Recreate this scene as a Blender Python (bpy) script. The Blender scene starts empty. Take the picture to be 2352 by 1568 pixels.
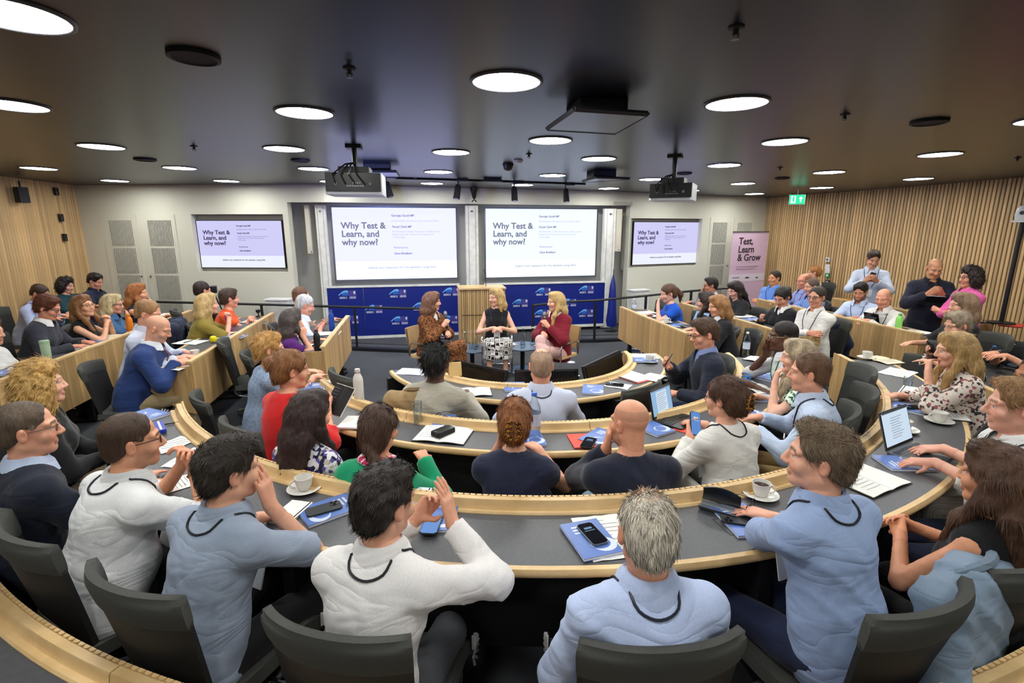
import bpy, bmesh, math, random
import numpy as np
from mathutils import Vector, Matrix
from mathutils.bvhtree import BVHTree
random.seed(7); rng = np.random.default_rng(7)
sc = bpy.context.scene
COL = sc.collection
PI = math.pi
# ------------------------------------------------------------------ camera, light, exposure
CAM = np.array([0., 0., 2.0])
FPX, PITCH, YAW = 1170., math.atan2(784 - 520, 1170.), math.radians(10)
cd = bpy.data.cameras.new('camera'); cam = bpy.data.objects.new('camera', cd); COL.objects.link(cam)
cam.location = CAM.tolist(); cam.rotation_euler = (PI / 2 - PITCH, 0, -YAW)
cd.sensor_width = 36; cd.lens = 36 * FPX / 2352; cd.clip_start = .05
sc.camera = cam
w = bpy.data.worlds.new('world'); sc.world = w; w.use_nodes = True
w.node_tree.nodes['Background'].inputs[0].default_value = (.9, .93, 1, 1)
w.node_tree.nodes['Background'].inputs[1].default_value = .12
sc.view_settings.view_transform = 'Standard'; sc.view_settings.look = 'None'
sc.view_settings.exposure = 0.0; sc.view_settings.gamma = 1; sc.view_settings.use_curve_mapping = False
LAMP = 56.0          # radiance of the round ceiling lamps
sc.cycles.max_bounces = 6; sc.cycles.diffuse_bounces = 3; sc.cycles.glossy_bounces = 3
sc.cycles.transmission_bounces = 6; sc.cycles.transparent_max_bounces = 8
sc.cycles.sample_clamp_indirect = 4; sc.cycles.caustics_reflective = False; sc.cycles.caustics_refractive = False
try:
    sc.cycles.use_denoising = True; sc.cycles.denoiser = 'OPENIMAGEDENOISE'
except Exception: pass
# measured pixels of the photograph -> points on the floor / desk / wall planes of the room
_fw = np.array([math.sin(YAW) * math.cos(PITCH), math.cos(YAW) * math.cos(PITCH), -math.sin(PITCH)])
_rt = np.array([math.cos(YAW), -math.sin(YAW), 0.]); _up = np.cross(_rt, _fw)
def ray(x, y): return _fw + _rt * (x - 1176) / FPX + _up * (784 - y) / FPX
def atz(x, y, z): r = ray(x, y); return CAM + r * (z - CAM[2]) / r[2]
def aty(x, y, Y): r = ray(x, y); return CAM + r * Y / r[1]
def atpl(x, y, p, n):
    r = ray(x, y); p = np.array(p, float); n = np.array(n, float)
    return CAM + r * ((p - CAM) @ n) / (r @ n)
HC, KY, KX = .79, .016, .005
def cz(X, Y): return 2.0 + HC * (1 - KY * Y - KX * X)          # the gently sloping ceiling
def atceil(x, y):
    r = ray(x, y); return CAM + r * HC / (r[2] + HC * (KY * r[1] + KX * r[0]))
# ------------------------------------------------------------------ materials
def srgb(*c):
    c = [v / 255 for v in c]
    return tuple(v / 12.92 if v <= .04045 else ((v + .055) / 1.055) ** 2.4 for v in c) + (1,)
class NT:
    def __init__(s, name):
        s.m = bpy.data.materials.new(name); s.m.use_nodes = True
        s.t = s.m.node_tree; s.n = s.t.nodes; s.b = s.n['Principled BSDF']
    def add(s, t, **kw):
        n = s.n.new(t)
        for k, v in kw.items(): setattr(n, k, v)
        return n
    def l(s, a, b): s.t.links.new(a, b)
    def coord(s, scale=(1, 1, 1), kind='Object', rot=(0, 0, 0)):
        tc = s.add('ShaderNodeTexCoord'); mp = s.add('ShaderNodeMapping')
        mp.inputs['Scale'].default_value = scale; mp.inputs['Rotation'].default_value = rot
        s.l(tc.outputs[kind], mp.inputs[0]); return mp.outputs[0]
    def noise(s, vec, scale, detail=4, rough=.5, dist=0):
        n = s.add('ShaderNodeTexNoise'); s.l(vec, n.inputs['Vector'])
        n.inputs['Scale'].default_value = scale; n.inputs['Detail'].default_value = detail
        n.inputs['Roughness'].default_value = rough; n.inputs['Distortion'].default_value = dist
        return n.outputs['Fac']
    def ramp(s, fac, stops):
        r = s.add('ShaderNodeValToRGB'); e = r.color_ramp.elements
        while len(e) < len(stops): e.new(.5)
        for q, (p, c) in zip(e, stops): q.position = p; q.color = c if len(c) == 4 else tuple(c) + (1,)
        s.l(fac, r.inputs[0]); return r.outputs[0]
    def mix(s, a, b, fac, mode='MIX'):
        m = s.add('ShaderNodeMix', data_type='RGBA', blend_type=mode)
        for v, i in ((a, 6), (b, 7), (fac, 0)):
            if hasattr(v, 'links') or hasattr(v, 'is_linked'): s.l(v, m.inputs[i])
            elif i == 0: m.inputs[0].default_value = v
            else: m.inputs[i].default_value = v
        return m.outputs[2]
    def bump(s, h, strength=.3, dist=.01):
        b = s.add('ShaderNodeBump'); b.inputs['Strength'].default_value = strength
        b.inputs['Distance'].default_value = dist; s.l(h, b.inputs['Height']); s.l(b.outputs[0], s.b.inputs['Normal'])
    def col(s, c):
        if hasattr(c, 'is_linked'): s.l(c, s.b.inputs['Base Color'])
        else: s.b.inputs['Base Color'].default_value = c
    def set(s, **kw):
        for k, v in kw.items(): s.b.inputs[{'rough': 'Roughness', 'metal': 'Metallic', 'spec': 'Specular IOR Level', 'trans': 'Transmission Weight', 'coat': 'Coat Weight', 'sheen': 'Sheen Weight', 'ior': 'IOR', 'alpha': 'Alpha'}[k]].default_value = v
        return s.m
M = {}
def plain(name, c, rough=.5, metal=0, spec=.5, nz=0):
    t = NT(name)
    if nz:
        n = t.noise(t.coord(), nz, 3); t.col(t.ramp(n, [(.3, tuple(v * .88 for v in c[:3])), (.7, tuple(min(1, v * 1.1) for v in c[:3]))])); t.bump(n, .08, .002)
    else: t.col(c)
    M[name] = t.set(rough=rough, metal=metal, spec=spec); return M[name]
def emis(name, c, strength):
    t = NT(name); t.col((0, 0, 0, 1)); t.b.inputs['Emission Color'].default_value = c
    t.b.inputs['Emission Strength'].default_value = strength; M[name] = t.set(rough=.6); return M[name]
def wood(name, a, b, scale, rough=.45, varobj=.25, bump=.1):
    t = NT(name); v = t.coord(scale)
    n = t.noise(v, 1.6, 6, .6, .6)
    n2 = t.noise(v, .35, 2)
    c = t.ramp(n, [(.28, a), (.72, b)])
    c = t.mix(c, t.ramp(n2, [(.3, (.78, .74, .68)), (.7, (1.1, 1.1, 1.1))]), .6, 'MULTIPLY')
    oi = t.add('ShaderNodeObjectInfo')
    rr = t.ramp(oi.outputs['Random'], [(0, (1 - varobj,) * 3), (1, (1 + varobj * .6,) * 3)])
    t.col(t.mix(c, rr, 1.0, 'MULTIPLY')); t.bump(n, bump, .002)
    M[name] = t.set(rough=rough); return M[name]
wood('oak_panel', srgb(176, 138, 88), srgb(214, 178, 124), (16, 16, 1.0))
wood('oak_wall', srgb(200, 162, 110), srgb(232, 198, 146), (14, 14, .8), varobj=.26)
wood('oak_edge', srgb(206, 170, 116), srgb(232, 200, 148), (3, 3, 3), varobj=.08)
wood('oak_slat', srgb(196, 158, 100), srgb(226, 190, 132), (20, 20, 1.5), varobj=.35)
plain('backing_dark', srgb(112, 88, 60), .8)
plain('laminate', srgb(76, 76, 79), .42, nz=60)
plain('black_steel', srgb(22, 22, 24), .45, nz=30)
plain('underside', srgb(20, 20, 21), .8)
plain('chrome', srgb(205, 205, 208), .18, 1)
plain('white_paint', srgb(222, 221, 214), .5, nz=8)
plain('white_plastic', srgb(225, 225, 225), .35)
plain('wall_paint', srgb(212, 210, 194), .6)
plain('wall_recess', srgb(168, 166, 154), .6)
plain('grille_dark', srgb(66, 62, 58), .7)
plain('black_plastic', srgb(20, 20, 22), .35)
plain('black_matte', srgb(14, 14, 16), .8)
plain('screen_off', srgb(10, 11, 14), .12)
plain('steel_grey', srgb(120, 124, 130), .35, .7)
plain('porcelain', srgb(232, 229, 222), .15)
plain('coffee', srgb(52, 30, 18), .1)
plain('projector_white', srgb(190, 192, 200), .4)
def floor_mat():
    t = NT('carpet'); v = t.coord()
    n = t.noise(v, 180, 2); n2 = t.noise(v, 1.2, 3)
    t.col(t.mix(t.ramp(n, [(.3, srgb(60, 62, 66)), (.7, srgb(84, 86, 90))]), t.ramp(n2, [(.3, (.85,) * 3), (.7, (1.1,) * 3)]), 1.0, 'MULTIPLY'))
    t.bump(n, .4, .004); M['carpet'] = t.set(rough=.95, spec=.1)
floor_mat()
def ceil_mat():
    t = NT('ceiling_paint'); v = t.coord(); n = t.noise(v, 3, 4)
    t.col(t.ramp(n, [(.3, srgb(16, 18, 26)), (.7, srgb(20, 22, 31))]))
    M['ceiling_paint'] = t.set(rough=.3, spec=.36); t.b.inputs['Specular Tint'].default_value = (.68, .8, 1, 1)
ceil_mat()
def glass_mat():
    t = NT('clear_glass'); tr = t.add('ShaderNodeBsdfTransparent'); tr.inputs[0].default_value = (.9, .94, .96, 1)
    gl = t.add('ShaderNodeBsdfGlossy'); gl.inputs['Roughness'].default_value = .05; lw = t.add('ShaderNodeLayerWeight'); lw.inputs[0].default_value = .35
    mx = t.add('ShaderNodeMixShader'); t.l(lw.outputs['Facing'], mx.inputs[0]); t.l(tr.outputs[0], mx.inputs[1]); t.l(gl.outputs[0], mx.inputs[2])
    t.l(mx.outputs[0], t.n['Material Output'].inputs[0]); M['clear_glass'] = t.m
glass_mat()
def objcol(name, rough, bump=None, sheen=0, spec=.3, wr=0):
    """a cloth or plastic whose colour is the object's own colour"""
    t = NT(name); oi = t.add('ShaderNodeObjectInfo'); v = t.coord()
    c = oi.outputs['Color']
    n = t.noise(v, 260, 2)
    c = t.mix(c, t.ramp(n, [(.3, (.86,) * 3), (.7, (1.08,) * 3)]), .7, 'MULTIPLY'); t.col(c)
    if wr:
        w1 = t.noise(t.coord((.7, .7, 2.3)), 5.0, 2, .4, .8)
        rg = t.add('ShaderNodeMath', operation='ABSOLUTE'); sb = t.add('ShaderNodeMath', operation='SUBTRACT')
        sb.inputs[1].default_value = .5; t.l(w1, sb.inputs[0]); t.l(sb.outputs[0], rg.inputs[0])
        pw = t.add('ShaderNodeMath', operation='POWER'); pw.inputs[1].default_value = .7; t.l(rg.outputs[0], pw.inputs[0])
        t.bump(pw.outputs[0], wr, .05)
    elif bump: t.bump(n, bump, .003)
    M[name] = t.set(rough=rough, sheen=sheen, spec=spec)
objcol('cloth', .85, wr=.26, sheen=.1)
objcol('wool', .95, bump=.3, sheen=.2)
objcol('satin', .4, bump=.05)
objcol('gloss', .25)
objcol('paper', .7, bump=.03)
def skin_mat():
    t = NT('skin'); a = t.add('ShaderNodeVertexColor', layer_name='Col'); v = t.coord()
    n = t.noise(v, 40, 4)
    t.col(t.mix(a.outputs[0], t.ramp(n, [(.3, (.92, .9, .9)), (.7, (1.06, 1.04, 1.04))]), .8, 'MULTIPLY'))
    t.bump(t.noise(v, 300, 2), .08, .002)
    t.b.inputs['Subsurface Weight'].default_value = .0
    M['skin'] = t.set(rough=.48, spec=.4)
skin_mat()
def hair_mat():
    t = NT('hair'); oi = t.add('ShaderNodeObjectInfo')
    n = t.noise(t.coord((150, 150, 14)), 1, 3, .6, .4); n2 = t.noise(t.coord((26, 26, 5)), 1, 3)
    c = t.mix(oi.outputs['Color'], t.ramp(n, [(.25, (.5,) * 3), (.75, (1.4,) * 3)]), .85, 'MULTIPLY')
    c = t.mix(c, t.ramp(n2, [(.3, (.65,) * 3), (.7, (1.3,) * 3)]), .8, 'MULTIPLY')
    t.col(c); t.bump(n, .6, .006); M['hair'] = t.set(rough=.5, spec=.35)
hair_mat()
def eye_mat():
    t = NT('eyeball'); v = t.coord(); sx = t.add('ShaderNodeSeparateXYZ'); t.l(v, sx.inputs[0])
    t.col(t.ramp(sx.outputs[1], [(.0, (.8, .78, .76)), (.0100, (.8, .78, .76)), (.0108, (.12, .08, .05)), (.0118, (.01, .01, .01))]))
    M['eyeball'] = t.set(rough=.1)
eye_mat()
def pattern(name, cols, scale, kind='voronoi', thr=None, stretch=(1, 1, 1)):
    t = NT(name); v = t.coord(stretch)
    if kind == 'voronoi':
        n = t.add('ShaderNodeTexVoronoi'); n.inputs['Scale'].default_value = scale; t.l(v, n.inputs['Vector'])
        s = t.add('ShaderNodeSeparateColor'); t.l(n.outputs['Color'], s.inputs[0]); f = s.outputs[0]
    elif kind == 'noise': f = t.noise(v, scale, 3, .6, .5)
    elif kind == 'stripe':
        n = t.add('ShaderNodeTexWave'); n.inputs['Scale'].default_value = scale; n.inputs['Distortion'].default_value = .3; t.l(v, n.inputs['Vector']); f = n.outputs['Fac']
    elif kind == 'maze':      # square cells that each carry bars turned one way or the other
        n = t.add('ShaderNodeTexVoronoi', distance='CHEBYCHEV'); n.inputs['Scale'].default_value = scale; n.inputs['Randomness'].default_value = .35; t.l(v, n.inputs['Vector'])
        m = t.add('ShaderNodeMath', operation='MULTIPLY'); m.inputs[1].default_value = 26; t.l(n.outputs['Distance'], m.inputs[0])
        q = t.add('ShaderNodeMath', operation='SINE'); t.l(m.outputs[0], q.inputs[0])
        h = t.add('ShaderNodeMath', operation='MULTIPLY_ADD'); h.inputs[1].default_value = .5; h.inputs[2].default_value = .5; t.l(q.outputs[0], h.inputs[0]); f = h.outputs[0]
    r = t.add('ShaderNodeValToRGB'); r.color_ramp.interpolation = 'CONSTANT' if kind != 'stripe' else 'LINEAR'
    e = r.color_ramp.elements
    while len(e) < len(cols): e.new(.5)
    for q, (p, c) in zip(e, cols): q.position = p; q.color = c
    t.l(f, r.inputs[0]); t.col(r.outputs[0]); M[name] = t.set(rough=.85, spec=.2)
pattern('floral', [(0, srgb(226, 214, 202)), (.52, srgb(110, 88, 84)), (.66, srgb(232, 220, 210)), (.82, srgb(168, 96, 98)), (.9, srgb(70, 62, 62))], 62)
pattern('floral_violet', [(0, srgb(228, 224, 230)), (.45, srgb(96, 84, 150)), (.65, srgb(40, 38, 70)), (.85, srgb(190, 180, 170))], 55)
pattern('leopard', [(0, srgb(120, 74, 40)), (.5, srgb(62, 38, 22)), (.78, srgb(150, 96, 54))], 75)
pattern('maze_print', [(0, srgb(232, 226, 216)), (.52, srgb(34, 30, 32))], 17, 'maze')
pattern('zebra_print', [(0, srgb(225, 220, 214)), (.5, srgb(34, 32, 34))], 20, 'noise')
pattern('fine_stripe', [(0, srgb(188, 194, 216)), (.5, srgb(206, 211, 228)), (1, srgb(186, 192, 214))], 34, 'stripe')
pattern('blue_weave', [(0, srgb(120, 140, 172)), (.45, srgb(150, 168, 194)), (.62, srgb(108, 128, 162))], 70, 'noise')
pattern('green_leaf', [(0, srgb(226, 230, 218)), (.55, srgb(64, 128, 84)), (.75, srgb(40, 92, 60))], 60)
pattern('pale_stripe', [(0, srgb(222, 214, 204)), (.62, srgb(222, 214, 204)), (.66, srgb(120, 112, 106)), (1, srgb(225, 218, 208))], 18, 'stripe')
pattern('pink_scarf', [(0, srgb(230, 222, 222)), (.5, srgb(206, 50, 96))], 40, 'noise')
pattern('tortoise', [(0, srgb(62, 36, 18)), (.5, srgb(176, 118, 48)), (.7, srgb(40, 24, 14))], 70, 'noise')
# ------------------------------------------------------------------ mesh helpers
class MB:
    def __init__(s): s.v = []; s.f = []; s.mi = []
    def raw(s, v, f, mi=0):
        o = len(s.v); s.v += [tuple(map(float, q)) for q in v]; s.f += [tuple(i + o for i in q) for q in f]; s.mi += [mi] * len(f); return s
    def box(s, c, d, rot=None, mi=0, bev=0):
        x, y, z = [q / 2 for q in d]; c = np.array(c, float)
        if bev:
            b = min(bev, x * .9, y * .9)
            o = [(x - b, y), (x, y - b), (x, -y + b), (x - b, -y), (-x + b, -y), (-x, -y + b), (-x, y - b), (-x + b, y)][::-1]
            vs = [(p[0], p[1], -z) for p in o] + [(p[0], p[1], z) for p in o]
            fs = [tuple(range(8))[::-1], tuple(range(8, 16))] + [(i, (i + 1) % 8, (i + 1) % 8 + 8, i + 8) for i in range(8)]
        else:
            vs = [(-x, -y, -z), (x, -y, -z), (x, y, -z), (-x, y, -z), (-x, -y, z), (x, -y, z), (x, y, z), (-x, y, z)]
            fs = [(3, 2, 1, 0), (4, 5, 6, 7), (0, 1, 5, 4), (1, 2, 6, 5), (2, 3, 7, 6), (3, 0, 4, 7)]
        vs = np.array(vs)
        if rot is not None: vs = vs @ np.array(rot).T
        return s.raw(vs + c, fs, mi)
    def tube(s, pts, r, n=8, mi=0, cap=True, closed=False):
        pts = [np.array(p, float) for p in pts]; k = len(pts)
        rs = r if hasattr(r, '__len__') else [r] * k
        up = None; vs = []
        for i, p in enumerate(pts):
            a = pts[(i - 1) % k] if (i or closed) else p; b = pts[(i + 1) % k] if (i < k - 1 or closed) else p
            t = b - a; t /= np.linalg.norm(t) + 1e-12
            if up is None: up = np.cross(t, [0, 0, 1.]) if abs(t[2]) < .9 else np.cross(t, [1., 0, 0])
            u = up - t * (up @ t); u /= np.linalg.norm(u) + 1e-12; v = np.cross(t, u); up = u
            vs += [p + rs[i] * (math.cos(2 * PI * j / n) * u + math.sin(2 * PI * j / n) * v) for j in range(n)]
        fs = []
        for i in range(k if closed else k - 1):
            for j in range(n):
                i2 = (i + 1) % k; fs.append((i * n + j, i * n + (j + 1) % n, i2 * n + (j + 1) % n, i2 * n + j))
        if cap and not closed: fs += [tuple(range(n))[::-1], tuple(range((k - 1) * n, k * n))]
        return s.raw(vs, fs, mi)
    def lathe(s, prof, n=20, c=(0, 0, 0), mi=0, cap=True):
        vs = [(c[0] + r * math.cos(2 * PI * j / n), c[1] + r * math.sin(2 * PI * j / n), c[2] + z) for r, z in prof for j in range(n)]
        fs = [(i * n + j, i * n + (j + 1) % n, (i + 1) * n + (j + 1) % n, (i + 1) * n + j) for i in range(len(prof) - 1) for j in range(n)]
        if cap: fs += [tuple(range(n))[::-1], tuple(range((len(prof) - 1) * n, len(prof) * n))]
        return s.raw(vs, fs, mi)
    def prism(s, poly, z0, z1, mi=0):
        n = len(poly); vs = [(p[0], p[1], z0) for p in poly] + [(p[0], p[1], z1) for p in poly]
        return s.raw(vs, [tuple(range(n))[::-1], tuple(range(n, 2 * n))] + [(i, (i + 1) % n, (i + 1) % n + n, i + n) for i in range(n)], mi)
    def sheet(s, P, th, mi=0):
        """grid of points (nu,nv,3) given a thickness along its normals"""
        P = np.array(P, float); nu, nv = P.shape[:2]
        du = np.gradient(P, axis=0); dv = np.gradient(P, axis=1); N = np.cross(du, dv); N /= np.linalg.norm(N, axis=2, keepdims=True) + 1e-12
        th = np.array(th); th = th[..., None] if th.ndim == 2 else th
        A = P + N * th / 2; B = P - N * th / 2
        vs = np.concatenate([A.reshape(-1, 3), B.reshape(-1, 3)]); o = nu * nv; fs = []
        q = lambda i, j: i * nv + j
        for i in range(nu - 1):
            for j in range(nv - 1):
                fs.append((q(i, j), q(i + 1, j), q(i + 1, j + 1), q(i, j + 1))); fs.append((o + q(i, j), o + q(i, j + 1), o + q(i + 1, j + 1), o + q(i + 1, j)))
        for i in range(nu - 1):
            fs.append((q(i, 0), o + q(i, 0), o + q(i + 1, 0), q(i + 1, 0))); fs.append((q(i, nv - 1), q(i + 1, nv - 1), o + q(i + 1, nv - 1), o + q(i, nv - 1)))
        for j in range(nv - 1):
            fs.append((q(0, j), q(0, j + 1), o + q(0, j + 1), o + q(0, j))); fs.append((q(nu - 1, j), o + q(nu - 1, j), o + q(nu - 1, j + 1), q(nu - 1, j + 1)))
        return s.raw(vs, fs, mi)
    def spline(s, pts, r, n=8, k=5, mi=0):
        P = [np.array(p, float) for p in pts]; P = [2 * P[0] - P[1]] + P + [2 * P[-1] - P[-2]]; out = []
        for i in range(1, len(P) - 2):
            for j in range(k):
                t = j / k; a, b, c, d = P[i - 1:i + 3]; out.append(.5 * (2 * b + (c - a) * t + (2 * a - 5 * b + 4 * c - d) * t * t + (3 * b - a - 3 * c + d) * t ** 3))
        return s.tube(out + [P[-2]], r, n, mi)
    def rings(s, n):
        """the centre line of a tube of n-sided rings"""
        V = np.array(s.v).reshape(-1, n, 3); return V.mean(1)
    def mesh(s, name, mats, smooth=False, auto=None):
        me = bpy.data.meshes.new(name); me.from_pydata(s.v, [], s.f)
        for m in (mats if isinstance(mats, (list, tuple)) else [mats]): me.materials.append(M[m] if isinstance(m, str) else m)
        if any(s.mi): me.polygons.foreach_set('material_index', s.mi)
        if smooth:
            me.polygons.foreach_set('use_smooth', [True] * len(me.polygons))
            if auto: me.set_sharp_from_angle(angle=math.radians(auto))
        me.update(); return me
    def build(s, name, mats, parent=None, loc=None, rz=0, smooth=False, color=None, kind=None, auto=40):
        return link(name, s.mesh(name, mats, smooth, auto), parent, loc, rz, color, kind)
def link(name, me, parent=None, loc=None, rz=0, color=None, kind=None):
    o = bpy.data.objects.new(name, me); COL.objects.link(o)
    if parent: o.parent = parent
    if loc is not None: o.location = [float(q) for q in loc]
    if rz: o.rotation_euler[2] = rz
    if color: o.color = color
    if kind: o['kind'] = kind
    return o
def tag(o, label, cat, group=None):
    o['label'] = label; o['category'] = cat
    if group: o['group'] = group
    return o
def thing(name, label, cat, loc=(0, 0, 0), rz=0, group=None):
    o = bpy.data.objects.new(name, None); COL.objects.link(o); o.empty_display_size = .1
    o.location = [float(q) for q in loc]; o.rotation_euler[2] = rz
    return tag(o, label, cat, group)
def rotz(a): c, s = math.cos(a), math.sin(a); return np.array([[c, -s, 0], [s, c, 0], [0, 0, 1.]])
def rotx(a): c, s = math.cos(a), math.sin(a); return np.array([[1, 0, 0], [0, c, -s], [0, s, c.real]])
def roty(a): c, s = math.cos(a), math.sin(a); return np.array([[c, 0, s], [0, 1, 0], [-s, 0, c]])
def text_mesh(txt, size, mat, parent, loc, rot, bold=0, name='lettering', align='LEFT', spacing=1.0, ls=1.0):
    cu = bpy.data.curves.new(name, 'FONT'); cu.body = txt; cu.size = size; cu.align_x = align; cu.offset = bold
    cu.space_character = spacing; cu.space_line = ls; cu.resolution_u = 3; cu.extrude = .0015
    ob = bpy.data.objects.new(name, cu); COL.objects.link(ob)
    dg = bpy.context.evaluated_depsgraph_get(); me = bpy.data.meshes.new_from_object(ob.evaluated_get(dg))
    bpy.data.objects.remove(ob); me.name = name; me.materials.clear(); me.materials.append(M[mat])
    o = link(name, me, parent, loc); o.rotation_euler = rot; return o
# ------------------------------------------------------------------ the room
def struct(name, mb, mats, smooth=False, kind='structure', auto=None):
    o = mb.build(name, mats, smooth=smooth, auto=auto); o['kind'] = kind; return o
WALL_L = [(-5.76, 10.18), (-5.85, 9.25), (-5.87, 8.7), (-5.9, 5), (-5.9, -3)]
WALL_R = [(7.7, 10.65), (7.8, 9.94), (8.08, 8.83), (8.27, 7.67), (8.44, 6.17), (8.6, 3), (8.7, -3)]
PB, PC = np.array([-1.55, 9.22]), np.array([3.62, 9.68])
f_ = MB(); f_.raw([(-6.2, -3.1, 0), (9, -3.1, 0), (9, 11.2, 0), (-6.2, 11.2, 0), (-6.2, -3.1, -.1), (9, -3.1, -.1), (9, 11.2, -.1), (-6.2, 11.2, -.1)], [(0, 1, 2, 3), (7, 6, 5, 4), (0, 4, 5, 1), (1, 5, 6, 2), (2, 6, 7, 3), (3, 7, 4, 0)])
struct('floor', f_, 'carpet')
c_ = MB(); q = [(-6.3, -3.1), (9, -3.1), (9, 11.3), (-6.3, 11.3)]
c_.raw([(x, y, cz(x, y)) for x, y in q] + [(x, y, cz(x, y) + .15) for x, y in q], [(3, 2, 1, 0), (4, 5, 6, 7), (0, 1, 5, 4), (1, 2, 6, 5), (2, 3, 7, 6), (3, 0, 4, 7)])
ceiling = struct('ceiling', c_, 'ceiling_paint')
class Facet:
    """a vertical wall plane from P0 to P1; n points into the room"""
    def __init__(s, P0, P1):
        s.P0 = np.array([P0[0], P0[1], 0.]); d = np.array([P1[0] - P0[0], P1[1] - P0[1], 0.]); s.L = np.linalg.norm(d)
        s.e = d / s.L; s.n = np.array([s.e[1], -s.e[0], 0.]); s.rz = math.atan2(s.e[1], s.e[0])
        s.R = np.stack([s.e, -s.n, [0, 0, 1]], 1)
    def pt(s, u, z, d=0): return s.P0 + s.e * u + s.n * d + np.array([0, 0, z])
    def uv(s, x, y, d=0):
        P = atpl(x, y, s.P0 + s.n * d, s.n); return float((P - s.P0) @ s.e), float(P[2])
    def box(s, mb, u0, u1, z0, z1, d0, d1, mi=0):
        return mb.box(s.pt((u0 + u1) / 2, (z0 + z1) / 2, (d0 + d1) / 2), (u1 - u0, abs(d1 - d0), z1 - z0), s.R, mi)
    def wall(s, mb, u0, u1, z0, z1, holes, th=.14):
        us = sorted({u0, u1, *[h[0] for h in holes], *[h[1] for h in holes]}); zs = sorted({z0, z1, *[h[2] for h in holes], *[h[3] for h in holes]})
        for a, b in zip(us, us[1:]):
            for c, d in zip(zs, zs[1:]):
                m, n = (a + b) / 2, (c + d) / 2
                if not any(h[0] < m < h[1] and h[2] < n < h[3] for h in holes): s.box(mb, a, b, c, d, -th, 0)
FL = Facet(WALL_L[0], PB); FC = Facet(PB, PC); FR = Facet(PC, WALL_R[0])
def hole(F, x0, y0, x1, y1): a = F.uv(x0, y0); b = F.uv(x1, y1); return (a[0], b[0], b[1], a[1])
nl = FL.uv(672, 600)[0]; nr = FR.uv(1442, 600)[0]; ZT = 2.86
hz = FC.uv(1085, 468)[1]
tvl = hole(FL, 438, 492, 662, 625); tvr = hole(FR, 1449, 501, 1605, 609)
wb = MB(); FL.wall(wb, 0, nl, 0, ZT, [tvl]); FR.wall(wb, nr, FR.L, 0, ZT, [tvr])
FL.box(wb, nl, FL.L, hz, ZT, -.14, 0); FC.box(wb, 0, FC.L, hz, ZT, -.14, 0); FR.box(wb, 0, nr, hz, ZT, -.14, 0)
struct('wall_back', wb, 'wall_paint')
N0, N1 = FL.pt(nl, 0), FR.pt(nr, 0)
NB = Facet((N0[0] - .05, 9.86), (N1[0] + .05, 10.1))
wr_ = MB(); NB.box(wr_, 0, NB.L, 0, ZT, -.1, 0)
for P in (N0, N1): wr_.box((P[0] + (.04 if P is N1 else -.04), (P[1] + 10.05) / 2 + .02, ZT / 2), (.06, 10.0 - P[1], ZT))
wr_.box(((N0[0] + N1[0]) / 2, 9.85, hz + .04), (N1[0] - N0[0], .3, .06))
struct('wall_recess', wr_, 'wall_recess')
for F, h in ((FL, tvl), (FR, tvr)):
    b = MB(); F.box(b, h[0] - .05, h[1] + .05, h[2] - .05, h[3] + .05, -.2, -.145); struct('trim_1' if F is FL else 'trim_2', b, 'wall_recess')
def slat_wall(name, pts, pitch, mat, y_from, depth=.024, wd=.043, phase=0):
    base = MB()
    for (x0, y0), (x1, y1) in zip(pts, pts[1:]):
        s = -1 if name.endswith('left') else 1; a = np.array([x0, y0]); b = np.array([x1, y1])
        base.prism([a, b, b + [s * .15, 0], a + [s * .15, 0]] if s < 0 else [a, a + [s * .15, 0], b + [s * .15, 0], b], 0, ZT)
    root = struct(name, base, 'backing_dark')
    me = MB().box((0, 0, 1.43), (depth, wd, 2.86), bev=.006).mesh('slat', mat)
    P = np.array(pts); seg = np.hypot(*np.diff(P, axis=0).T); cum = np.r_[0, np.cumsum(seg)]
    for k in range(int(cum[-1] / pitch)):
        t = (k + .5) * pitch; X = np.interp(t, cum, P[:, 0]); Y = np.interp(t, cum, P[:, 1])
        if Y < y_from: break
        i = min(np.searchsorted(cum, t) - 1, len(seg) - 1); d = P[i + 1] - P[i]
        link('slat', me, root, (X, Y, 0), math.atan2(-d[0], d[1]))
    return root
slat_wall('wall_left', WALL_L, .056, 'oak_wall', 3.5, .02, .051)
slat_wall('wall_right', WALL_R, .056, 'oak_wall', 2.5)
b = MB(); b.box((1.35, -3.05, 1.5), (15, .1, 3.1)); struct('wall_rear', b, 'wall_paint')
# vented double doors in the back wall
def vent_door(name, F, leaves, zt):
    root = None
    for (x0, x1, g0, g1) in leaves:
        u0, u1 = F.uv(x0, 560)[0], F.uv(x1, 560)[0]
        lf = MB(); F.box(lf, u0, u1, .02, zt, 0, .012)
        if root is None: root = struct(name, lf, 'wall_paint')
        else: lf.build('door_leaf', 'wall_paint', root)
        k0, k1 = F.uv(g0, 560)[0], F.uv(g1, 560)[0]
        zz = np.linspace(.25, zt - .08, 5)
        for a, c in zip(zz, zz[1:]):
            g = MB(); F.box(g, k0, k1, a + .02, c - .02, .012, .014, 1)
            n = max(6, int((k1 - k0) / .026))
            for i in range(n):
                m = k0 + (i + .5) * (k1 - k0) / n; F.box(g, m - .0055, m + .0055, a + .02, c - .02, .014, .022, 0)
            g.build('vent_grille', ['wall_paint', 'grille_dark'], root, kind='stuff')
        kn = MB(); kn.tube([F.pt(u1 - .05 if x0 < 300 or 1600 < x0 < 1680 else u0 + .05, 1.15, .012), F.pt(u1 - .05 if x0 < 300 or 1600 < x0 < 1680 else u0 + .05, 1.15, .03)], .014, 8); kn.build('lock', 'steel_grey', root)
vent_door('door_1', FL, [(243, 322, 258, 310), (330, 410, 346, 400)], FL.uv(325, 492)[1])
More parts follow.
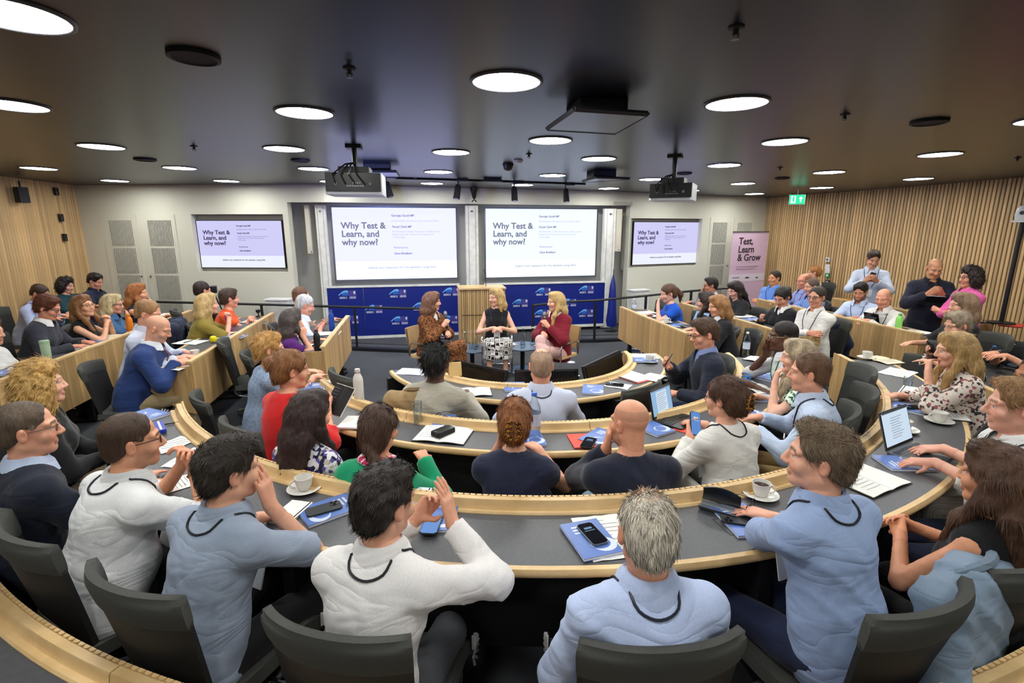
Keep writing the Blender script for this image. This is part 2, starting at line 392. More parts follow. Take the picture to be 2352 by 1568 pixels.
vent_door('door_2', FR, [(1627, 1677, 1634, 1666), (1681, 1730, 1690, 1722)], FR.uv(1675, 500)[1])
# concealed door in the slatted wall: its frame lines
Fd = Facet((7.76, 10.2), (8.06, 8.9))
# ------------------------------------------------------------------ columns, screens and boards in the recess
FY = Facet((-2.2, 9.44), (4.2, 9.58))     # front of the white posts and boards
def col_(x0, x1, y0, y1, name, lab, cat='column'):
    u0, z1 = FY.uv(x0, y0); u1, _ = FY.uv(x1, y0); z0 = max(.02, FY.uv(x0, y1)[1])
    r = thing(name, lab, cat, FY.pt((u0 + u1) / 2, z0), FY.rz); w = u1 - u0
    MB().box((0, .06, (z1 - z0) / 2), (w, .12, z1 - z0), bev=.008).build('post', 'white_paint', r)
    for k in (-1, 1): MB().box((k * w * .28, -.003, (z1 - z0) / 2), (.008, .008, z1 - z0 - .02)).build('channel', 'wall_recess', r)
    MB().box((0, -.006, z1 - z0 - .1), (w * .2, .01, .03)).build('bracket', 'steel_grey', r)
col_(722, 746, 471, 775, 'wall_column', 'white wall column left of the left projection screen')
col_(1069, 1098, 472, 770, 'wall_column', 'white wall column between the two projection screens')
col_(1390, 1416, 479, 755, 'wall_column', 'white wall column right of the right projection screen')
plain('speaker_beige', srgb(206, 199, 182), .6)
def array(x0, x1, y0, y1, lab):
    u0, z1 = FY.uv(x0, y0, -.06); u1, z0 = FY.uv(x1, y1, -.06)
    r = thing('column_speaker', lab, 'loudspeaker', FY.pt((u0 + u1) / 2, z0, -.06), FY.rz); w, h = u1 - u0, z1 - z0
    MB().box((0, .05, h / 2), (w, .1, h), bev=.01).build('cabinet', 'speaker_beige', r)
    MB().box((0, -.003, h * .53), (w * .78, .006, h * .86), bev=.004).build('speaker_grille', 'speaker_beige', r)
    MB().tube([(w * .3, -.002, h * .04), (w * .3, -.012, h * .04)], .012, 8).build('knob', 'steel_grey', r)
array(697, 718, 471, 582, 'slim white column speaker left of the left projection screen')
array(1407, 1426, 480, 577, 'slim white column speaker right of the right projection screen')
emis('slide_white', srgb(222, 230, 255), 1.65); emis('slide_tint', srgb(196, 198, 250), 1.6)
emis('slide_white_right', srgb(232, 242, 252), 1.45); emis('slide_tint_right', srgb(212, 222, 246), 1.4)
emis('slide_grey', srgb(122, 126, 142), 1.0); emis('slide_pale', srgb(186, 190, 208), 1.0); emis('slide_mid', srgb(120, 124, 146), 1.0)
emis('tv_white', srgb(236, 240, 255), 1.0); emis('tv_tint', srgb(206, 203, 246), 1.0); emis('tv_ink', srgb(62, 50, 92), 1.0); emis('tv_pale', srgb(150, 144, 196), 1.0)
def slide(F, x0, y0, x1, y1, d, lab, tv):
    u0, z1 = F.uv(x0, y0, d); u1, z0 = F.uv(x1, y1, d); W, H = u1 - u0, z1 - z0
    nm = 'wall_television' if tv else 'projection_screen'
    r = thing(nm, lab, 'television' if tv else 'screen', F.pt(u0, z0, d), F.rz)
    wm, tm, im, pm, mm = ('tv_white', 'tv_tint', 'tv_ink', 'tv_pale', 'tv_ink') if tv else ('slide_white_right' if x0 > 1000 else 'slide_white', 'slide_tint_right' if x0 > 1000 else 'slide_tint', 'slide_grey', 'slide_pale', 'slide_mid')
    bz = .012 if tv else .03
    fr = MB()
    for c, s in (((W / 2, .02, -bz / 2), (W + 2 * bz, .05, bz)), ((W / 2, .02, H + bz / 2), (W + 2 * bz, .05, bz)), ((-bz / 2, .02, H / 2), (bz, .05, H)), ((W + bz / 2, .02, H / 2), (bz, .05, H))): fr.box(c, s)
    fr.build('bezel' if tv else 'screen_frame', 'black_plastic' if tv else 'steel_grey', r)
    p = MB(); p.box((W / 2, .012, H * .6275), (W, .02, H * .745)); p.build('slide', tm, r)
    p = MB(); p.box((W / 2, .012, H * .1275), (W, .02, H * .255)); p.build('slide_footer', wm, r)
    T = lambda t, u, v, sz, m, b=0, **k: text_mesh(t, sz * H, m, r, (u * W, -.002, (1 - v) * H), (PI / 2, 0, 0), b * H, **k)
    T('Why Test &\nLearn, and\nwhy now?', .063, .285, .122, im, .0032, ls=.94)
    T('Georgia Gould MP', .467, .12, .042, mm, .001); T('Parliamentary Secretary at the Cabinet Office', .467, .19, .036, pm)
    T('Feryal Clark MP', .47, .275, .042, mm, .001)
    T('Parliamentary Under Secretary of State at the\nDepartment for Science, Innovation and\nTechnology', .47, .34, .036, pm, ls=1.1)
    T('Moderated by', .475, .565, .036, mm); T('Dave Bradbert', .478, .65, .042, mm, .001); 
    T('Submit your questions for the speakers using Slido', .26, .85, .047, mm, .0004)
    return r
slide(NB, 761, 476, 1050, 637, .12, 'large left projection screen showing the pale slide, above the blue boards', False)
slide(NB, 1115, 479, 1366, 632, .12, 'large right projection screen showing the pale slide, above the lectern', False)
slide(FL, 450, 507, 656, 614.5, -.1, 'lilac-tinted wall television set in a recess beside the vented doors', True)
slide(FR, 1457, 510, 1598, 603, -.1, 'lilac-tinted wall television set in a recess beside the pink banner', True)
plain('board_blue', srgb(18, 36, 122), .35); plain('logo_sky', srgb(110, 176, 232), .4); plain('logo_white', srgb(200, 206, 226), .4); plain('logo_deep', srgb(44, 96, 184), .4); plain('logo_violet', srgb(70, 66, 140), .4)
lg = MB()   # bridge-shaped swoosh, crest and two lines of print too small to read
a = np.linspace(0, 1, 9); arc = [(-.15 + .17 * t, .012 + .085 * math.sin(t * PI * .62) ** 1.1) for t in a]
lo = [(x + .004, z - .012 - .03 * t) for (x, z), t in zip(arc, a)]
for i in range(8): lg.raw([(arc[i][0], 0, arc[i][1]), (arc[i + 1][0], 0, arc[i + 1][1]), (lo[i + 1][0], 0, lo[i + 1][1]), (lo[i][0], 0, lo[i][1])], [(3, 2, 1, 0)], 0)
for i in range(3, 8): lg.raw([(lo[i][0], 0, lo[i][1]), (lo[i + 1][0], 0, lo[i + 1][1]), (lo[i + 1][0], 0, .0), (lo[i][0], 0, .0)], [(3, 2, 1, 0)], 2)
lg.raw([(.03, 0, .092), (.16, 0, .092), (.16, 0, -.06), (.03, 0, -.06)], [(3, 2, 1, 0)], 3)
lg.raw([(x, -.001, z) for x, z in ((.115, .08), (.145, .08), (.147, .045), (.13, .02), (.113, .045))], [(4, 3, 2, 1, 0)], 1)
for z in (-.02, -.04): 
    for x0, x1 in ((-.13, -.03), (-.02, .0), (.045, .1), (.105, .15)): lg.raw([(x0, -.001, z), (x1, -.001, z), (x1, -.001, z - .011), (x0, -.001, z - .011)], [(3, 2, 1, 0)], 1)
LOGO = lg.mesh('logo', ['logo_sky', 'logo_white', 'logo_deep', 'logo_violet'])
def board(x0, y0, x1, y1, logos, lab, seams):
    u0, z1 = FY.uv(x0, y0, .02); u1, z0 = FY.uv(x1, y1, .02)
    r = thing('display_board', lab, 'display board', FY.pt(u0, z0, .02), FY.rz); W, H = u1 - u0, z1 - z0
    e = [0] + [FY.uv(s, 700, .02)[0] - u0 for s in seams] + [W]
    for p, q in zip(e, e[1:]): MB().box(((p + q) / 2, .015, H / 2), (q - p - .006, .03, H), bev=.003).build('panel', 'board_blue', r)
    MB().box((W / 2, .012, -.03), (W, .05, .05)).build('bottom_rail', 'white_paint', r)
    MB().box((W / 2, .012, H + .018), (W, .05, .03)).build('top_rail', 'white_paint', r)
    MB().box((W / 2, .05, -.03 - z0 / 2), (W, .03, max(z0 - .07, .02))).build('kick_board', 'black_matte', r)
    for x, y in logos:
        u, z = FY.uv(x, y, .025); link('logo', LOGO, r, (u - u0, -.003, z - z0))
board(750, 662, 1058, 762, [(797, 679), (913, 676), (1035, 672), (858, 712), (966, 706), (917, 738), (803, 736), (1032, 736)], 'long blue display board with small logos, left of the lectern', [836])
board(1112, 655, 1386, 742, [(1247, 672), (1346, 667), (1194, 698), (1345, 721), (1244, 722), (1306, 697)], 'long blue display board with small logos, right of the lectern', [1283])
# lectern of upright slats
LY = 8.4; lx0 = aty(1056, 700, LY)[0]; lx1 = aty(1161, 700, LY)[0]; lz = aty(1108, 664, LY)[2]
lec = thing('slatted_lectern', 'tall lectern of upright oak slats behind the seated panel', 'lectern', ((lx0 + lx1) / 2, LY, 0)); LW = lx1 - lx0
MB().box((0, .25, (lz + .3) / 2), (LW - .06, .4, lz - .3)).build('cabinet', 'oak_panel', lec)
MB().box((0, .22, lz + .01), (LW + .02, .5, .025)).build('top', 'oak_edge', lec)
ns = 24; sm = MB().box((0, 0, lz / 2), (LW / ns * .72, .03, lz - .01)).mesh('slat', 'oak_slat')
for i in range(ns): link('slat', sm, lec, (-LW / 2 + (i + .5) * LW / ns, .02, 0))
MB().box((0, .006, lz * .56), (LW - .08, .006, .012)).build('slot_row', 'black_matte', lec)
MB().tube([(.08, .2, lz + .02), (.08, .18, lz + .22), (.03, .12, lz + .32)], .005, 6).build('gooseneck_microphone', 'black_plastic', lec)
sd = MB(); 
for k in (-1, 1): sd.box((k * (LW / 2 - .015), .25, lz / 2), (.03, .42, lz))
sd.build('side_panel', 'oak_edge', lec)
# furled flag, white low cabinets by the back wall, roller banner
fp = aty(1404, 745, 9.3); fp[2] = 0
fl = thing('furled_flag', 'furled dark blue flag on a pole right of the blue boards', 'flag', fp)
MB().tube([(0, 0, .03), (0, 0, 1.2)], .012, 8).build('pole', 'steel_grey', fl); MB().lathe([(.12, 0), (.12, .02), (.02, .035)], 16).build('base', 'black_steel', fl)
fm = MB(); fm.lathe([(.10 * s + .01 * math.sin(i * 2.1), z) for i, (s, z) in enumerate(((.9, .1), (1, .2), (.95, .4), (.75, .65), (.5, .9), (.15, 1.12)))], 14); fm.build('cloth', 'board_blue', fl, smooth=True)
for x, y, F, lab in ((635, 690, FL, 'white low wall cabinet behind the left handrail'), (1474, 668, FR, 'white low wall cabinet behind the right handrail')):
    u, z = F.uv(x, y, .34); r = thing('low_cabinet', lab, 'cabinet', F.pt(u, 0, .34), F.rz)
    MB().box((0, .1, z / 2), (.4, .2, z), bev=.01).build('carcass', 'white_paint', r); MB().box((0, .1, z + .01), (.44, .24, .02)).build('lid', 'white_plastic', r)
    MB().box((0, -.004, z / 2), (.34, .012, z - .1)).build('door', 'white_paint', r)
bu = FR; b0 = atpl(1684, 533, FR.pt(0, 0, .55), FR.n); b1 = atpl(1766, 533, FR.pt(0, 0, .55), FR.n)
plain('banner_pink', srgb(222, 190, 214), .5); plain('banner_ink', srgb(52, 40, 50), .6); plain('banner_band', srgb(232, 222, 234), .5); plain('banner_faint', srgb(170, 138, 166), .6)
bw = np.linalg.norm((b1 - b0)[:2]); bh = b0[2]
ban = thing('roller_banner', 'pink roller banner in the right corner', 'banner', (b0[0], b0[1], 0), math.atan2(b1[1] - b0[1], b1[0] - b0[0]))
MB().box((bw / 2, .0, bh / 2 + .03), (bw, .006, bh - .06)).build('fabric', 'banner_pink', ban); MB().box((bw / 2, .02, .035), (bw + .04, .16, .07), bev=.02).build('cassette', 'steel_grey', ban)
MB().box((bw / 2, .0, bh + .005), (bw, .02, .025)).build('top_rail', 'steel_grey', ban); MB().tube([(bw / 2, .02, .05), (bw / 2, .02, bh)], .01, 8).build('rear_pole', 'steel_grey', ban)
MB().box((bw / 2, -.005, bh - .935 * bw), (bw, .003, .15 * bw)).build('logo_band', 'banner_band', ban)
text_mesh('Test,\nLearn\n& Grow', .195 * bw, 'banner_ink', ban, (.18 * bw, -.006, bh - .245 * bw), (PI / 2, 0, 0), .0035, ls=.86)
mk = MB()
for k in range(2): mk.box((.47 * bw - k * .04, -.006, bh - (.70 + .05 * k) * bw), (.6 * bw - k * .08, .003, .012))
mk.build('small_print', 'banner_faint', ban)
mk = MB(); mk.box((.5 * bw, -.008, bh - .935 * bw), (.1 * bw, .003, .03)); mk.box((.78 * bw, -.008, bh - .945 * bw), (.06 * bw, .003, .025)); mk.box((.18 * bw, -.008, bh - .925 * bw), (.2 * bw, .003, .012)); mk.build('partner_logo', 'banner_ink', ban)
# handrails and the low kerb they stand on
def rail(pts, posts, lab, z):
    P = [atz(*p) for p in pts]; o = P[0].copy(); o[2] = 0
    r = thing('handrail', lab, 'handrail', o)
    MB().tube([p - o for p in P], .02, 8).build('rail', 'black_steel', r, smooth=True)
    MB().tube([p - o - [0, 0, p[2] - .12] for p in P], .008, 6).build('lower_rail', 'black_steel', r)
    for t in posts:
        Q = P[int(t)] + (P[min(int(t) + 1, len(P) - 1)] - P[int(t)]) * (t - int(t)) - o
        MB().box((Q[0], Q[1], Q[2] / 2), (.035, .035, Q[2])).build('post', 'black_steel', r)
    kb = MB()
    for p, q in zip(P, P[1:]):
        d = q - p; L = np.hypot(d[0], d[1]); m = (p + q) / 2 - o; kb.box((m[0], m[1], .025), (L, .12, .05), rotz(math.atan2(d[1], d[0])))
    kb.build('kerb', 'black_steel', r)
rail([(975, 709, .72), (814, 705, .72), (600, 699, .74), (360, 693, .78)], [.0, 1, 2, 2.6], 'black handrail on posts along the left side of the stage', .72)
rail([(1224, 701, .72), (1300, 693, .72), (1368, 690, .74), (1484, 679, .8), (1588, 668, .86), (1690, 660, .9)], [0, 2, 3, 4, 5], 'black handrail on posts along the right side of the stage', .72)
# ------------------------------------------------------------------ curved desks
CX, CY = 1.023, 4.955
def arcp(r, phi, z=0): a = math.radians(phi); return np.array([CX + r * math.sin(a), CY - r * math.cos(a), z])
def sweep(mb, prof, p0, p1, n, mi=0):
    k = len(prof); vs = []; fs = []
    for i in range(n + 1):
        ph = p0 + (p1 - p0) * i / n
        vs += [arcp(r, ph, z) for r, z in prof]
    for i in range(n):
        for j in range(k): fs.append((i * k + j, i * k + (j + 1) % k, (i + 1) * k + (j + 1) % k, (i + 1) * k + j))
    fs += [tuple(range(k))[::-1], tuple(range(n * k, n * k + k))]
    return mb.raw(vs, fs, mi)
def curved_desk(lab, Rl, Rn, zt, zl, p0, p1, n, ribs, joints):
    r = thing('curved_desk', lab, 'desk', (0, 0, 0))
    dk = MB(); sweep(dk, [(Rl + .09, zt), (Rl + .09, zt - .03), (Rn - .032, zt - .03), (Rn - .032, zt)], p0, p1, n); dk.build('desk_top', 'laminate', r)
    ns_ = MB(); e = .032; sweep(ns_, [(Rn - e, zt + .001), (Rn - e, zt - .036), (Rn - .01, zt - .036), (Rn, zt - .026), (Rn + .001, zt - .012), (Rn - .008, zt + .001)][::1], p0, p1, n); ns_.build('edge_nosing', 'oak_edge', r, smooth=True, auto=50)
    js = [p0] + list(joints) + [p1]; g = .0022 / Rl * 57
    for a, c in zip(js, js[1:]):
        lg_ = MB(); cov = [(Rl + .058, zl), (Rl + .062, zl - .008), (Rl + .064, zt + (zl - zt) * .5), (Rl + .072, zt + .010), (Rl + .094, zt + .012), (Rl + .1, zt + .004)]
        sweep(lg_, [(Rl + .026, zl - .05), (Rl + .026, zl - .004), (Rl + .03, zl)] + cov + [(Rl + .1, zt - .03), (Rl + .06, zt - .05)], a + g, c - g, max(3, int(n * (c - a) / (p1 - p0)))); lg_.build('ledge', 'oak_edge', r, smooth=True, auto=35)
    pn = MB(); sweep(pn, [(Rl + .014, zl - .006), (Rl + .014, .27), (Rl + .03, .27), (Rl + .03, zl - .006)], p0, p1, n); pn.build('front_panel', 'oak_panel', r, smooth=True, auto=35)
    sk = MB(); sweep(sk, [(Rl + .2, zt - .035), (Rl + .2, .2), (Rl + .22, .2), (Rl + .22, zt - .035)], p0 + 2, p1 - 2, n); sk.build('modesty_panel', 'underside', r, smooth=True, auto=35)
    for ph in np.linspace(p0 + 4, p1 - 4, max(3, int((p1 - p0) / 24))):
        MB().box((0, 0, zt / 2 - .02), (.06, .34, zt - .04)).build('leg', 'black_steel', r, arcp((Rl + .12 + Rn) / 2, ph), math.radians(ph))
    rb = MB(); rr = .0125; rb.raw([(rr * math.cos(t), -rr * 1.1 * math.sin(t), z) for z in (.27, zl) for t in np.linspace(0, PI, 6)], [(0, 1, 2, 3, 4, 5), (11, 10, 9, 8, 7, 6)] + [(i + 1, i, i + 6, i + 7) for i in range(5)])
    rm = rb.mesh('rib', 'oak_edge', True, 50)
    for a, c in ribs:
        for ph in np.arange(a, c, .0285 / Rl * 57.3): link('rib', rm, r, arcp(Rl + .014, ph), math.radians(ph))
    # cable flap cut in the desk top
    return r
D1, D2, D3, D4 = .70, .73, .765, .625
dk1 = curved_desk('innermost curved desk with black monitors inside it, closest to the stage', 1.0, 1.385, D1, .735, -78, 86, 40, [(-60, 84)], (-20, 30))
dk2 = curved_desk('middle curved desk, between the innermost and the large near one', 1.96, 2.35, D2, .78, -68.5, 76, 56, [(-68, 75)], (-35, 0, 38))
dk3 = curved_desk('large curved desk with the near row of people behind it', 2.95, 3.42, D3, .815, -64.5, 73.5, 76, [(-65, 74)], (-42, -18, 6, 30, 52))
dk4 = curved_desk('outermost curved desk crossing the bottom corners of the photo', 3.95, 4.8, D4, .675, -52, 78, 80, [(-52, -8), (6, 44)], (-30, -5, 25, 50))
for ph in (-50, -44, -38, -31, -24, 20, 28): # seams of the outer desk top
    sq = MB(); A = arcp(4.1, ph, D4 + .0005); B = arcp(4.75, ph, D4 + .0005); m = (A + B) / 2; sq.box(m, (.004, .6, .001), rotz(math.radians(ph))); sq.build('seam', 'black_matte', dk4)
fq = MB(); ph = 5.5
for rr_, a0, a1 in ((3.16, 3.2, 7.4), (3.28, 3.2, 7.4)): sweep(fq, [(rr_, D3 + .0006), (rr_ + .002, D3 + .0006), (rr_ + .002, D3 - .001), (rr_, D3 - .001)], a0, a1, 6)
for a in (3.2, 7.4): A = arcp(3.16, a, D3); B = arcp(3.282, a, D3); fq.box((A + B) / 2, (.003, .122, .0016), rotz(math.radians(a)))
fq.build('cable_flap', 'black_matte', dk3)
# straight desks of the two wings
def wing(lab, X, Y0, Y1, sd, zt=.745, zp=.79, dep=.43, end=True):
    r = thing('straight_desk', lab, 'desk', (X, Y0, 0)); L = Y1 - Y0
    n = max(4, round(L / .155)); bm = MB().box((0, 0, (zp + .31) / 2), (.022, L / n - .003, zp - .31), bev=.002).mesh('board', 'oak_panel')
    for i in range(n): link('board', bm, r, (0, (i + .5) * L / n, 0))
    MB().box((sd * .012, L / 2, zp + .009), (.05, L, .018)).build('top_edge', 'oak_edge', r)
    MB().box((sd * (dep / 2 + .02), L / 2, zt - .014), (dep, L - .02, .028)).build('desk_top', 'laminate', r)
    MB().box((sd * (dep + .015), L / 2, zt - .016), (.03, L, .036), bev=.01).build('edge_nosing', 'oak_edge', r)
    if end:
        for y in (0, L):
            e = MB(); pz = [(0, .31), (sd * dep * .25, .34), (sd * (dep + .03), .64), (sd * (dep + .03), zt + .004), (0, zt + .02)]
            t = .014 if y == 0 else -.014
            vs = [(x, y - t * k, z) for k in (1, 0) for x, z in pz]; fs = [(0, 1, 2, 3, 4), (9, 8, 7, 6, 5)] + [(i, i + 5, (i + 1) % 5 + 5, (i + 1) % 5) for i in range(5)]
            e.raw(vs, fs).build('end_panel', 'oak_panel', r)
    for y in np.linspace(.15, L - .15, max(2, int(L / 1.2) + 1)):
        MB().box((sd * .12, y, zt / 2 - .02), (.05, .05, zt - .04)).build('leg', 'black_steel', r); MB().box((sd * .3, y, .015), (.45, .06, .03)).build('foot', 'black_steel', r)
    return r
wing('straight desk of the left wing nearest the stage, purple-shirted woman at it', -1.015, 5.30, 7.22, -1)
wing('straight desk of the left wing where the man in the blue suit sits', -2.1, 4.9, 7.64, -1)
wing('straight desk of the left wing nearest the slatted wall', -3.34, 4.48, 8.08, -1)
wing('straight desk of the right wing nearest the stage, woman in bright blue at it', 2.97, 5.3, 7.31, 1)
wing('straight desk of the right wing where the man with folded arms and white shirt sits', 4.09, 5.1, 7.6, 1)
wing('straight desk of the right wing with the green bottle on it', 5.6, 4.8, 7.75, 1)
wing('straight desk of the right wing closest to the slatted wall with a red folder', 6.93, 5.4, 7.6, 1)
# ------------------------------------------------------------------ ceiling lamps and fittings
emis('lamp_glow', (.985, 1, .965, 1), LAMP)
plain('lamp_rim', srgb(52, 51, 55), .4)
LD = .46 * HC
lp = [(1163, 187), (700, 258), (1692, 237), (1264, 322), (653, 341), (1036, 349), (1375, 364), (233, 336), (1802, 325), (2159, 354), (1007, 394), (1269, 402), (413, 385), (89, 386), (264, 414.5), (520, 415), (1663, 379), (1904, 395), (2109, 410), (1706, 421), (1733, 444.5), (1887, 430.5), (992, 420.5), (1398, 432), (720, 387), (762, 416), (1497, 411), (1583, 437), (1200, 424), (28, 241), (22, 32), (2408, 274)]
lamps = sorted(lp)
dm = MB().lathe([(.001, -.001), (LD / 2 - .004, -.001), (LD / 2 - .004, .004), (.001, .004)], 40, cap=False).mesh('diffuser', 'lamp_glow')
rm_ = MB().lathe([(LD / 2 - .004, .0), (LD / 2 - .003, -.006), (LD / 2 + .012, -.005), (LD / 2 + .014, .006)], 40, cap=False).mesh('rim', 'lamp_rim', True)
ORD = 'first second third fourth fifth sixth seventh eighth ninth tenth eleventh twelfth thirteenth fourteenth fifteenth sixteenth seventeenth eighteenth nineteenth twentieth'.split()
def lamp(P, lab):
    r = thing('ceiling_lamp', lab, 'ceiling lamp', (P[0], P[1], cz(P[0], P[1]) - .004), 0, 'round lamps set in the dark ceiling')
    r.rotation_euler = (math.atan(-HC * KY), math.atan(HC * KX), 0)
    link('diffuser', dm, r); link('rim', rm_, r)
for i, (x, y) in enumerate(lamps):
    k = i if i < 16 else len(lamps) - 1 - i
    lamp(atceil(x, y), 'round glowing ceiling lamp, %s from the %s edge of the photo' % (ORD[k], 'left' if i < 16 else 'right'))
for k, (x, y) in enumerate([(-4.2, .4), (-2.2, 1.0), (.2, .9), (2.6, 1.0), (4.9, 2.2), (6.6, 3.4), (-.9, -.8), (1.6, -.9), (4.0, -.6), (-3.4, -1.2), (6.4, .6), (-4.6, 2.9)]):  # unseen lamps continuing the ceiling pattern, added to light the near rows
    lamp((x, y), 'unseen round ceiling lamp added behind the photographer, %s of that group' % ORD[k])
plain('fitting_dark', srgb(24, 23, 26), .6)
for (x, y, wpx), wh in zip([(445, 127, 118), (333, 365, 48), (690, 367, 44), (2135, 278, 80), (1572, 397, 36), (1797, 408, 34)], ['above the left lamps, the largest dark disc', 'between the two far left lamps', 'above the left projector, a small one', 'near the right edge of the photo', 'right of the right projector pole', 'above the green exit sign']):
    P = atceil(x, y); D = abs(atceil(x + wpx / 2, y)[0] - atceil(x - wpx / 2, y)[0]) * .95
    r = thing('ceiling_speaker', 'round dark ceiling speaker ' + wh, 'ceiling speaker', (P[0], P[1], P[2] - .004)); r.rotation_euler = (math.atan(-HC * KY), math.atan(HC * KX), 0)
    MB().lathe([(D / 2, .003), (D / 2, -.012), (D / 2 - .015, -.016), (D / 2 - .02, -.008)], 32, cap=False).build('ring', 'fitting_dark', r, smooth=True); MB().lathe([(.001, -.009), (D / 2 - .02, -.009), (D / 2 - .02, .002)], 32, cap=False).build('mesh_cover', 'black_matte', r)
for (x, y), wh in zip([(802, 156), (445, 335), (1691, 62), (1941, 262), (1215, 353), (1792, 384), (2338, 362)], ['left of the big central lamp', 'over the far left lamps', 'at the top right, the nearest one', 'right of the upper right lamp', 'above the track spotlights', 'near the exit sign', 'at the right edge']):
    P = atceil(x, y); r = thing('sprinkler', 'small dark ceiling sprinkler head ' + wh, 'sprinkler', P); r.scale = (.75,) * 3
    MB().lathe([(.042, .0), (.04, -.008), (.015, -.012), (.012, -.03), (.02, -.034), (.02, -.038)], 14).build('body', 'fitting_dark', r, smooth=True); b = MB(); b.tube([(-.018, 0, -.03), (-.012, 0, -.055), (.012, 0, -.055), (.018, 0, -.03)], .004, 6); b.lathe([(.022, -.06), (.022, -.057)], 10); b.build('deflector', 'steel_grey', r)
P = atceil(1190, 368); r = thing('smoke_detector', 'small white smoke detector on the ceiling above the track spotlights', 'smoke detector', P)
MB().lathe([(.05, 0), (.05, -.012), (.042, -.03), (.02, -.036)], 18).build('cover', 'white_plastic', r, smooth=True); MB().lathe([(.055, .002), (.055, -.008)], 18).build('base', 'white_plastic', r)
P = atceil(1167, 377); r = thing('dome_camera', 'small black dome camera on the ceiling beside the smoke detector', 'camera', P)
MB().lathe([(.06, 0), (.06, -.03), (.05, -.06), (.02, -.075)], 16).build('dome', 'black_plastic', r, smooth=True); MB().lathe([(.065, .0), (.065, -.012)], 16).build('base', 'fitting_dark', r)
# suspended plates
plain('plate_grey', srgb(92, 98, 104), .3); plain('plate_white', srgb(196, 198, 214), .4)
def plate(px, drop, lab, mat, rod=True):
    C4 = []
    for x, y in px:
        rr = ray(x, y); t = (HC - drop) / (rr[2] + HC * (KY * rr[1] + KX * rr[0])); C4.append(CAM + rr * t)
    c = sum(C4) / 4; r = thing('suspended_panel', lab, 'ceiling panel', c)
    q = [p - c for p in C4]; a = sum((p - c) for p in C4) / 4
    m = MB(); m.raw([p for p in q] + [p + [0, 0, .025] for p in q], [(3, 2, 1, 0), (4, 5, 6, 7), (0, 1, 5, 4), (1, 2, 6, 5), (2, 3, 7, 6), (3, 0, 4, 7)]); m.build('panel', mat, r)
    fm = MB()
    for i in range(4): fm.tube([q[i] + [0, 0, .012], q[(i + 1) % 4] + [0, 0, .012]], .016, 4)
    fm.build('frame', 'fitting_dark', r)
    m = MB(); m.box((0, 0, .03 + drop / 2), (.3, .3, drop)); m.build('mount', 'black_matte', r)
plate([(1257, 299), (1413, 308), (1487, 266), (1320, 255)], .11, 'large square grey panel hung under the ceiling right of centre', 'plate_grey')
plate([(822, 405), (917, 406), (910, 396), (822, 395)], .10, 'pale panel hung under the ceiling behind the left projector', 'plate_white')
plate([(1338, 418), (1370, 417), (1446, 412), (1370, 409)], .10, 'flat dark-edged panel hung under the ceiling left of the right projector', 'plate_grey')
# spotlight track
ta, tb = atceil(905, 407), atceil(1345, 421)
tr = thing('spotlight_track', 'thin black spotlight track on the ceiling in front of the screens', 'track', ta)
MB().tube([(0, 0, -.012), tb - ta + [0, 0, -.012]], .012, 4).build('rail', 'black_steel', tr)
for i in range(3): MB().box((tb - ta) * (.1 + .4 * i) + [0, 0, -.004], (.04, .04, .02)).build('clip', 'black_steel', tr)
for i, (x, y, dx) in enumerate([(886, 403, 7), (1052, 410, -4), (1181, 416, -3), (1299, 420, -3)]):
    P = atceil(x, y); r = thing('spotlight', ['tilted black spotlight beside the left projector', 'black spotlight hanging above the left screen corner', 'black spotlight hanging between the two screens', 'black spotlight hanging above the right screen'][i], 'spotlight', P)
    MB().box((.07, 0, -.02), (.16, .04, .035), bev=.006).build('driver', 'black_steel', r); MB().tube([(0, 0, -.02), (0, 0, -.1)], .012, 8).build('stem', 'black_steel', r)
    a = (.25, -.16, 0, .05)[i]; d = np.array([math.sin(a), -.2, -math.cos(a)]); d /= np.linalg.norm(d); o = np.array([0, 0, -.09])
    MB().tube([o, o + d * .03, o + d * .2, o + d * .21], [.035, .047, .05, .046], 16).build('head', 'black_matte', r, smooth=True); MB().tube([o + d * .205, o + d * .214], [.04, .038], 16).build('lens', 'plate_white' if i else 'black_plastic', r)
P = atceil(1131, 409); r = thing('track_adapter', 'flat black box on the spotlight track between two spotlights', 'track adapter', P)
MB().box((0, 0, -.03), (.28, .06, .04), bev=.006).build('box', 'black_steel', r); MB().box((0, 0, -.0), (.24, .05, .02)).build('mount', 'black_matte', r)
P = atceil(1087, 432) + [0, -.12, 0]; r = thing('tracking_camera', 'black camera dome hanging above the middle wall column', 'camera', P)
MB().lathe([(.07, .0), (.07, -.03), (.05, -.1), (.035, -.16), (.02, -.19)], 16).build('housing', 'black_plastic', r, smooth=True); b = MB(); b.tube([(-.04, 0, -.24), (0, 0, -.2), (.04, 0, -.24)], .012, 6); b.build('antenna', 'black_plastic', r)
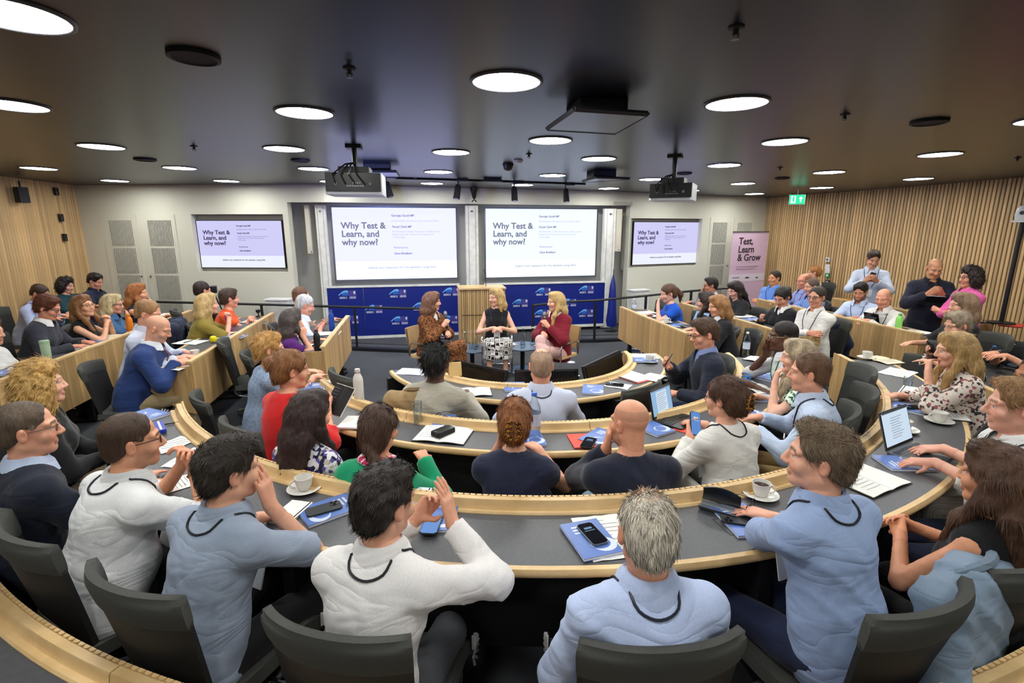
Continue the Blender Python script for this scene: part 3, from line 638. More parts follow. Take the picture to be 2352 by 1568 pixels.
# two projectors on poles
def projector(x, y, d, lab, turn, wd, watt):
    rr = ray(x, y); P = CAM + rr * d; r = thing('projector', lab, 'projector', P, turn); W, H, L = wd, wd * .38, wd * .95
    MB().box((0, L / 2, -H / 2), (W, L, H), bev=.02).build('case', 'projector_white', r)
    MB().box((0, -.004, -H / 2 + .012), (W * .97, .016, H * .86)).build('rear_panel', 'black_plastic', r)
    pm = MB(); 
    for i in range(7): pm.box((-W * .1 + i * W * .045, -.016, -H * .62), (W * .03, .012, H * .07))
    for i in range(4): pm.box((W * .0 + i * W * .04, -.016, -H * .48), (W * .025, .012, H * .06))
    pm.build('port', 'steel_grey', r)
    for k in (-1, 1): MB().tube([(k * W * .3, -.01, -H * .52), (k * W * .3, -.022, -H * .52)], [H * .1, H * .08], 12).build('knob', 'plate_grey', r)
    cb = MB()
    for k in range(4): cb.tube([(W * (-.3 + .17 * k), -.015, -H * .55), (W * (-.34 + .14 * k), -.05, -.02), (W * (-.12 + .05 * k), -.01, .07), (0, L * .3, .1)], .007, 6)
    cb.build('cable', 'black_plastic', r, smooth=True)
    MB().box((0, L * .45, .035), (W * .55, L * .6, .05)).build('mount_plate', 'black_steel', r)
    h = cz(P[0], P[1]) - P[2]; yy = L * .4
    MB().tube([(0, yy, .04), (0, yy, h + .02)], .024, 10).build('pole', 'black_steel', r); MB().box((0, yy, h - .01), (.14, .14, .03)).build('ceiling_plate', 'black_steel', r)
    g = MB()
    for i in range(7): g.box((-W / 2 - .003, L * (.3 + .06 * i), -H / 2), (.006, L * .03, H * .7))
    g.build('vent', 'steel_grey', r, kind='stuff')
    MB().tube([(W * .2, L, -H / 2), (W * .2, L + .05, -H / 2)], [.06, .055], 16).build('lens', 'black_plastic', r)
    ld = bpy.data.lights.new('projector_spill', 'AREA'); ld.shape = 'DISK'; ld.size = .09; ld.energy = watt; ld.color = (.3, .36, 1)  # added blue lamp at the lens, spilling a bluish glow onto the ceiling
    lo_ = bpy.data.objects.new('projector_spill', ld); COL.objects.link(lo_); lo_.parent = r; lo_.location = (W * .2, L + .06, -H / 2); lo_.rotation_euler = (PI / 2, 0, 0)
projector(810, 396, 4.6, 'white and black projector on a ceiling pole in front of the left screen', -.02, .50, 26)
projector(1541, 421, 5.2, 'white and black projector on a ceiling pole in front of the right screen', -.62, .43, 9)
# exit sign
emis('sign_green', srgb(40, 200, 140), 1.6); emis('sign_white', srgb(220, 255, 240), 1.6)
Pe = CAM + ray(1831, 458) * 8.9
ex = thing('exit_sign', 'green illuminated exit sign hanging at the right end of the ceiling', 'exit sign', Pe, -.5)
MB().box((0, .02, 0), (.25, .035, .17), bev=.005).build('case', 'white_plastic', ex); MB().box((0, -.0, 0), (.24, .004, .155)).build('face', 'sign_green', ex)
s = MB(); s.box((-.06, -.004, 0), (.075, .003, .12)); s.box((.055, -.004, -.01), (.022, .003, .07)); s.raw([(.02, -.005, .01), (.09, -.005, .01), (.055, -.005, .055)], [(0, 1, 2)]); s.build('pictogram', 'sign_white', ex)
s = MB(); s.box((-.058, -.008, .0), (.03, .003, .075)); s.tube([(-.058, -.006, .046), (-.058, -.01, .046)], .012, 10); s.build('running_figure', 'sign_green', ex)
MB().tube([(0, .02, .08), (0, .02, cz(Pe[0], Pe[1]) - Pe[2])], .008, 6).build('stem', 'steel_grey', ex)
# wall plates on the slatted wall, small loudspeaker in the left corner, black wall boxes
FRW = Facet((7.79, 9.94), (8.08, 8.75))
plain('plate_green', srgb(30, 130, 70), .4)
for i, (y, m, wh) in enumerate([(596, 'white_plastic', 'topmost pale switch plate'), (612, 'white_plastic', 'second pale switch plate'), (622, 'white_plastic', 'third pale switch plate'), (632, 'plate_green', 'green call-point box'), (648, 'black_plastic', 'dark box')]):
    u, z = FRW.uv(1900, y, .05); r = thing('wall_plate', wh + ' in the column on the slatted wall', 'wall plate', FRW.pt(u, z, .05), FRW.rz)
    MB().box((0, .012, 0), (.09, .024, .085), bev=.004).build('back_box', m, r); MB().box((0, -.004, 0), (.04, .012, .045), bev=.003).build('button', 'white_plastic' if i else 'steel_grey', r)
P = np.array([-5.74, 8.9, 2.45]); r = thing('corner_loudspeaker', 'small black loudspeaker high on the left slatted wall', 'loudspeaker', P, .9)
MB().box((0, 0, 0), (.14, .14, .22), bev=.02).build('cabinet', 'black_plastic', r); MB().tube([(.0, .0, .1), (0, .0, .2)], .015, 8).build('bracket', 'black_steel', r)
for k, (x, y) in enumerate([(173, 440), (180, 500), (187, 545)]):
    Pq = aty(x, y, 9.7); Pq[0] = -5.76; r = thing('wall_sensor', ['topmost', 'middle', 'lowest'][k] + ' small black sensor box near the left corner of the slatted wall', 'sensor', Pq)
    MB().box((0, 0, 0), (.05, .06, .12), bev=.006).build('housing', 'black_plastic', r); MB().box((.026, 0, .03), (.006, .03, .03)).build('window', 'screen_off', r)
# conference camera on its pole over the right-hand desks
bp = atz(2299, 742, .81); r = thing('camera_pole', 'white conference camera on a tall black pole at the right edge', 'camera', bp)
tz = None
for z in np.linspace(1.0, 2.4, 141):
    P = np.array([bp[0], bp[1], z]) - CAM; yy = 784 - FPX * (P @ _up) / (P @ _fw)
    if yy < 512: tz = z - bp[2]; break
MB().tube([(0, 0, .03), (0, 0, tz)], .024, 10).build('pole', 'black_steel', r); MB().lathe([(.14, 0), (.14, .015), (.03, .03)], 18).build('base', 'black_steel', r)
MB().box((0, 0, tz + .012), (.17, .15, .024), bev=.02).build('camera_foot', 'white_plastic', r); MB().lathe([(.075, .0), (.085, .06), (.08, .12), (.05, .165), (.01, .175)], 18, (0, 0, tz + .026)).build('camera_head', 'white_plastic', r, smooth=True)
MB().tube([(-.075, -.03, tz + .11), (-.09, -.035, tz + .11)], [.024, .022], 14).build('lens', 'black_plastic', r); MB().tube([(.05, 0, tz), (.07, .02, tz - .1), (.03, 0, tz - .25)], .008, 6).build('cable', 'black_plastic', r)
# monitors inside the innermost desk, backs to the audience
def monitor(p, lab):
    TL, TR, BR, BL = [np.array(v, float) for v in p]; c = (BL + BR) / 2; fl_ = c.copy(); fl_[2] = 0
    r = thing('stage_monitor', lab, 'monitor', fl_); e = (TR - TL); W = np.linalg.norm(e); e /= W; u = (TL + TR) / 2 - c; H = np.linalg.norm(u); u /= H; n = np.cross(e, u)
    R = np.stack([e, n, u], 1); mid = (TL + TR + BL + BR) / 4 - fl_
    MB().box(mid, (W, .035, H), R, bev=.01).build('case', 'black_plastic', r); MB().box(mid + n * .02, (W - .04, .004, H - .04), R).build('screen', 'screen_off', r)
    MB().box(mid - n * .03 - u * H * .1, (W * .7, .03, H * .5), R, bev=.01).build('rear_bulge', 'black_matte', r)
    MB().box(mid - n * .018 + u * H * .36, (W * .9, .006, .02), R).build('rear_lip', 'steel_grey', r)
    MB().box(mid - n * .048 - u * H * .05, (.04, .008, .04), R).build('badge', 'white_plastic', r)
    b = MB(); b.tube([mid - n * .04, mid * [1, 1, 0] - n * .08 + [0, 0, .02]], .03, 8); b.build('stand', 'black_steel', r); MB().box((mid[0], mid[1], .015), (W * .5, .3, .03)).build('foot', 'black_steel', r)
def mon(tl, tr, zt, lab, back=.12, dz=.42):
    A, B = atz(*tl, zt[0]), atz(*tr, zt[1]); e = B - A; e[2] = 0; e /= np.linalg.norm(e); n = np.array([e[1], -e[0], 0])
    o = n * back - np.array([0, 0, dz]); monitor([A, B, B + o, A + o], lab)
mon((1047, 826), (1166, 851), (.72, .72), 'black stage monitor on the left inside the innermost desk')
mon((1182, 849), (1328, 847), (.66, .66), 'black stage monitor in the middle, behind the bald head')
mon((1337, 842), (1422, 803), (.74, .76), 'black stage monitor on the right inside the innermost desk')
r = thing('floor_box', 'small white disc on the stage carpet right of the low tables', 'floor socket', atz(1312, 833, 0)); MB().lathe([(.06, 0), (.055, .015), (.03, .02)], 16).build('cap', 'white_plastic', r); MB().lathe([(.07, 0), (.07, .006)], 16).build('flange', 'steel_grey', r)
# ------------------------------------------------------------------ people: implicit surfaces meshed by surface nets
class Prims(list):
    def cap(s, a, b, ra, rb=None, k=.02, flat=0, sub=0):
        s.append(('c', np.array(a, float), np.array(b, float), ra, ra if rb is None else rb, k, flat, sub)); return s
    def ell(s, c, r, R=None, k=.02, sub=0):
        s.append(('e', np.array(c, float), np.array(r, float), None if R is None else np.array(R, float), None, k, 0, sub)); return s
_C8 = np.array([(i, j, k) for i in (0, 1) for j in (0, 1) for k in (0, 1)])
_E12 = [(a, b) for a in range(8) for b in range(a + 1, 8) if np.abs(_C8[a] - _C8[b]).sum() == 1]
def surf(prims, h, cuts=(), bumps=None, clip=None):
    lo, hi = [], []
    for p in prims:
        if p[7]: continue
        if p[0] == 'c': r = max(p[3], p[4]); lo += [np.minimum(p[1], p[2]) - r]; hi += [np.maximum(p[1], p[2]) + r]
        else: r = p[2].max() if p[3] is not None else p[2]; lo += [p[1] - r]; hi += [p[1] + r]
    lo = np.min(lo, 0) - 3 * h; hi = np.max(hi, 0) + 3 * h
    if clip is not None: lo = np.maximum(lo, clip[0]); hi = np.minimum(hi, clip[1])
    n = np.ceil((hi - lo) / h).astype(int) + 1
    F = np.full(n, .2, np.float32); ax = [lo[i] + h * np.arange(n[i]) for i in range(3)]
    for p in prims:
        k = max(p[5], 1e-4); m = k + 2.5 * h
        if p[0] == 'c': r = max(p[3], p[4]); a = np.minimum(p[1], p[2]) - r - m; b = np.maximum(p[1], p[2]) + r + m
        else: r = p[2].max() if p[3] is not None else p[2]; a = p[1] - r - m; b = p[1] + r + m
        i0 = np.clip(np.floor((a - lo) / h).astype(int), 0, n); i1 = np.clip(np.ceil((b - lo) / h).astype(int) + 1, 0, n)
        if (i1 <= i0).any(): continue
        X = ax[0][i0[0]:i1[0], None, None]; Y = ax[1][None, i0[1]:i1[1], None]; Z = ax[2][None, None, i0[2]:i1[2]]
        if p[0] == 'c':
            d = p[2] - p[1]; L2 = d @ d + 1e-12; x, y, z = X - p[1][0], Y - p[1][1], Z - p[1][2]
            t0 = (x * d[0] + y * d[1] + z * d[2]) / L2; t = np.clip(t0, 0, 1)
            D = np.sqrt((x - t * d[0]) ** 2 + (y - t * d[1]) ** 2 + (z - t * d[2]) ** 2) - (p[3] + t * (p[4] - p[3]))
            if p[6] & 1: D = np.maximum(D, (t0 - 1) * math.sqrt(L2))
            if p[6] & 2: D = np.maximum(D, -t0 * math.sqrt(L2))
        else:
            x, y, z = X - p[1][0], Y - p[1][1], Z - p[1][2]
            if p[3] is not None: R = p[3]; x, y, z = [R[0, i] * x + R[1, i] * y + R[2, i] * z for i in range(3)]
            r = p[2]; k0 = np.sqrt((x / r[0]) ** 2 + (y / r[1]) ** 2 + (z / r[2]) ** 2); k1 = np.sqrt((x / r[0] ** 2) ** 2 + (y / r[1] ** 2) ** 2 + (z / r[2] ** 2) ** 2) + 1e-9
            D = k0 * (k0 - 1) / k1
        S = F[i0[0]:i1[0], i0[1]:i1[1], i0[2]:i1[2]]
        if p[7]: D = -D; hh = np.maximum(k - np.abs(S - D), 0) / k; S[...] = np.maximum(S, D) + hh * hh * k * .25
        else: hh = np.maximum(k - np.abs(S - D), 0) / k; S[...] = np.minimum(S, D) - hh * hh * k * .25
    X, Y, Z = ax[0][:, None, None], ax[1][None, :, None], ax[2][None, None, :]
    if bumps is not None: F += bumps(X, Y, Z).astype(np.float32)
    for p, nn in cuts: F = np.maximum(F, (X - p[0]) * nn[0] + (Y - p[1]) * nn[1] + (Z - p[2]) * nn[2])
    return nets(F, lo, h)
def nets(F, lo, h):
    ins = F < 0; nx, ny, nz = F.shape
    cnt = np.zeros((nx - 1, ny - 1, nz - 1), np.int8)
    for i, j, k in _C8: cnt += ins[i:nx - 1 + i, j:ny - 1 + j, k:nz - 1 + k]
    I = np.nonzero((cnt > 0) & (cnt < 8)); N = len(I[0])
    val = np.stack([F[I[0] + i, I[1] + j, I[2] + k] for i, j, k in _C8], 1)
    acc = np.zeros((N, 3)); w = np.zeros(N)
    for a, b in _E12:
        m = (val[:, a] < 0) != (val[:, b] < 0); t = np.where(m, val[:, a] / np.where(m, val[:, a] - val[:, b], 1), 0)
        acc += m[:, None] * (_C8[a] + t[:, None] * (_C8[b] - _C8[a])); w += m
    V = lo + h * (np.stack(I, 1) + acc / np.maximum(w, 1)[:, None])
    idx = np.full(cnt.shape, -1, np.int32); idx[I] = np.arange(N)
    Q = []
    for a in range(3):
        b, c = [(1, 2), (2, 0), (0, 1)][a]
        s0 = [slice(None)] * 3; s1 = [slice(None)] * 3; s0[a] = slice(0, -1); s1[a] = slice(1, None)
        for s in (s0, s1): s[b] = slice(1, -1); s[c] = slice(1, -1)
        A, B = ins[tuple(s0)], ins[tuple(s1)]
        for flag, m in ((1, A & ~B), (0, B & ~A)):
            P = np.stack(np.nonzero(m), 1)
            if not len(P): continue
            P[:, b] += 1; P[:, c] += 1
            def at(db, dc): q = P.copy(); q[:, b] -= db; q[:, c] -= dc; return idx[q[:, 0], q[:, 1], q[:, 2]]
            f = np.stack([at(1, 1), at(0, 1), at(0, 0), at(1, 0)], 1)
            Q.append(f if flag else f[:, ::-1])
    return V, (np.concatenate(Q) if Q else np.zeros((0, 4), int))
def np_mesh(name, V, F, mat, col=None, extra=None):
    me = bpy.data.meshes.new(name); nv, nf = len(V), len(F)
    tv, tf = (extra if extra is not None else (np.zeros((0, 3)), np.zeros((0, 3), int)))
    me.vertices.add(nv + len(tv)); me.vertices.foreach_set('co', np.concatenate([V, tv]).astype(np.float32).ravel())
    me.loops.add(nf * 4 + len(tf) * 3); me.polygons.add(nf + len(tf))
    me.loops.foreach_set('vertex_index', np.concatenate([F.ravel(), (tf + nv).ravel()]).astype(np.int32))
    st = np.concatenate([np.arange(nf) * 4, nf * 4 + np.arange(len(tf)) * 3]).astype(np.int32)
    me.polygons.foreach_set('loop_start', st)
    me.polygons.foreach_set('use_smooth', np.ones(nf + len(tf), bool))
    me.materials.append(M[mat])
    if col is not None:
        at = me.attributes.new('Col', 'FLOAT_COLOR', 'POINT'); at.data.foreach_set('color', col.astype(np.float32).ravel())
    me.update(calc_edges=True); return me
def unit(v): v = np.array(v, float); return v / (np.linalg.norm(v) + 1e-12)
def ik(S, W, l1, l2, pole):
    d = W - S; L = np.linalg.norm(d); u = d / L; L = min(max(L, abs(l1 - l2) + .02), (l1 + l2) * .985)
    a = (l1 * l1 - l2 * l2 + L * L) / (2 * L); hgt = math.sqrt(max(l1 * l1 - a * a, 0)); p = np.array(pole, float); p = unit(p - u * (p @ u))
    return S + u * a + p * hgt, S + u * L
def fdir(th, az=0): return np.array([math.sin(th) * math.sin(az), math.sin(th) * math.cos(az), math.cos(th)])
EYE = None
SHOE = None
def hand(pr, W, f, n, s, curl, k=1.0, spread=.0):
    """palm with four unequal bent fingers and a thumb from its side; s=+1 right hand"""
    f = unit(f); n = unit(np.array(n, float) - f * (np.array(n, float) @ f)); t = np.cross(f, n) * -s      # t: towards the thumb
    pb = W + f * .02 * k
    for o, r in ((.03, .0135), (.011, .0145), (-.009, .014), (-.027, .0125)): pr.cap(W + t * o * .55 * k, W + f * .082 * k + t * o * k, .0165 * k, r * k, .012)
    for i, (o, L) in enumerate(((.031, .076), (.0105, .086), (-.010, .08), (-.029, .062))):
        c = curl * (.9 + .12 * i); b = W + f * .086 * k + t * o * k; d = f + t * (o * 2.2 + spread * (1.5 - i)); ang = 0
        r = .0088 - (i == 3) * .001
        for q, fr in enumerate((.42, .32, .26)):
            ang += c * (.55, .75, .5)[q]; dd = unit(unit(d) * math.cos(ang) + n * math.sin(ang)); e = b + dd * L * fr * k
            pr.cap(b, e, (r - q * .0007) * k, (r - (q + 1) * .0007) * k, .004); b = e
    b = W + f * .022 * k + t * .024 * k + n * .006 * k; d1 = unit(t * .75 + f * .7 + n * (.25 + .4 * curl)); e = b + d1 * .045 * k
    pr.cap(b, e, .0135 * k, .0105 * k, .012); d2 = unit(f * .9 + t * (.35 - .5 * curl) + n * (.2 + .5 * curl)); pr.cap(e, e + d2 * .034 * k, .0098 * k, .0078 * k, .005)
def arm_pose(nm, s, K):
    H, N = K['H'], K['N']; dz = K['desk']
    P = dict(
        desk=((.12 * s, .40, dz + .045), (-.55 * s, .85, -.03), (0, 0, -1), .3, (.8 * s, -.2, -.9)),
        fold=((-.03 * s, .37, dz + .05 + (.012 if s > 0 else 0)), (-.95 * s, .25, 0), (0, -.1, -1), .35, (.9 * s, -.1, -.8)),
        chin=(H + [.035 * s, .125, -.205], (-.25 * s, -.15, 1), (-.2 * s, -1, .1), 1.1, (.35 * s, .9, -1)),
        cheek=(H + [.085 * s, .085, -.175], (-.12 * s, -.1, 1), (-1 * s, -.25, 0), .35, (.5 * s, .9, -1)),
        mouth=(H + [.06 * s, .15, -.16], (-.75 * s, -.25, .75), (-.1 * s, -1, 0), .8, (.4 * s, .8, -1)),
        clasp=(H + [.045 * s, .2, -.2], (-.62 * s, -.05, .8), (-.75 * s, -.5, 0), .95, (.65 * s, .3, -1)),
        cross=((-.11 * s, .215 + (.03 if s > 0 else 0), N[2] - .24 + (.02 if s > 0 else 0)), (-1 * s, .1, .15), (0, -1, -.2), .5, (.9 * s, .15, -.9)),
        lap=((.05 * s, .27, .665), (-.75 * s, .55, -.1), (0, -.2, -1), .5, (.9 * s, -.4, -.5)),
        type=((.085 * s, .40, dz + .055), (-.1 * s, 1, -.08), (0, -.05, -1), .45, (.8 * s, -.3, -.9)),
        hold=((.075 * s, .32, N[2] - .13), (-.45 * s, .62, .55), (-.7 * s, -.5, .4), .75, (.8 * s, .1, -1)),
        write=((.10 * s, .38, dz + .045), (-.5 * s, .8, -.12), (-.55 * s, 0, -.8), .85, (.8 * s, -.2, -.9)),
        hang=((.25 * s, .03, N[2] - .58), (0, .1, -1), (-1 * s, 0, 0), .4, (.5 * s, -1, 0)),
        back=((.2 * s, -.02, .66), (0, .6, -.8), (-s, 0, 0), .4, (.6 * s, -1, 0)),
        mic=(N + [.03 * s, .2, -.13], (-.55 * s, .35, .75), (-.8 * s, -.5, 0), 1.1, (.8 * s, .1, -1)))
    if isinstance(nm, str): v = P[nm]
    else:
        v = list(nm); v[0] = (v[0][0] * s, v[0][1], v[0][2]); v[1] = (v[1][0] * s, v[1][1], v[1][2]); v[2] = (v[2][0] * s, v[2][1], v[2][2]); v[4] = (v[4][0] * s, v[4][1], v[4][2])
    return [np.array(v[0], float), np.array(v[1], float), np.array(v[2], float), v[3], np.array(v[4], float)]
RES = dict(A=(.0125, .0048, .0062, .0066), B=(.016, .0068, .0082, .0085), C=(.02, .0085, .0105, .0105))
def person(label, px, az, look=None, arms=('desk', 'desk'), lean=14, hair=('short', (60, 42, 30)), skin=(222, 176, 150), top=('shirt', (220, 220, 220), 2.0), legs=('trousers', (28, 28, 32)),
           q='C', fem=False, s=None, hz=None, stand=False, pitch=4, chair=True, desk=.745, glasses=None, lanyard=None, under=None, beard=None, group=None, roll=0, heavy=0, knees=(0, 0), extra=(), shoe=(20, 18, 18), cross=False, hunch=1.0, hipz=None, stool=False, tgt=None):
    s = s or (.92 if fem else .95); sh = min(1.0, s * 1.045); az = math.radians(az); look = az if look is None else math.radians(look)
    hy = look - az; le = math.radians(lean); ub, uh, ud, ur = RES[q]
    if tgt and len(px) == 2:      # how low the hips must be for the measured head to stand over its own seat
        kw_ = math.radians(lean); a_, b_ = fdir(kw_ * .75), fdir(kw_ * 1.15 * hunch); pt_ = math.radians(pitch)
        n_ = (a_ * .2 + b_ * .325) * s + unit(fdir(kw_ * .7 + pt_ * .5) + fdir(.25, hy) * .22) * .185 * s
        best = None
        for z_ in np.linspace(.80, 1.75, 191):
            R_ = (atz(px[0], px[1], z_) - rotz(-az) @ n_)[:2]; v_ = {'r': math.hypot(R_[0] - CX, R_[1] - CY), 'x': R_[0], 'y': R_[1]}[tgt[0]]
            if best is None or abs(v_ - tgt[1]) < best[0]: best = (abs(v_ - tgt[1]), z_)
        hipz = max(min(best[1] - n_[2], 1.02 if stand else .56), .72 if stand else .37)
    # skeleton in metres, local: +y forward, +x right
    pz = hipz or ((.97 if stand else .49) * (s if stand else 1)); P = np.array([0, 0, pz])
    d1, d2 = fdir(le * .75), fdir(le * 1.15 * hunch); Wt = P + d1 * .17 * s; Ch = P + (d1 * .2 + d2 * .165) * s; N = P + (d1 * .2 + d2 * .325) * s; Sm = N - d2 * .062 * s
    pt = math.radians(pitch); nd = unit(fdir(le * .7 + pt * .5) + fdir(.25, hy) * .22); H = N + nd * .185 * s
    cy, sy = math.cos(-hy), math.sin(-hy); Rh = rotz(-hy) @ rotx(-pt) @ roty(math.radians(roll))
    hd = lambda p: H + Rh @ (np.array(p, float) * sh)
    sw = (.172 if fem else .193) * s + heavy * .012
    K = dict(H=H, N=N, desk=desk); SH, EL, WR, HS = {}, {}, {}, {}
    if hz is None: hz = H[2]
    Rw = rotz(-az); root_xy = np.array(px[:2]) if len(px) == 3 else (atz(px[0], px[1], hz) - Rw @ H)[:2]
    off = np.array([root_xy[0], root_xy[1], hz - H[2]]); arms = list(arms)
    for i_ in (0, 1):
        a_ = arms[i_]
        if not isinstance(a_, str) and a_[0] == '@':      # a wrist measured in the photograph
            sg_ = (-1, 1)[i_]; p_ = Rw.T @ (atz(a_[1], a_[2], a_[3]) - off); arms[i_] = ((p_[0] * sg_, p_[1], p_[2]), *a_[4:])
    for sg, nm in ((1, arms[1]), (-1, arms[0])):
        S = Sm + [sg * (sw - .025), -.005, -.005]; w_, f, n, cu, pole = arm_pose(nm, sg, K); l1, l2 = .285 * s, .255 * s
        E, W_ = ik(S, w_, l1, l2, pole); SH[sg], EL[sg], WR[sg], HS[sg] = S, E, W_, (f, n, cu)
    hp = .09 * s; legsJ = {}
    for sg, kx in ((1, knees[1]), (-1, knees[0])):
        hip = P + [sg * hp, .0, -.02]
        if stand: kn = np.array([sg * .1 * s + kx, .05, pz * .54]); an = np.array([sg * .1 * s + kx, -.02, .09])
        else: kn = np.array([sg * (.10 + .02) * s + kx, .43 * s, .475 + (.07 if cross and sg > 0 else 0)]); an = np.array([sg * .11 * s + kx * .7, .43 * s - .02, .10])
        if cross and sg > 0 and not stand: kn = np.array([-.02, .42 * s, .60]); an = np.array([-.2, .60 * s, .24])
        legsJ[sg] = (hip, kn, an)
    wf = 1 if fem else 0
    # where the figure sits in the room: its head is at the measured place
    root = thing('person', label, 'person', (root_xy[0], root_xy[1], hz - H[2]), -az, group)
    # ---- body (skin) : torso and limbs, head, hands joined in one mesh
    B = Prims(); ti = -.012
    B.ell(P + [0, -.005, .02], np.array([.155 + wf * .008 + heavy * .02, .115 + heavy * .02, .12]) * s + ti, k=.06)
    B.ell(Wt, np.array([.135 + heavy * .03, .10 + heavy * .03, .14]) * s + ti, k=.06); B.ell(Ch, np.array([.158 - wf * .014, .112 + heavy * .012, .17]) * s + ti, rotx(-le), k=.06)
    for g in (1, -1):
        B.cap(Sm + [g * .05, 0, .0], SH[g], .062 * s + ti, .056 * s + ti, .05); B.cap(N + nd * .02, SH[g] + [-g * .03, 0, .02], .045 * s, .036 * s, .05)
        B.cap(SH[g], EL[g], .046 * s - wf * .004, .040 * s - wf * .003, .02); B.cap(EL[g], WR[g], .0405 * s - wf * .003, .0275 * s - wf * .002, .012)
        B.cap(WR[g], WR[g] + unit(HS[g][0]) * .02, .0265 * s - wf * .002, .023 * s, .01)
        hip, kn, an = legsJ[g]
        B.cap(hip, kn, .078 * s, .056 * s, .03); B.cap(kn, an, .052 * s, .036 * s, .02)
    B.cap(N - nd * .03, H - nd * .03, .058 * s - wf * .008, .055 * s - wf * .009, .03)
    Vb, Fb = surf(B, ub * 1.15)
    col = lambda c: np.array(srgb(*c))
    sk = col(skin) * [1, .92, .86, 1]; Cb = np.tile(sk, (len(Vb), 1))
    Hd = Prims(); e = lambda c, r, k=.02, R=None, sub=0: Hd.ell(hd(c), np.array(r) * sh, Rh if R is None else Rh @ R, k * sh, sub); cp = lambda a, b, ra, rb, k=.01, sub=0: Hd.cap(hd(a), hd(b), ra * sh, rb * sh, k * sh, 0, sub)
    nf = 1 - .1 * wf
    e((0, -.012, .036), (.074, .096, .08)); e((0, .02, -.032), (.060 * nf, .072, .082), .03); e((0, .066, -.096), (.024 * nf, .02, .018), .025)
    for g in (1, -1):
        cp((g * .052 * nf, -.008, -.062), (g * .012, .064, -.1), .017, .014, .025); e((g * .04, .062, -.034), (.024, .022, .022), .025)
        cp((g * .052, .068, .022), (g * .012, .086, .022), .011, .010, .014)
        Hd.ell(hd((g * .031, .098, .0)), np.array((.019, .014, .0125)) * s, Rh, .012 * s, 1)
        cp((g * .0195, .0865, .0075), (g * .031, .0885, .0098), .005, .0055, .004); cp((g * .031, .0885, .0098), (g * .043, .0815, .0065), .0055, .005, .004); cp((g * .021, .0845, -.0125), (g * .041, .0805, -.012), .0045, .0045, .006)
        e((g * .079, -.012, -.008), (.010, .0185, .031), .008, rotz(g * -.35)); Hd.ell(hd((g * .089, -.006, -.006)), np.array((.006, .009, .017)) * s, Rh, .006 * s, 1)
        e((g * .0115, .099, -.036), (.0085, .011, .0085), .006)
    cp((0, .088, .012), (0, .111 - .004 * wf, -.030), .0085, .0115, .01)
    cp((-.019, .086, -.064), (.019, .086, -.064), .0055, .0055, .006); cp((-.015, .087, -.074), (.015, .087, -.074), .0068, .0068, .006); Hd.cap(hd((-.022, .098, -.069)), hd((.022, .098, -.069)), .0025 * s, .0025 * s, .003, 0, 1)
    if beard and beard[1] > .5: e((0, .045, -.085), (.06, .06, .045), .02)
    Hd.cap(hd((0, -.02, -.05)), N + nd * .03, .056 * s - wf * .008, .058 * s - wf * .008, .03)
    Vh, Fh = surf(Hd, uh); L = ((Vh - H) @ Rh) / sh; Ch_ = np.tile(sk, (len(Vh), 1))
    def tint(m, c, a): Ch_[m] = Ch_[m] * (1 - a) + np.array(c) * a
    lip = (np.abs(L[:, 0]) < .023) & (L[:, 2] < -.058) & (L[:, 2] > -.081) & (L[:, 1] > .075); tint(lip, col((176, 92, 86) if fem else (178, 112, 100)) if sk[0] > .2 else sk * .8, .7 if fem else .5)
    tint((np.hypot(np.abs(L[:, 0]) - .042, L[:, 2] + .036) < .02) & (L[:, 1] > .04), sk * [1.05, .8, .78, 1], .45); tint((np.abs(L[:, 0]) > .075) & (L[:, 2] > -.05) & (L[:, 2] < .03), sk * [1.03, .82, .8, 1], .5)
    hs, hc = hair; hcl = col(hc)
    tint((np.abs(np.abs(L[:, 0]) - .032) < .021) & (np.abs(L[:, 2] - .0235 + .12 * (np.abs(L[:, 0]) - .032) ** 2 / .03) < .0062) & (L[:, 1] > .055), hcl * .7 if hs != 'bald' or beard else sk * .6, .75)
    if beard: 
        sm_ = lambda x: np.clip(x, 0, 1) ** 2 * (3 - 2 * np.clip(x, 0, 1))
        ba = sm_((L[:, 1] + .02) / .03) * np.maximum(sm_((-L[:, 2] - .046) / .012) * sm_((L[:, 1] - .0) / .02), sm_((np.abs(L[:, 0]) - .038) / .014) * sm_((-L[:, 2] - .022) / .03)) * sm_((L[:, 2] + .13) / .015) * ~lip * beard[1] * (.8 + .2 * np.sin(L[:, 0] * 900) * np.sin(L[:, 2] * 800))
        Ch_[:] = Ch_ * (1 - ba[:, None]) + col(beard[0]) * ba[:, None]
    if hs in ('bald', 'ring'): tint((L[:, 2] > .0) & (L[:, 1] < .05 - .2 * (L[:, 2] < .03)) & (L[:, 2] < .075), hcl, .28 if hs == 'bald' else .5)
    if hs == 'thin':
        a_ = np.clip((np.hypot(L[:, 0], L[:, 1] - .012) - .02) / .05, 0, 1)[:, None] * .85; m = (L[:, 2] > .05)[:, None]; Ch_ = np.where(m, Ch_ * (1 - a_) + hcl * a_, Ch_)
    Hn = Prims()
    for g in (1, -1): hand(Hn, WR[g] + unit(HS[g][0]) * .012, HS[g][0], HS[g][1], g, HS[g][2], (.93 if fem else 1.02) * s); Hn.cap(WR[g] + (EL[g] - WR[g]) * .2, WR[g] + unit(HS[g][0]) * .015, .031 * s - wf * .003, .024 * s, .01)
    Vn, Fn = surf_split(Hn, ud)
    V = np.concatenate([Vb, Vh, Vn]); F = np.concatenate([Fb, Fh + len(Vb), Fn + len(Vb) + len(Vh)]); Cn = np.tile(sk * [1.0, .94, .93, 1], (len(Vn), 1))
    link('body', np_mesh('body', V, F, 'skin', np.concatenate([Cb, Ch_, Cn])), root)
    global EYE, SHOE
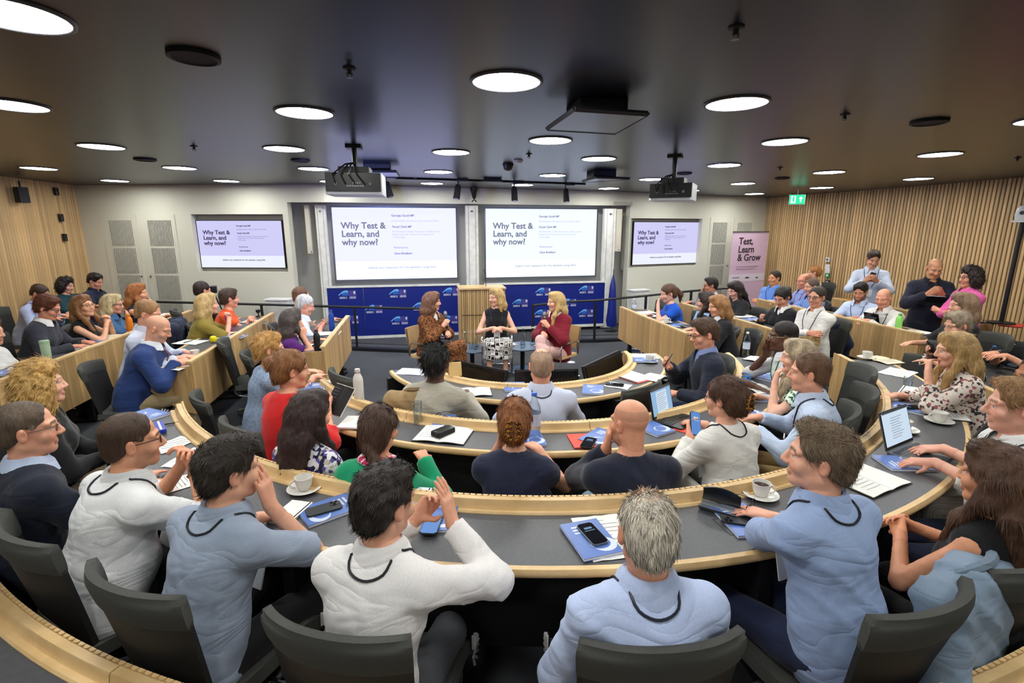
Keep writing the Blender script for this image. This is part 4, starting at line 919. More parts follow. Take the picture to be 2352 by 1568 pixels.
    if EYE is None:
        m = MB(); m.lathe([(.0001, -.012)] + [(.012 * math.sin(t), -.012 * math.cos(t)) for t in np.linspace(.2, PI - .2, 9)] + [(.0001, .012)], 12, cap=False)
        m.v = [(x, z, -y) for x, y, z in m.v]; EYE = m.mesh('eye', 'eyeball', True)
        sp = Prims().cap((0, -.05, .045), (0, .02, .04), .036, .04, .02).cap((0, .02, .035), (0, .15, .025), .04, .028, .02)
        Vs, Fs = surf(sp, .012, [((0, 0, .0), (0, 0, -1))]); SHOE = np_mesh('shoe', Vs, Fs, 'satin')
    if q != 'C' or True:
        for g in (1, -1):
            o = link('eye', EYE, root, hd((g * .031, .0755, -.001))); o.matrix_basis = Matrix([[*(Rh[i] * sh), hd((g * .031, .0755, -.001))[i]] for i in range(3)] + [[0, 0, 0, 1]])
    # ---- hair
    hp_ = hair_prims(hs, hd, Rh, sh, fem)
    if hp_:
        pr, cuts, amp, strand = hp_
        bz = None
        if amp:
            def bz(X, Y, Z, a=amp): return a * (np.sin(X * 95 + 2 * np.sin(Z * 60)) * np.sin(Y * 90 + 1.5 * np.sin(X * 70)) + .6 * np.sin(Z * 120 + Y * 60) * np.sin(X * 130 - Z * 40)) 
        Vr, Fr = surf(pr, ur if hs not in ('long', 'verylong') or q != 'A' else ur * 1.2, cuts, bz)
        if len(Vr):
            ex = None
            if strand and len(Fr): ex = strands(Vr, Fr, H, Rh, sh, strand[0], strand[1], {'A': 5200, 'B': 2200, 'C': 700}[q], strand[2] if len(strand) > 2 else 0)
            link('hair', np_mesh('hair', Vr, Fr, 'hair', None, ex), root, color=srgb(*hc))
    # ---- clothes
    kind, tc, slv = top[:3]; inf = {'blazer': .026, 'jacket': .028, 'sweater': .02}.get(kind, .015); mat = top[3] if len(top) > 3 else 'cloth'
    def topgarment(nm, inf, slv, color, mat, h, vneck=0, low=-.1, blouse=0):
        T = Prims()
        T.ell(P + [0, -.005, .0], np.array([.16 + heavy * .02 + wf * .006, .122 + heavy * .025, .2]) * s + inf, k=.07)
        T.ell(Wt + [0, heavy * .02, 0], np.array([.14 + heavy * .032, .105 + heavy * .035, .14]) * s + inf + blouse, k=.08); T.ell(Ch, np.array([.162 - wf * .014, .114 + heavy * .012, .172]) * s + inf, rotx(-le), k=.06)
        if fem:
            for g in (1, -1): T.ell(Ch + [g * .07 * s, .09 * s, -.02], np.array([.062, .055, .062]) * s + inf * .6, k=.04)
        for g in (1, -1):
            sh = 1 if slv > 0 else .55
            T.cap(Sm + [g * .05, 0, 0], Sm + (SH[g] - Sm) * (1 if slv else .72), .064 * s + inf * .8, .057 * s + inf * .7, .05)
            T.cap(N - nd * .01, Sm + (SH[g] - Sm) * (.9 if slv else .7) + [0, 0, .01], .05 * s + inf * .5, .042 * s + inf * .6, .05)
            if slv > 0:
                t = min(slv, 1); e_ = SH[g] + (EL[g] - SH[g]) * t; T.cap(SH[g], e_, .047 * s + inf, (.047 - .004 * t) * s + inf + (.01 if slv < 1 else 0), .03, flat=1 if slv < 1 else 0)
            if slv > 1:
                t = min(slv - 1, 1) * (.97 if slv >= 2 else 1); e_ = EL[g] + (WR[g] - EL[g]) * t
                T.cap(EL[g], e_, .043 * s + inf * .9, (.043 - .012 * t) * s + inf * .75, .03, flat=1)
                if slv < 1.95: T.cap(e_ - unit(WR[g] - EL[g]) * .025, e_, (.047 - .012 * t) * s + inf, (.047 - .012 * t) * s + inf, .006, flat=3)
        T.cap(N + nd * .035, N + nd * .2, .062 * s - wf * .006, .07 * s, .01, sub=1)          # neck hole
        if vneck: 
            T.cap(N + nd * .02 + [0, .09, .03], Ch + [0, .19, -.06 * vneck], .05 * vneck, .012, .01, sub=1)
        sd_ = (root_xy[0] * 7.3 + root_xy[1] * 3.1) % 6.28; fa = {'A': .0085, 'B': .007, 'C': .005}[q] * (.55 if kind in ('tee', 'sleeveless', 'sweater', 'dress') else 1)
        def folds(X, Y, Z):
            ph = 27 * Z + 12 * np.sqrt(X * X + .004) * (1 if np.sin(sd_ * 3) > 0 else -1) + 5 * X + 1.5 * np.sin(7 * X + 5 * Y + sd_) + 1.1 * np.sin(8 * Z - 7 * X + 2 * sd_)
            return -fa * (1 - np.abs(np.sin(ph))) ** 2.4 * (.15 + .85 * (.5 + .5 * np.sin(9 * X + 7 * Z + 4 * Y + sd_ * 2)) ** 1.5) + .0014 * np.sin(60 * Z - 30 * X + 6 * np.sin(25 * X))
        Vt, Ft = surf(T, h, [(P + [0, 0, low], (0, 0, -1))] if low else (), folds)
        link(nm, np_mesh(nm, Vt, Ft, mat), root, color=srgb(*color)); return Vt, Ft
    if under: topgarment('shirt', .012, .3, under, 'cloth', ub * 1.1)
    tn = {'shirt': 'shirt', 'tee': 't_shirt', 'blazer': 'blazer', 'sleeveless': 'sleeveless_top', 'sweater': 'sweater', 'dress': 'dress', 'blouse': 'blouse', 'jacket': 'jacket', 'polo': 'polo_shirt', 'cardigan': 'cardigan'}[kind]
    TV, TF = topgarment(tn, inf, slv, tc, mat, ub, vneck=1.0 if (under or kind in ('blazer', 'cardigan')) else (.55 if kind in ('sleeveless', 'tee', 'blouse') and fem else 0), low=-.12 if kind in ('blazer', 'jacket') else -.1, blouse=.012 if kind == 'blouse' else 0)
    bv = BVHTree.FromPolygons(TV.tolist(), TF.tolist()) if lanyard or extra else None
    def onto(pts, d=.0035):
        out = []
        for p in pts:
            l_, n_, _, _ = bv.find_nearest(Vector(p)); out.append(np.array(l_) + np.array(n_) * d)
        return out
    # collar
    if kind in ('shirt', 'polo') or under:
        cc = under or tc; g_ = []
        for i in range(21):
            a = math.radians(-155 + 310 * i / 20) ; dx, dy = math.sin(a), -math.cos(a); ft = max(0, dy)
            base = N + nd * .02 + np.array([dx * .066, dy * .068 + .004, 0]) * s
            g_.append([base + np.array([dx * .04, dy * .036, -.016 - .035 * ft]) * s, base + np.array([dx * .024, dy * .022, .026 - .02 * ft]) * s, base + np.array([dx * .006, dy * .006, .054 - .03 * ft]) * s, base + np.array([-dx * .003, -dy * .003, .05 - .03 * ft]) * s, base + np.array([-dx * .006, -dy * .006, .016]) * s])
        MB().sheet(g_, .003).build('collar', mat if not under else 'cloth', root, smooth=True, color=srgb(*cc), auto=60)
    if lanyard:
        b_ = N + nd * .006; of_ = inf + .01; pts = []
        for g, fl in ((-1, 0), (1, 1)):
            side = [Ch + [g * .03, .118 * s + of_ + heavy * .01, -.08], Ch + [g * .07, .112 * s + of_, .03], Sm + [g * .085, .07, .05], Sm + [g * .085, .01, .09], N + nd * .03 + [g * .066, -.02, 0]]
            pts += side if not fl else [N + nd * .004 + [-.055, -.085, 0], N - nd * .006 + [0, -.11, 0], N + nd * .004 + [.055, -.085, 0]] + side[::-1]
        m = MB(); m.tube(onto(MB().spline(pts, .01, 3, 4).rings(3)), .0043, 6); lo_ = m.build('lanyard', 'satin', root, smooth=True, color=srgb(*lanyard)); 
        MB().box(Ch + [0, .128 * s + of_ + heavy * .02 + wf * .03, -.16], (.085, .006, .11), rotx(-le)).build('name_badge', 'white_plastic', lo_)
    lk, lc = legs[:2]; lm = legs[2] if len(legs) > 2 else 'cloth'
    T = Prims(); T.ell(P + [0, -.005, .0], np.array([.158 + heavy * .02 + wf * .008, .12 + heavy * .02, .11]) * s + .006, k=.05)
    for g in (1, -1):
        hip, kn, an = legsJ[g]
        if lk in ('trousers', 'wide'):
            wdn = .02 if lk == 'wide' else 0
            T.cap(hip, kn, .084 * s + .006, .063 * s + .004, .03); T.cap(kn, an + [0, 0, -.03], .058 * s + .005, .05 * s + .004 + wdn * 2, .03, flat=1)
        else:
            T.cap(hip, kn, .09 * s + .004, .08 * s, .05); T.cap(kn, kn + (an - kn) * (.55 if lk == 'skirt' else .85), .075 * s, .095 * s if lk == 'skirt' else .12 * s, .05, flat=1)
    if lk in ('skirt', 'longskirt') and not stand:
        k0, k1 = legsJ[1][1], legsJ[-1][1]; a0, a1 = legsJ[1][2], legsJ[-1][2]; m = (k0 + k1) / 2; T.cap(P + [0, .1, -.02], m + [0, -.02, .0], .1, .085, .06); T.cap(m + [0, .0, -.02], m + ((a0 + a1) / 2 - m) * (.5 if lk == 'skirt' else .8), .08, .1, .06, flat=1)
    def lf(X, Y, Z): return .003 * np.sin(31 * Y + 12 * X + 3 * np.sin(23 * Z)) * np.sin(17 * X + 9 * Z)
    Vt, Ft = surf(T, ub * (1.15 if q != 'C' else 1.0), (), lf)
    link({'trousers': 'trousers', 'wide': 'wide_trousers', 'skirt': 'skirt', 'longskirt': 'long_skirt'}[lk], np_mesh(lk, Vt, Ft, lm), root, color=srgb(*lc))
    for g in (1, -1):
        hip, kn, an = legsJ[g]; o = link('shoe', SHOE, root, (an[0], an[1], an[2] - .10), -g * .12 * -1, color=srgb(*shoe))
        if cross and g > 0: o.rotation_euler[0] = -.5
    if glasses:
        m = MB()
        for g in (1, -1):
            m.tube([hd((g * .033 + .0215 * math.cos(t), .0975 - .10 * (g * .033 + .0215 * math.cos(t)) ** 2 * 8, -.002 + .0165 * math.sin(t))) for t in np.linspace(0, 2 * PI, 15)[:-1]], .0017 * (1.3 if q == 'C' else 1), 5, closed=True)
            m.tube([hd((g * .055, .088, .006)), hd((g * .076, .05, .008)), hd((g * .081, -.005, .004)), hd((g * .078, -.03, -.012))], .0019 * (1.3 if q == 'C' else 1), 5)
        m.tube([hd((-.012, .1, .002)), hd((0, .106, .005)), hd((.012, .1, .002))], .0017, 5)
        m.build('glasses', 'satin', root, smooth=True, color=srgb(*glasses))
    info = dict(root=root, WR=WR, EL=EL, HS=HS, hd=hd, H=H, N=N, Ch=Ch, P=P, Rw=Rw, s=s, off=off, onto=onto, az=az, fem=fem, Rh=Rh, SH=SH)
    for ex in extra: EXTRAS[ex[0]](info, *ex[1:])
    if chair and not stand: CHAIRS.append((root_xy, az, label, pz, stool))
    return info
CHAIRS = []; EXTRAS = {}
def surf_split(pr, h):
    """both hands: mesh the two clusters on their own small grids"""
    half = len(pr) // 2; A, B = Prims(pr[:half]), Prims(pr[half:])
    a = surf(A, h); b = surf(B, h); return np.concatenate([a[0], b[0]]), np.concatenate([a[1], b[1] + len(a[0])])
def strands(V, F, H, R, s, length, lift, n, mode=0):
    """thin tapering locks rooted on the hair surface, lying back and down"""
    c = V[F].mean(1); nn = np.cross(V[F[:, 2]] - V[F[:, 0]], V[F[:, 3]] - V[F[:, 1]]); nn /= np.linalg.norm(nn, axis=1, keepdims=True) + 1e-9
    i = rng.integers(0, len(F), n); p = c[i] + nn[i] * -.002; m = nn[i]
    L = ((p - H) @ R) / s; g = np.stack([L[:, 0] * 3 + rng.normal(0, .12, n), -np.clip(L[:, 1] * 0 + .7, 0, 1), np.full(n, -.9)], 1)
    if mode == 2: g[:, 0] = L[:, 0] * .8 + rng.normal(0, .06, n); g[:, 1] = -.25 + np.where(L[:, 2] < -.1, np.sign(L[:, 1]) * .1 + .25, 0)
    top_ = L[:, 2] > .085; g[top_] = np.stack([L[top_, 0] * 4 + rng.normal(0, .3, top_.sum()), rng.normal(.35 if mode == 1 else -.8, .4, top_.sum()), rng.normal(0, .2, top_.sum())], 1)
    d = g @ R.T; d -= m * (d * m).sum(1, keepdims=True); d /= np.linalg.norm(d, axis=1, keepdims=True) + 1e-9
    lf = lift * (.4 + rng.random(n))[:, None]; d1 = d + m * lf; ln = (length * s * (.5 + rng.random(n)))[:, None]
    sd = np.cross(d, m); wd = .0016 * s
    a = p + sd * wd; b = p - sd * wd; e = p + d1 * ln * .6 ; t = p + (d1 * .8 + d * .35) * ln
    tv = np.stack([a, b, e + sd * wd * .8, e - sd * wd * .8, t], 1).reshape(-1, 3); k = np.arange(n)[:, None] * 5
    tf = np.concatenate([k + [0, 1, 3], k + [0, 3, 2], k + [2, 3, 4]]).reshape(-1, 3); return tv, tf
def hair_prims(st, hd, R, s, fem):
    p = Prims(); cuts = []; E = lambda c, r, k=.02, sub=0, RR=None: p.ell(hd(c), np.array(r) * s, R if RR is None else R @ RR, k * s, sub); C = lambda a, b, ra, rb=None, k=.02, sub=0, flat=0: p.cap(hd(a), hd(b), ra * s, (rb or ra) * s, k * s, flat, sub)
    face = lambda dz=0, w=1.0: (E((0, .104, -.026 + dz), (.068 * w, .075, .088), .012, 1), E((0, .10, -.09), (.08, .085, .08), .02, 1))
    ears = lambda: [E((g * .084, .012, -.014), (.024, .034, .036), .008, 1) for g in (1, -1)]
    nape = lambda z=-.07: cuts.append((hd((0, -.06, z)), R @ unit((0, .55, -1))))
    if st in ('bald',): return None
    if st == 'thin':
        E((0, -.014, .0335), (.0785, .1005, .0815)); E((0, -.05, -.02), (.068, .058, .06), .03); E((0, .085, .06), (.1, .045, .06), .03, 1); face(); ears(); nape(-.06)
        return p, cuts, .0022, (.022, .35)
    if st in ('ring', 'thin'):
        E((0, -.016, .036), (.0785, .1005, .084)); E((0, -.05, -.02), (.068, .058, .06), .03); E((0, .03, .125), (.064, .098, .075), .015, 1); E((0, .075, .05), (.1, .05, .1), .02, 1); face(); ears(); nape(-.06)
        return p, cuts, .0006, (.014, .3)
    if st in ('short', 'crop', 'messy', 'side', 'dreads', 'pixie'):
        v = {'short': 1, 'crop': .965, 'messy': 1.05, 'side': 1.03, 'dreads': 1.12, 'pixie': 1.09}[st]
        E((0, -.016, .042), (.0815 * v, .103 * v, .0865 * v)); E((0, -.055, -.02), (.069 * v, .056 * v, .066 * v), .03)
        if st in ('side', 'messy', 'pixie'): E((.012, .04, .094), (.058, .05, .034), .03)
        for g in (1, -1): C((g * .074, .022, .02), (g * .071, .018, -.02), .008, .005, .012)
        face(.006 if st != 'crop' else .012); ears()
        E((0, .112, .05), (.06, .05 if st == 'crop' else .042, .05), .02, 1); nape(-.058 if not fem else -.075)
        return p, cuts, {'crop': .0008, 'short': .0016, 'side': .0018, 'messy': .0035, 'dreads': .007, 'pixie': .004}[st], {'crop': (.010, .25), 'short': (.022, .22), 'side': (.026, .2, 1), 'messy': (.022, .16), 'dreads': (.05, .25), 'pixie': (.034, .3)}[st]
    v = 1.06
    E((0, -.016, .04), (.083 * v, .104 * v, .086 * v)); E((0, -.06, -.02), (.074 * v, .058 * v, .075), .03)
    if st in ('bob', 'shoulder', 'long', 'verylong'):
        z = {'bob': -.13, 'shoulder': -.19, 'long': -.28, 'verylong': -.36}[st]
        for g in (1, -1):
            C((g * .073, -.005, .03), (g * .083, .0, -.08), .022, .026, .03)
            if z > -.2: C((g * .083, .0, -.08), (g * .08, -.01, z), .027, .02, .03)
            else: C((g * .083, .0, -.08), (g * .082, .06, -.17), .027, .027, .03); C((g * .082, .06, -.17), (g * .07, .105, z), .027, .016, .03)
            C((g * .06, -.06, .0), (g * .07, -.085, -.12), .04, .036, .04); C((g * .07, -.085, -.12), (g * .075, -.115 if z < -.2 else -.085, z * .95), .036, .026, .04)
        C((0, -.085, .0), (0, -.11, -.13), .05, .046, .05); C((0, -.11, -.13), (0, -.14 if z < -.2 else -.105, z), .046, .034, .05); E((0, .045, .1), (.06, .045, .03), .03)
        face(0, .93); E((0, .1, -.16), (.055, .09, .1), .02, 1)
        return p, cuts, .0025, (.04, .03, 2)
    if st == 'curly':
        for g in (1, -1): E((g * .075, -.015, -.03), (.05, .07, .1), .04)
        E((0, -.06, -.05), (.085, .06, .12), .04); E((0, .02, .1), (.07, .06, .045), .03); face(.0, .95)
        return p, cuts, .0085, (.03, .6)
    if st == 'curlylong':
        for g in (1, -1): E((g * .085, -.02, -.06), (.055, .085, .14), .04)
        E((0, -.075, -.08), (.1, .07, .16), .04); E((0, .015, .1), (.078, .075, .05), .03); face(.0, .95)
        return p, cuts, .0095, (.035, .6)
    for g in (1, -1): C((g * .074, .015, .02), (g * .072, .0, -.02), .010, .008, .015)
    face(.004); ears()
    if st == 'bun': E((0, -.115, .045), (.048, .042, .048), .012); nape(-.075)
    if st == 'updo': E((0, -.10, -.0), (.058, .048, .075), .03); nape(-.085)
    if st == 'ponytail': E((0, -.11, .02), (.03, .028, .03), .01); C((0, -.125, .02), (.01, -.165, -.06), .032, .036, .02); C((.01, -.165, -.06), (.03, -.15, -.17), .036, .012, .02)
    if st == 'lowpony': E((0, -.09, -.06), (.035, .03, .04), .01); C((.0, -.1, -.06), (.045, -.115, -.13), .026, .028, .02); C((.045, -.115, -.13), (.06, -.10, -.21), .028, .01, .02)
    return p, cuts, .002, (.035, .08)
# ------------------------------------------------------------------ chairs
plain('chair_fabric', srgb(66, 66, 62), .9, nz=200); plain('chair_shell', srgb(30, 30, 30), .6, nz=40)
def chair_meshes():
    m = {}
    U = np.linspace(-1, 1, 15)
    def backpt(u, v):
        hw = .195 + .035 * v; y = -.235 - .115 * v + .075 * abs(u) ** 2.2 * (.55 + .45 * v); z = .36 + .58 * v - .02 * u * u * v
        return (u * hw, y, z)
    V = np.linspace(0, 1, 12)
    m['backrest'] = MB().sheet([[backpt(u, v) for v in V[:10]] for u in U], .024).mesh('backrest', 'chair_shell', True, 60)
    g = [[backpt(u, v) for v in (.8, .84, .9, .95, .99, 1.0)] for u in U]
    for r in g: r[-1] = (r[-1][0], r[-1][1] - .012, r[-1][2] - .004)
    m['headband'] = MB().sheet(g, [[.028, .038, .042, .042, .036, .02]] * 15).mesh('headband', 'chair_fabric', True, 70)
    S = np.linspace(0, 1, 12)
    seat = [[(u * (.225 - .015 * t), -.23 + .50 * t, .425 - .012 * math.sin(PI * t) + .018 * u * u - (.05 * max(0, t - .86) / .14) ** 1.0 * 1.0 + .0 ) for t in S] for u in U]
    m['seat'] = MB().sheet(seat, .05).mesh('seat', 'chair_fabric', True, 60)
    # the sprung front flexes on pale fanned ribs at either end
    fn = MB()
    for sg in (1, -1):
        for k in range(9):
            a = math.radians(-70 + 19 * k); d = np.array([0, math.cos(a), math.sin(a)]); o = np.array([sg * .222, .235, .385])
            fn.tube([o + d * .02, o + d * .075], [.0035, .0065], 5)
    m['front_fan'] = fn.mesh('front_fan', 'white_plastic', True, 40)
    fr = MB()
    fr.tube([backpt(u, 0) + np.array([0, -.014, -.01]) for u in U], .011, 8)
    for sg in (1, -1):
        p = np.array(backpt(sg, 0)) + [0, -.014, -.01]
        fr.tube([p, p + [sg * .005, .1, -.03], (sg * .2, .06, .34)], .011, 8); fr.tube([(sg * .185, .06, .34), (sg * .215, .06, .34)], .022, 10)
    m['frame'] = fr.mesh('frame', 'steel_grey', True, 40)
    m['lever'] = MB().tube([(.2, .0, .37), (.245, .0, .365), (.275, .01, .36)], [.007, .007, .011], 7).mesh('lever', 'chrome', True, 40)
    m['column'] = MB().lathe([(.03, .09), (.03, .2), (.02, .2), (.02, .33), (.09, .345), (.1, .38)], 14, (0, .02, 0)).mesh('column', 'black_steel', True, 40)
    m['leg'] = MB().tube([(0, 0, .10), (.16, 0, .085), (.31, 0, .06)], [.022, .019, .014], 8).box((.30, 0, .035), (.05, .03, .05)).mesh('leg', 'chrome', True, 40)
    return m
CM = chair_meshes()
def chair(xy, az, label, group=None, z=0):
    r = thing('office_chair', label, 'chair', (xy[0], xy[1], 0), -az, group); r.scale = (1, 1, min(1, max(.8, (z - .06) / .43)) if z else .93)
    for k in ('backrest', 'headband', 'seat', 'front_fan', 'frame', 'lever', 'column'): link(k, CM[k], r, kind='stuff' if k == 'front_fan' else None)
    for k in range(5): link('leg', CM['leg'], r, (0, .02, 0), .4 + k * 2 * PI / 5)
    return r
# ------------------------------------------------------------------ small things on desks and in hands
plain('booklet_blue', srgb(84, 116, 186), .35); plain('booklet_pale', srgb(206, 216, 238), .35); plain('page_white', srgb(236, 234, 228), .7); plain('page_cream', srgb(226, 214, 184), .7); plain('ink', srgb(128, 130, 140), .6); plain('red_card', srgb(222, 78, 60), .6); plain('folder_red', srgb(196, 70, 58), .5)
plain('phone_glass', srgb(18, 20, 26), .08); plain('phone_case', srgb(34, 36, 40), .5); plain('wood_tan', srgb(214, 180, 120), .6)
emis('screen_lit', srgb(150, 190, 228), .9); emis('screen_doc', srgb(208, 226, 244), .95); emis('phone_lit', srgb(96, 150, 226), .8); emis('clock_text', srgb(120, 160, 210), .7)
BK = {}
def put(o, P, a): o.location = [float(v) for v in P]; o.rotation_euler[2] = math.radians(a)
def booklet(P, a, lab, s=1.0, mark=True):
    r = thing('booklet', lab, 'booklet', P, math.radians(a), None)
    if 'b' not in BK:
        BK['b'] = MB().box((0, 0, .006), (.165, .235, .010)).mesh('pages', 'page_white'); BK['c'] = MB().box((0, 0, .0118), (.168, .238, .0016)).mesh('cover', 'booklet_blue')
        m = MB(); t = np.linspace(0, 2 * PI, 20)[:-1]; o = [(.035 + .05 * math.cos(q), -.055 + .045 * math.sin(q)) for q in t]; i_ = [(.02 + .043 * math.cos(q), -.045 + .036 * math.sin(q)) for q in t]
        for k in range(19): j = (k + 1) % 19; m.raw([(*o[k], .0129), (*o[j], .0129), (*i_[j], .0129), (*i_[k], .0129)], [(0, 1, 2, 3)])
        BK['s'] = m.mesh('ring_print', 'booklet_pale')
        m = MB()
        for k, w_ in enumerate((.05, .065, .045)): m.box((-.05 + w_ / 2, .08 - k * .02, .0129), (w_, .01, .0004))
        BK['t'] = m.mesh('title_print', 'booklet_pale')
        BK['u'] = MB().box((0, 0, .0006), (.168, .238, .0012)).mesh('back_cover', 'booklet_blue')
    for k in 'bcstu': link({'b': 'pages', 'c': 'cover', 's': 'ring_print', 't': 'title_print', 'u': 'back_cover'}[k], BK[k], r)
    r.scale = (s, s, 1); return r
def sheet(P, a, lab, w=.21, l=.297, mat='page_white', lines=8, name='paper_sheet', cat='paper', fold=0):
    r = thing(name, lab, cat, P, math.radians(a)); n = 6
    g = [[(w * (i / n - .5), l * (j / 4 - .5), .001 + .004 * abs(math.sin(i * 1.3 + j))) for j in range(5)] for i in range(n + 1)]
    MB().sheet(g, .0012).build('sheet', mat, r, smooth=True)
    if lines:
        m = MB()
        for k in range(lines): L = w * (.75 if k % 4 else .5); m.box((-(w * .75 - L) / 2, l * (.36 - .72 * k / max(lines, 1)), .0066), (L, .0022, .0006))
        m.build('print', 'ink', r)
    return r
def notebook(P, a, lab, w=.15, l=.21, mat='page_white', cov='black_plastic', openb=True, pen=None):
    r = thing('notebook', lab, 'notebook', P, math.radians(a)); m = MB()
    if openb:
        for sg in (-1, 1):
            g = [[(sg * w * t, l * (j / 2 - .5), .008 + .008 * math.sin(PI * min(1, t * 1.15)) ** .7 * (1 - t * .5)) for j in range(3)] for t in np.linspace(.01, 1, 7)]
            if sg < 0: g = g[::-1]
            MB().sheet(g, .004).build('page', mat, r, smooth=True)
        m.box((0, 0, .002), (2 * w + .012, l + .01, .003)); m.build('cover', cov, r)
        k = MB()
        for i in range(7): k.box((-w * .5, l * (.36 - .11 * i), .0185), (w * .7, .0018, .0008))
        k.build('handwriting', 'ink', r)
    else:
        m.box((0, 0, .006), (w, l, .010)); m.build('pages', mat, r); MB().box((0, 0, .0122), (w + .006, l + .006, .002)).build('cover', cov, r); MB().box((w * .42, 0, .0135), (.006, l, .001)).build('elastic', 'black_matte', r)
    return r
def phone(P, a, lab, lit=False, up=0, case='phone_case', back=False):
    r = thing('phone', lab, 'phone', P, math.radians(a)); r.rotation_euler[0] = up
    cs = MB().box((0, 0, .0045), (.073, .149, .008), bev=.011).build('case', case, r)
    if back:
        MB().box((-.015, .047, .0095), (.036, .038, .002), bev=.008).build('camera_plate', 'black_plastic', cs); m = MB()
        for x, y in ((-.024, .056), (-.024, .038), (-.006, .047)): m.lathe([(.007, .0105), (.006, .0125)], 12, (x, y, 0))
        m.build('lens', 'phone_glass', cs)
    else:
        MB().box((0, 0, .0092), (.067, .143, .0012), bev=.009).build('screen', 'phone_lit' if lit else 'phone_glass', cs)
        m = MB(); m.box((0, .035, .0101), (.034, .012, .0004)); m.box((0, .018, .0101), (.046, .004, .0004)); m.build('clock_text', 'page_white' if lit else 'clock_text', cs)
    return r
CUP = {}
def cup(P, a, lab, cof=True):
    r = thing('cup_and_saucer', lab, 'cup', P, math.radians(a))
    if not CUP:
        CUP['saucer'] = MB().lathe([(.03, .002), (.045, .004), (.078, .016), (.08, .019), (.076, .019), (.044, .008), (.001, .007)], 28, cap=False).mesh('saucer', 'porcelain', True, 60)
        CUP['cup'] = MB().lathe([(.024, .008), (.028, .010), (.036, .035), (.042, .072), (.0395, .072), (.034, .036), (.026, .016), (.001, .015)], 26, cap=False).mesh('cup', 'porcelain', True, 60)
        CUP['handle'] = MB().tube([(.038 + .0 + .024 * math.sin(t), 0, .042 + .02 * math.cos(t)) for t in np.linspace(.1, PI - .1, 9)], .0045, 7).mesh('handle', 'porcelain', True)
        CUP['coffee'] = MB().lathe([(.001, .056), (.0378, .056)], 22, cap=False).mesh('coffee', 'coffee')
    link('saucer', CUP['saucer'], r); c_ = link('cup', CUP['cup'], r); link('handle', CUP['handle'], c_)
    if cof: link('coffee', CUP['coffee'], c_)
    return r
def bottle(P, lab, col=None, h=.24, r0=.035, shape='flask', cap=(40, 40, 42), glass=False):
    r = thing('bottle', lab, 'bottle', P)
    if shape == 'flask': pf = [(r0 * .96, 0), (r0, .006), (r0, h * .68), (r0 * .9, h * .76), (r0 * .55, h * .86), (r0 * .5, h * .9)]; ch = h * .9
    elif shape == 'tumbler': pf = [(r0 * .85, 0), (r0 * .9, .006), (r0, h * .8), (r0 * .98, h * .84)]; ch = h * .84
    elif shape == 'water': pf = [(r0 * .9, 0), (r0, .01), (r0 * .94, h * .2), (r0, h * .3), (r0 * .95, h * .45), (r0, h * .6), (r0 * .8, h * .75), (r0 * .38, h * .88), (r0 * .38, h * .93)]; ch = h * .93
    else: pf = [(r0 * .9, 0), (r0, .01), (r0, h * .45), (r0 * .7, h * .6), (r0 * .36, h * .72), (r0 * .34, h * .94)]; ch = h * .94
    m = MB().lathe(pf, 18); o = m.build('bottle_body', 'clear_glass' if glass else 'satin', r, smooth=True, color=srgb(*(col or (230, 230, 230))))
    rc = pf[-1][0]; MB().lathe([(rc * 1.08, ch), (rc * 1.08, h - .004), (rc * .9, h)], 14).build('cap', 'gloss', r, smooth=True, color=srgb(*cap))
    if shape == 'water': MB().lathe([(r0 * 1.01, h * .32), (r0 * 1.01, h * .58)], 18, cap=False).build('label_band', 'booklet_pale', r, smooth=True)
    if shape == 'flask' and not glass: MB().lathe([(rc * 1.1, ch - .004), (rc * 1.1, ch + .003)], 14).build('neck_ring', 'chrome', r)
    return r
def tumbler(P, lab, h=.11, r0=.034):
    r = thing('drinking_glass', lab, 'glass', P); MB().lathe([(r0 * .8, 0), (r0, h), (r0 * .94, h), (r0 * .74, .008), (.001, .008)], 20, cap=False).build('glass', 'clear_glass', r, smooth=True); MB().lathe([(.001, .0), (r0 * .8, .0)], 20, cap=False).build('base', 'clear_glass', r); return r
def pen(P, a, lab, c=(30, 30, 40), tilt=0):
    r = thing('pen', lab, 'pen', P, math.radians(a)); r.rotation_euler[1] = -tilt
    MB().tube([(-.06, 0, .005), (.06, 0, .005)], .0045, 7).build('barrel', 'gloss', r, smooth=True, color=srgb(*c)); MB().tube([(.06, 0, .005), (.075, 0, .005)], [.004, .0012], 7).build('tip', 'steel_grey', r); MB().box((-.04, 0, .0105), (.035, .003, .002)).build('clip', 'chrome', r); return r
def specs(P, a, lab):
    r = thing('spectacles', lab, 'spectacles', P, math.radians(a))
    for sg in (-1, 1):
        MB().tube([(sg * .034 + .024 * math.cos(t), 0, .022 + .019 * math.sin(t)) for t in np.linspace(0, 2 * PI, 15)[:-1]], .002, 5, closed=True).build('rim', 'black_plastic', r)
        MB().tube([(sg * .058, 0, .03), (sg * .06, .06, .028), (sg * .058, .13, .008)], .002, 5).build('temple', 'black_plastic', r)
    MB().tube([(-.011, 0, .024), (.011, 0, .024)], .002, 5).build('bridge', 'black_plastic', r); return r
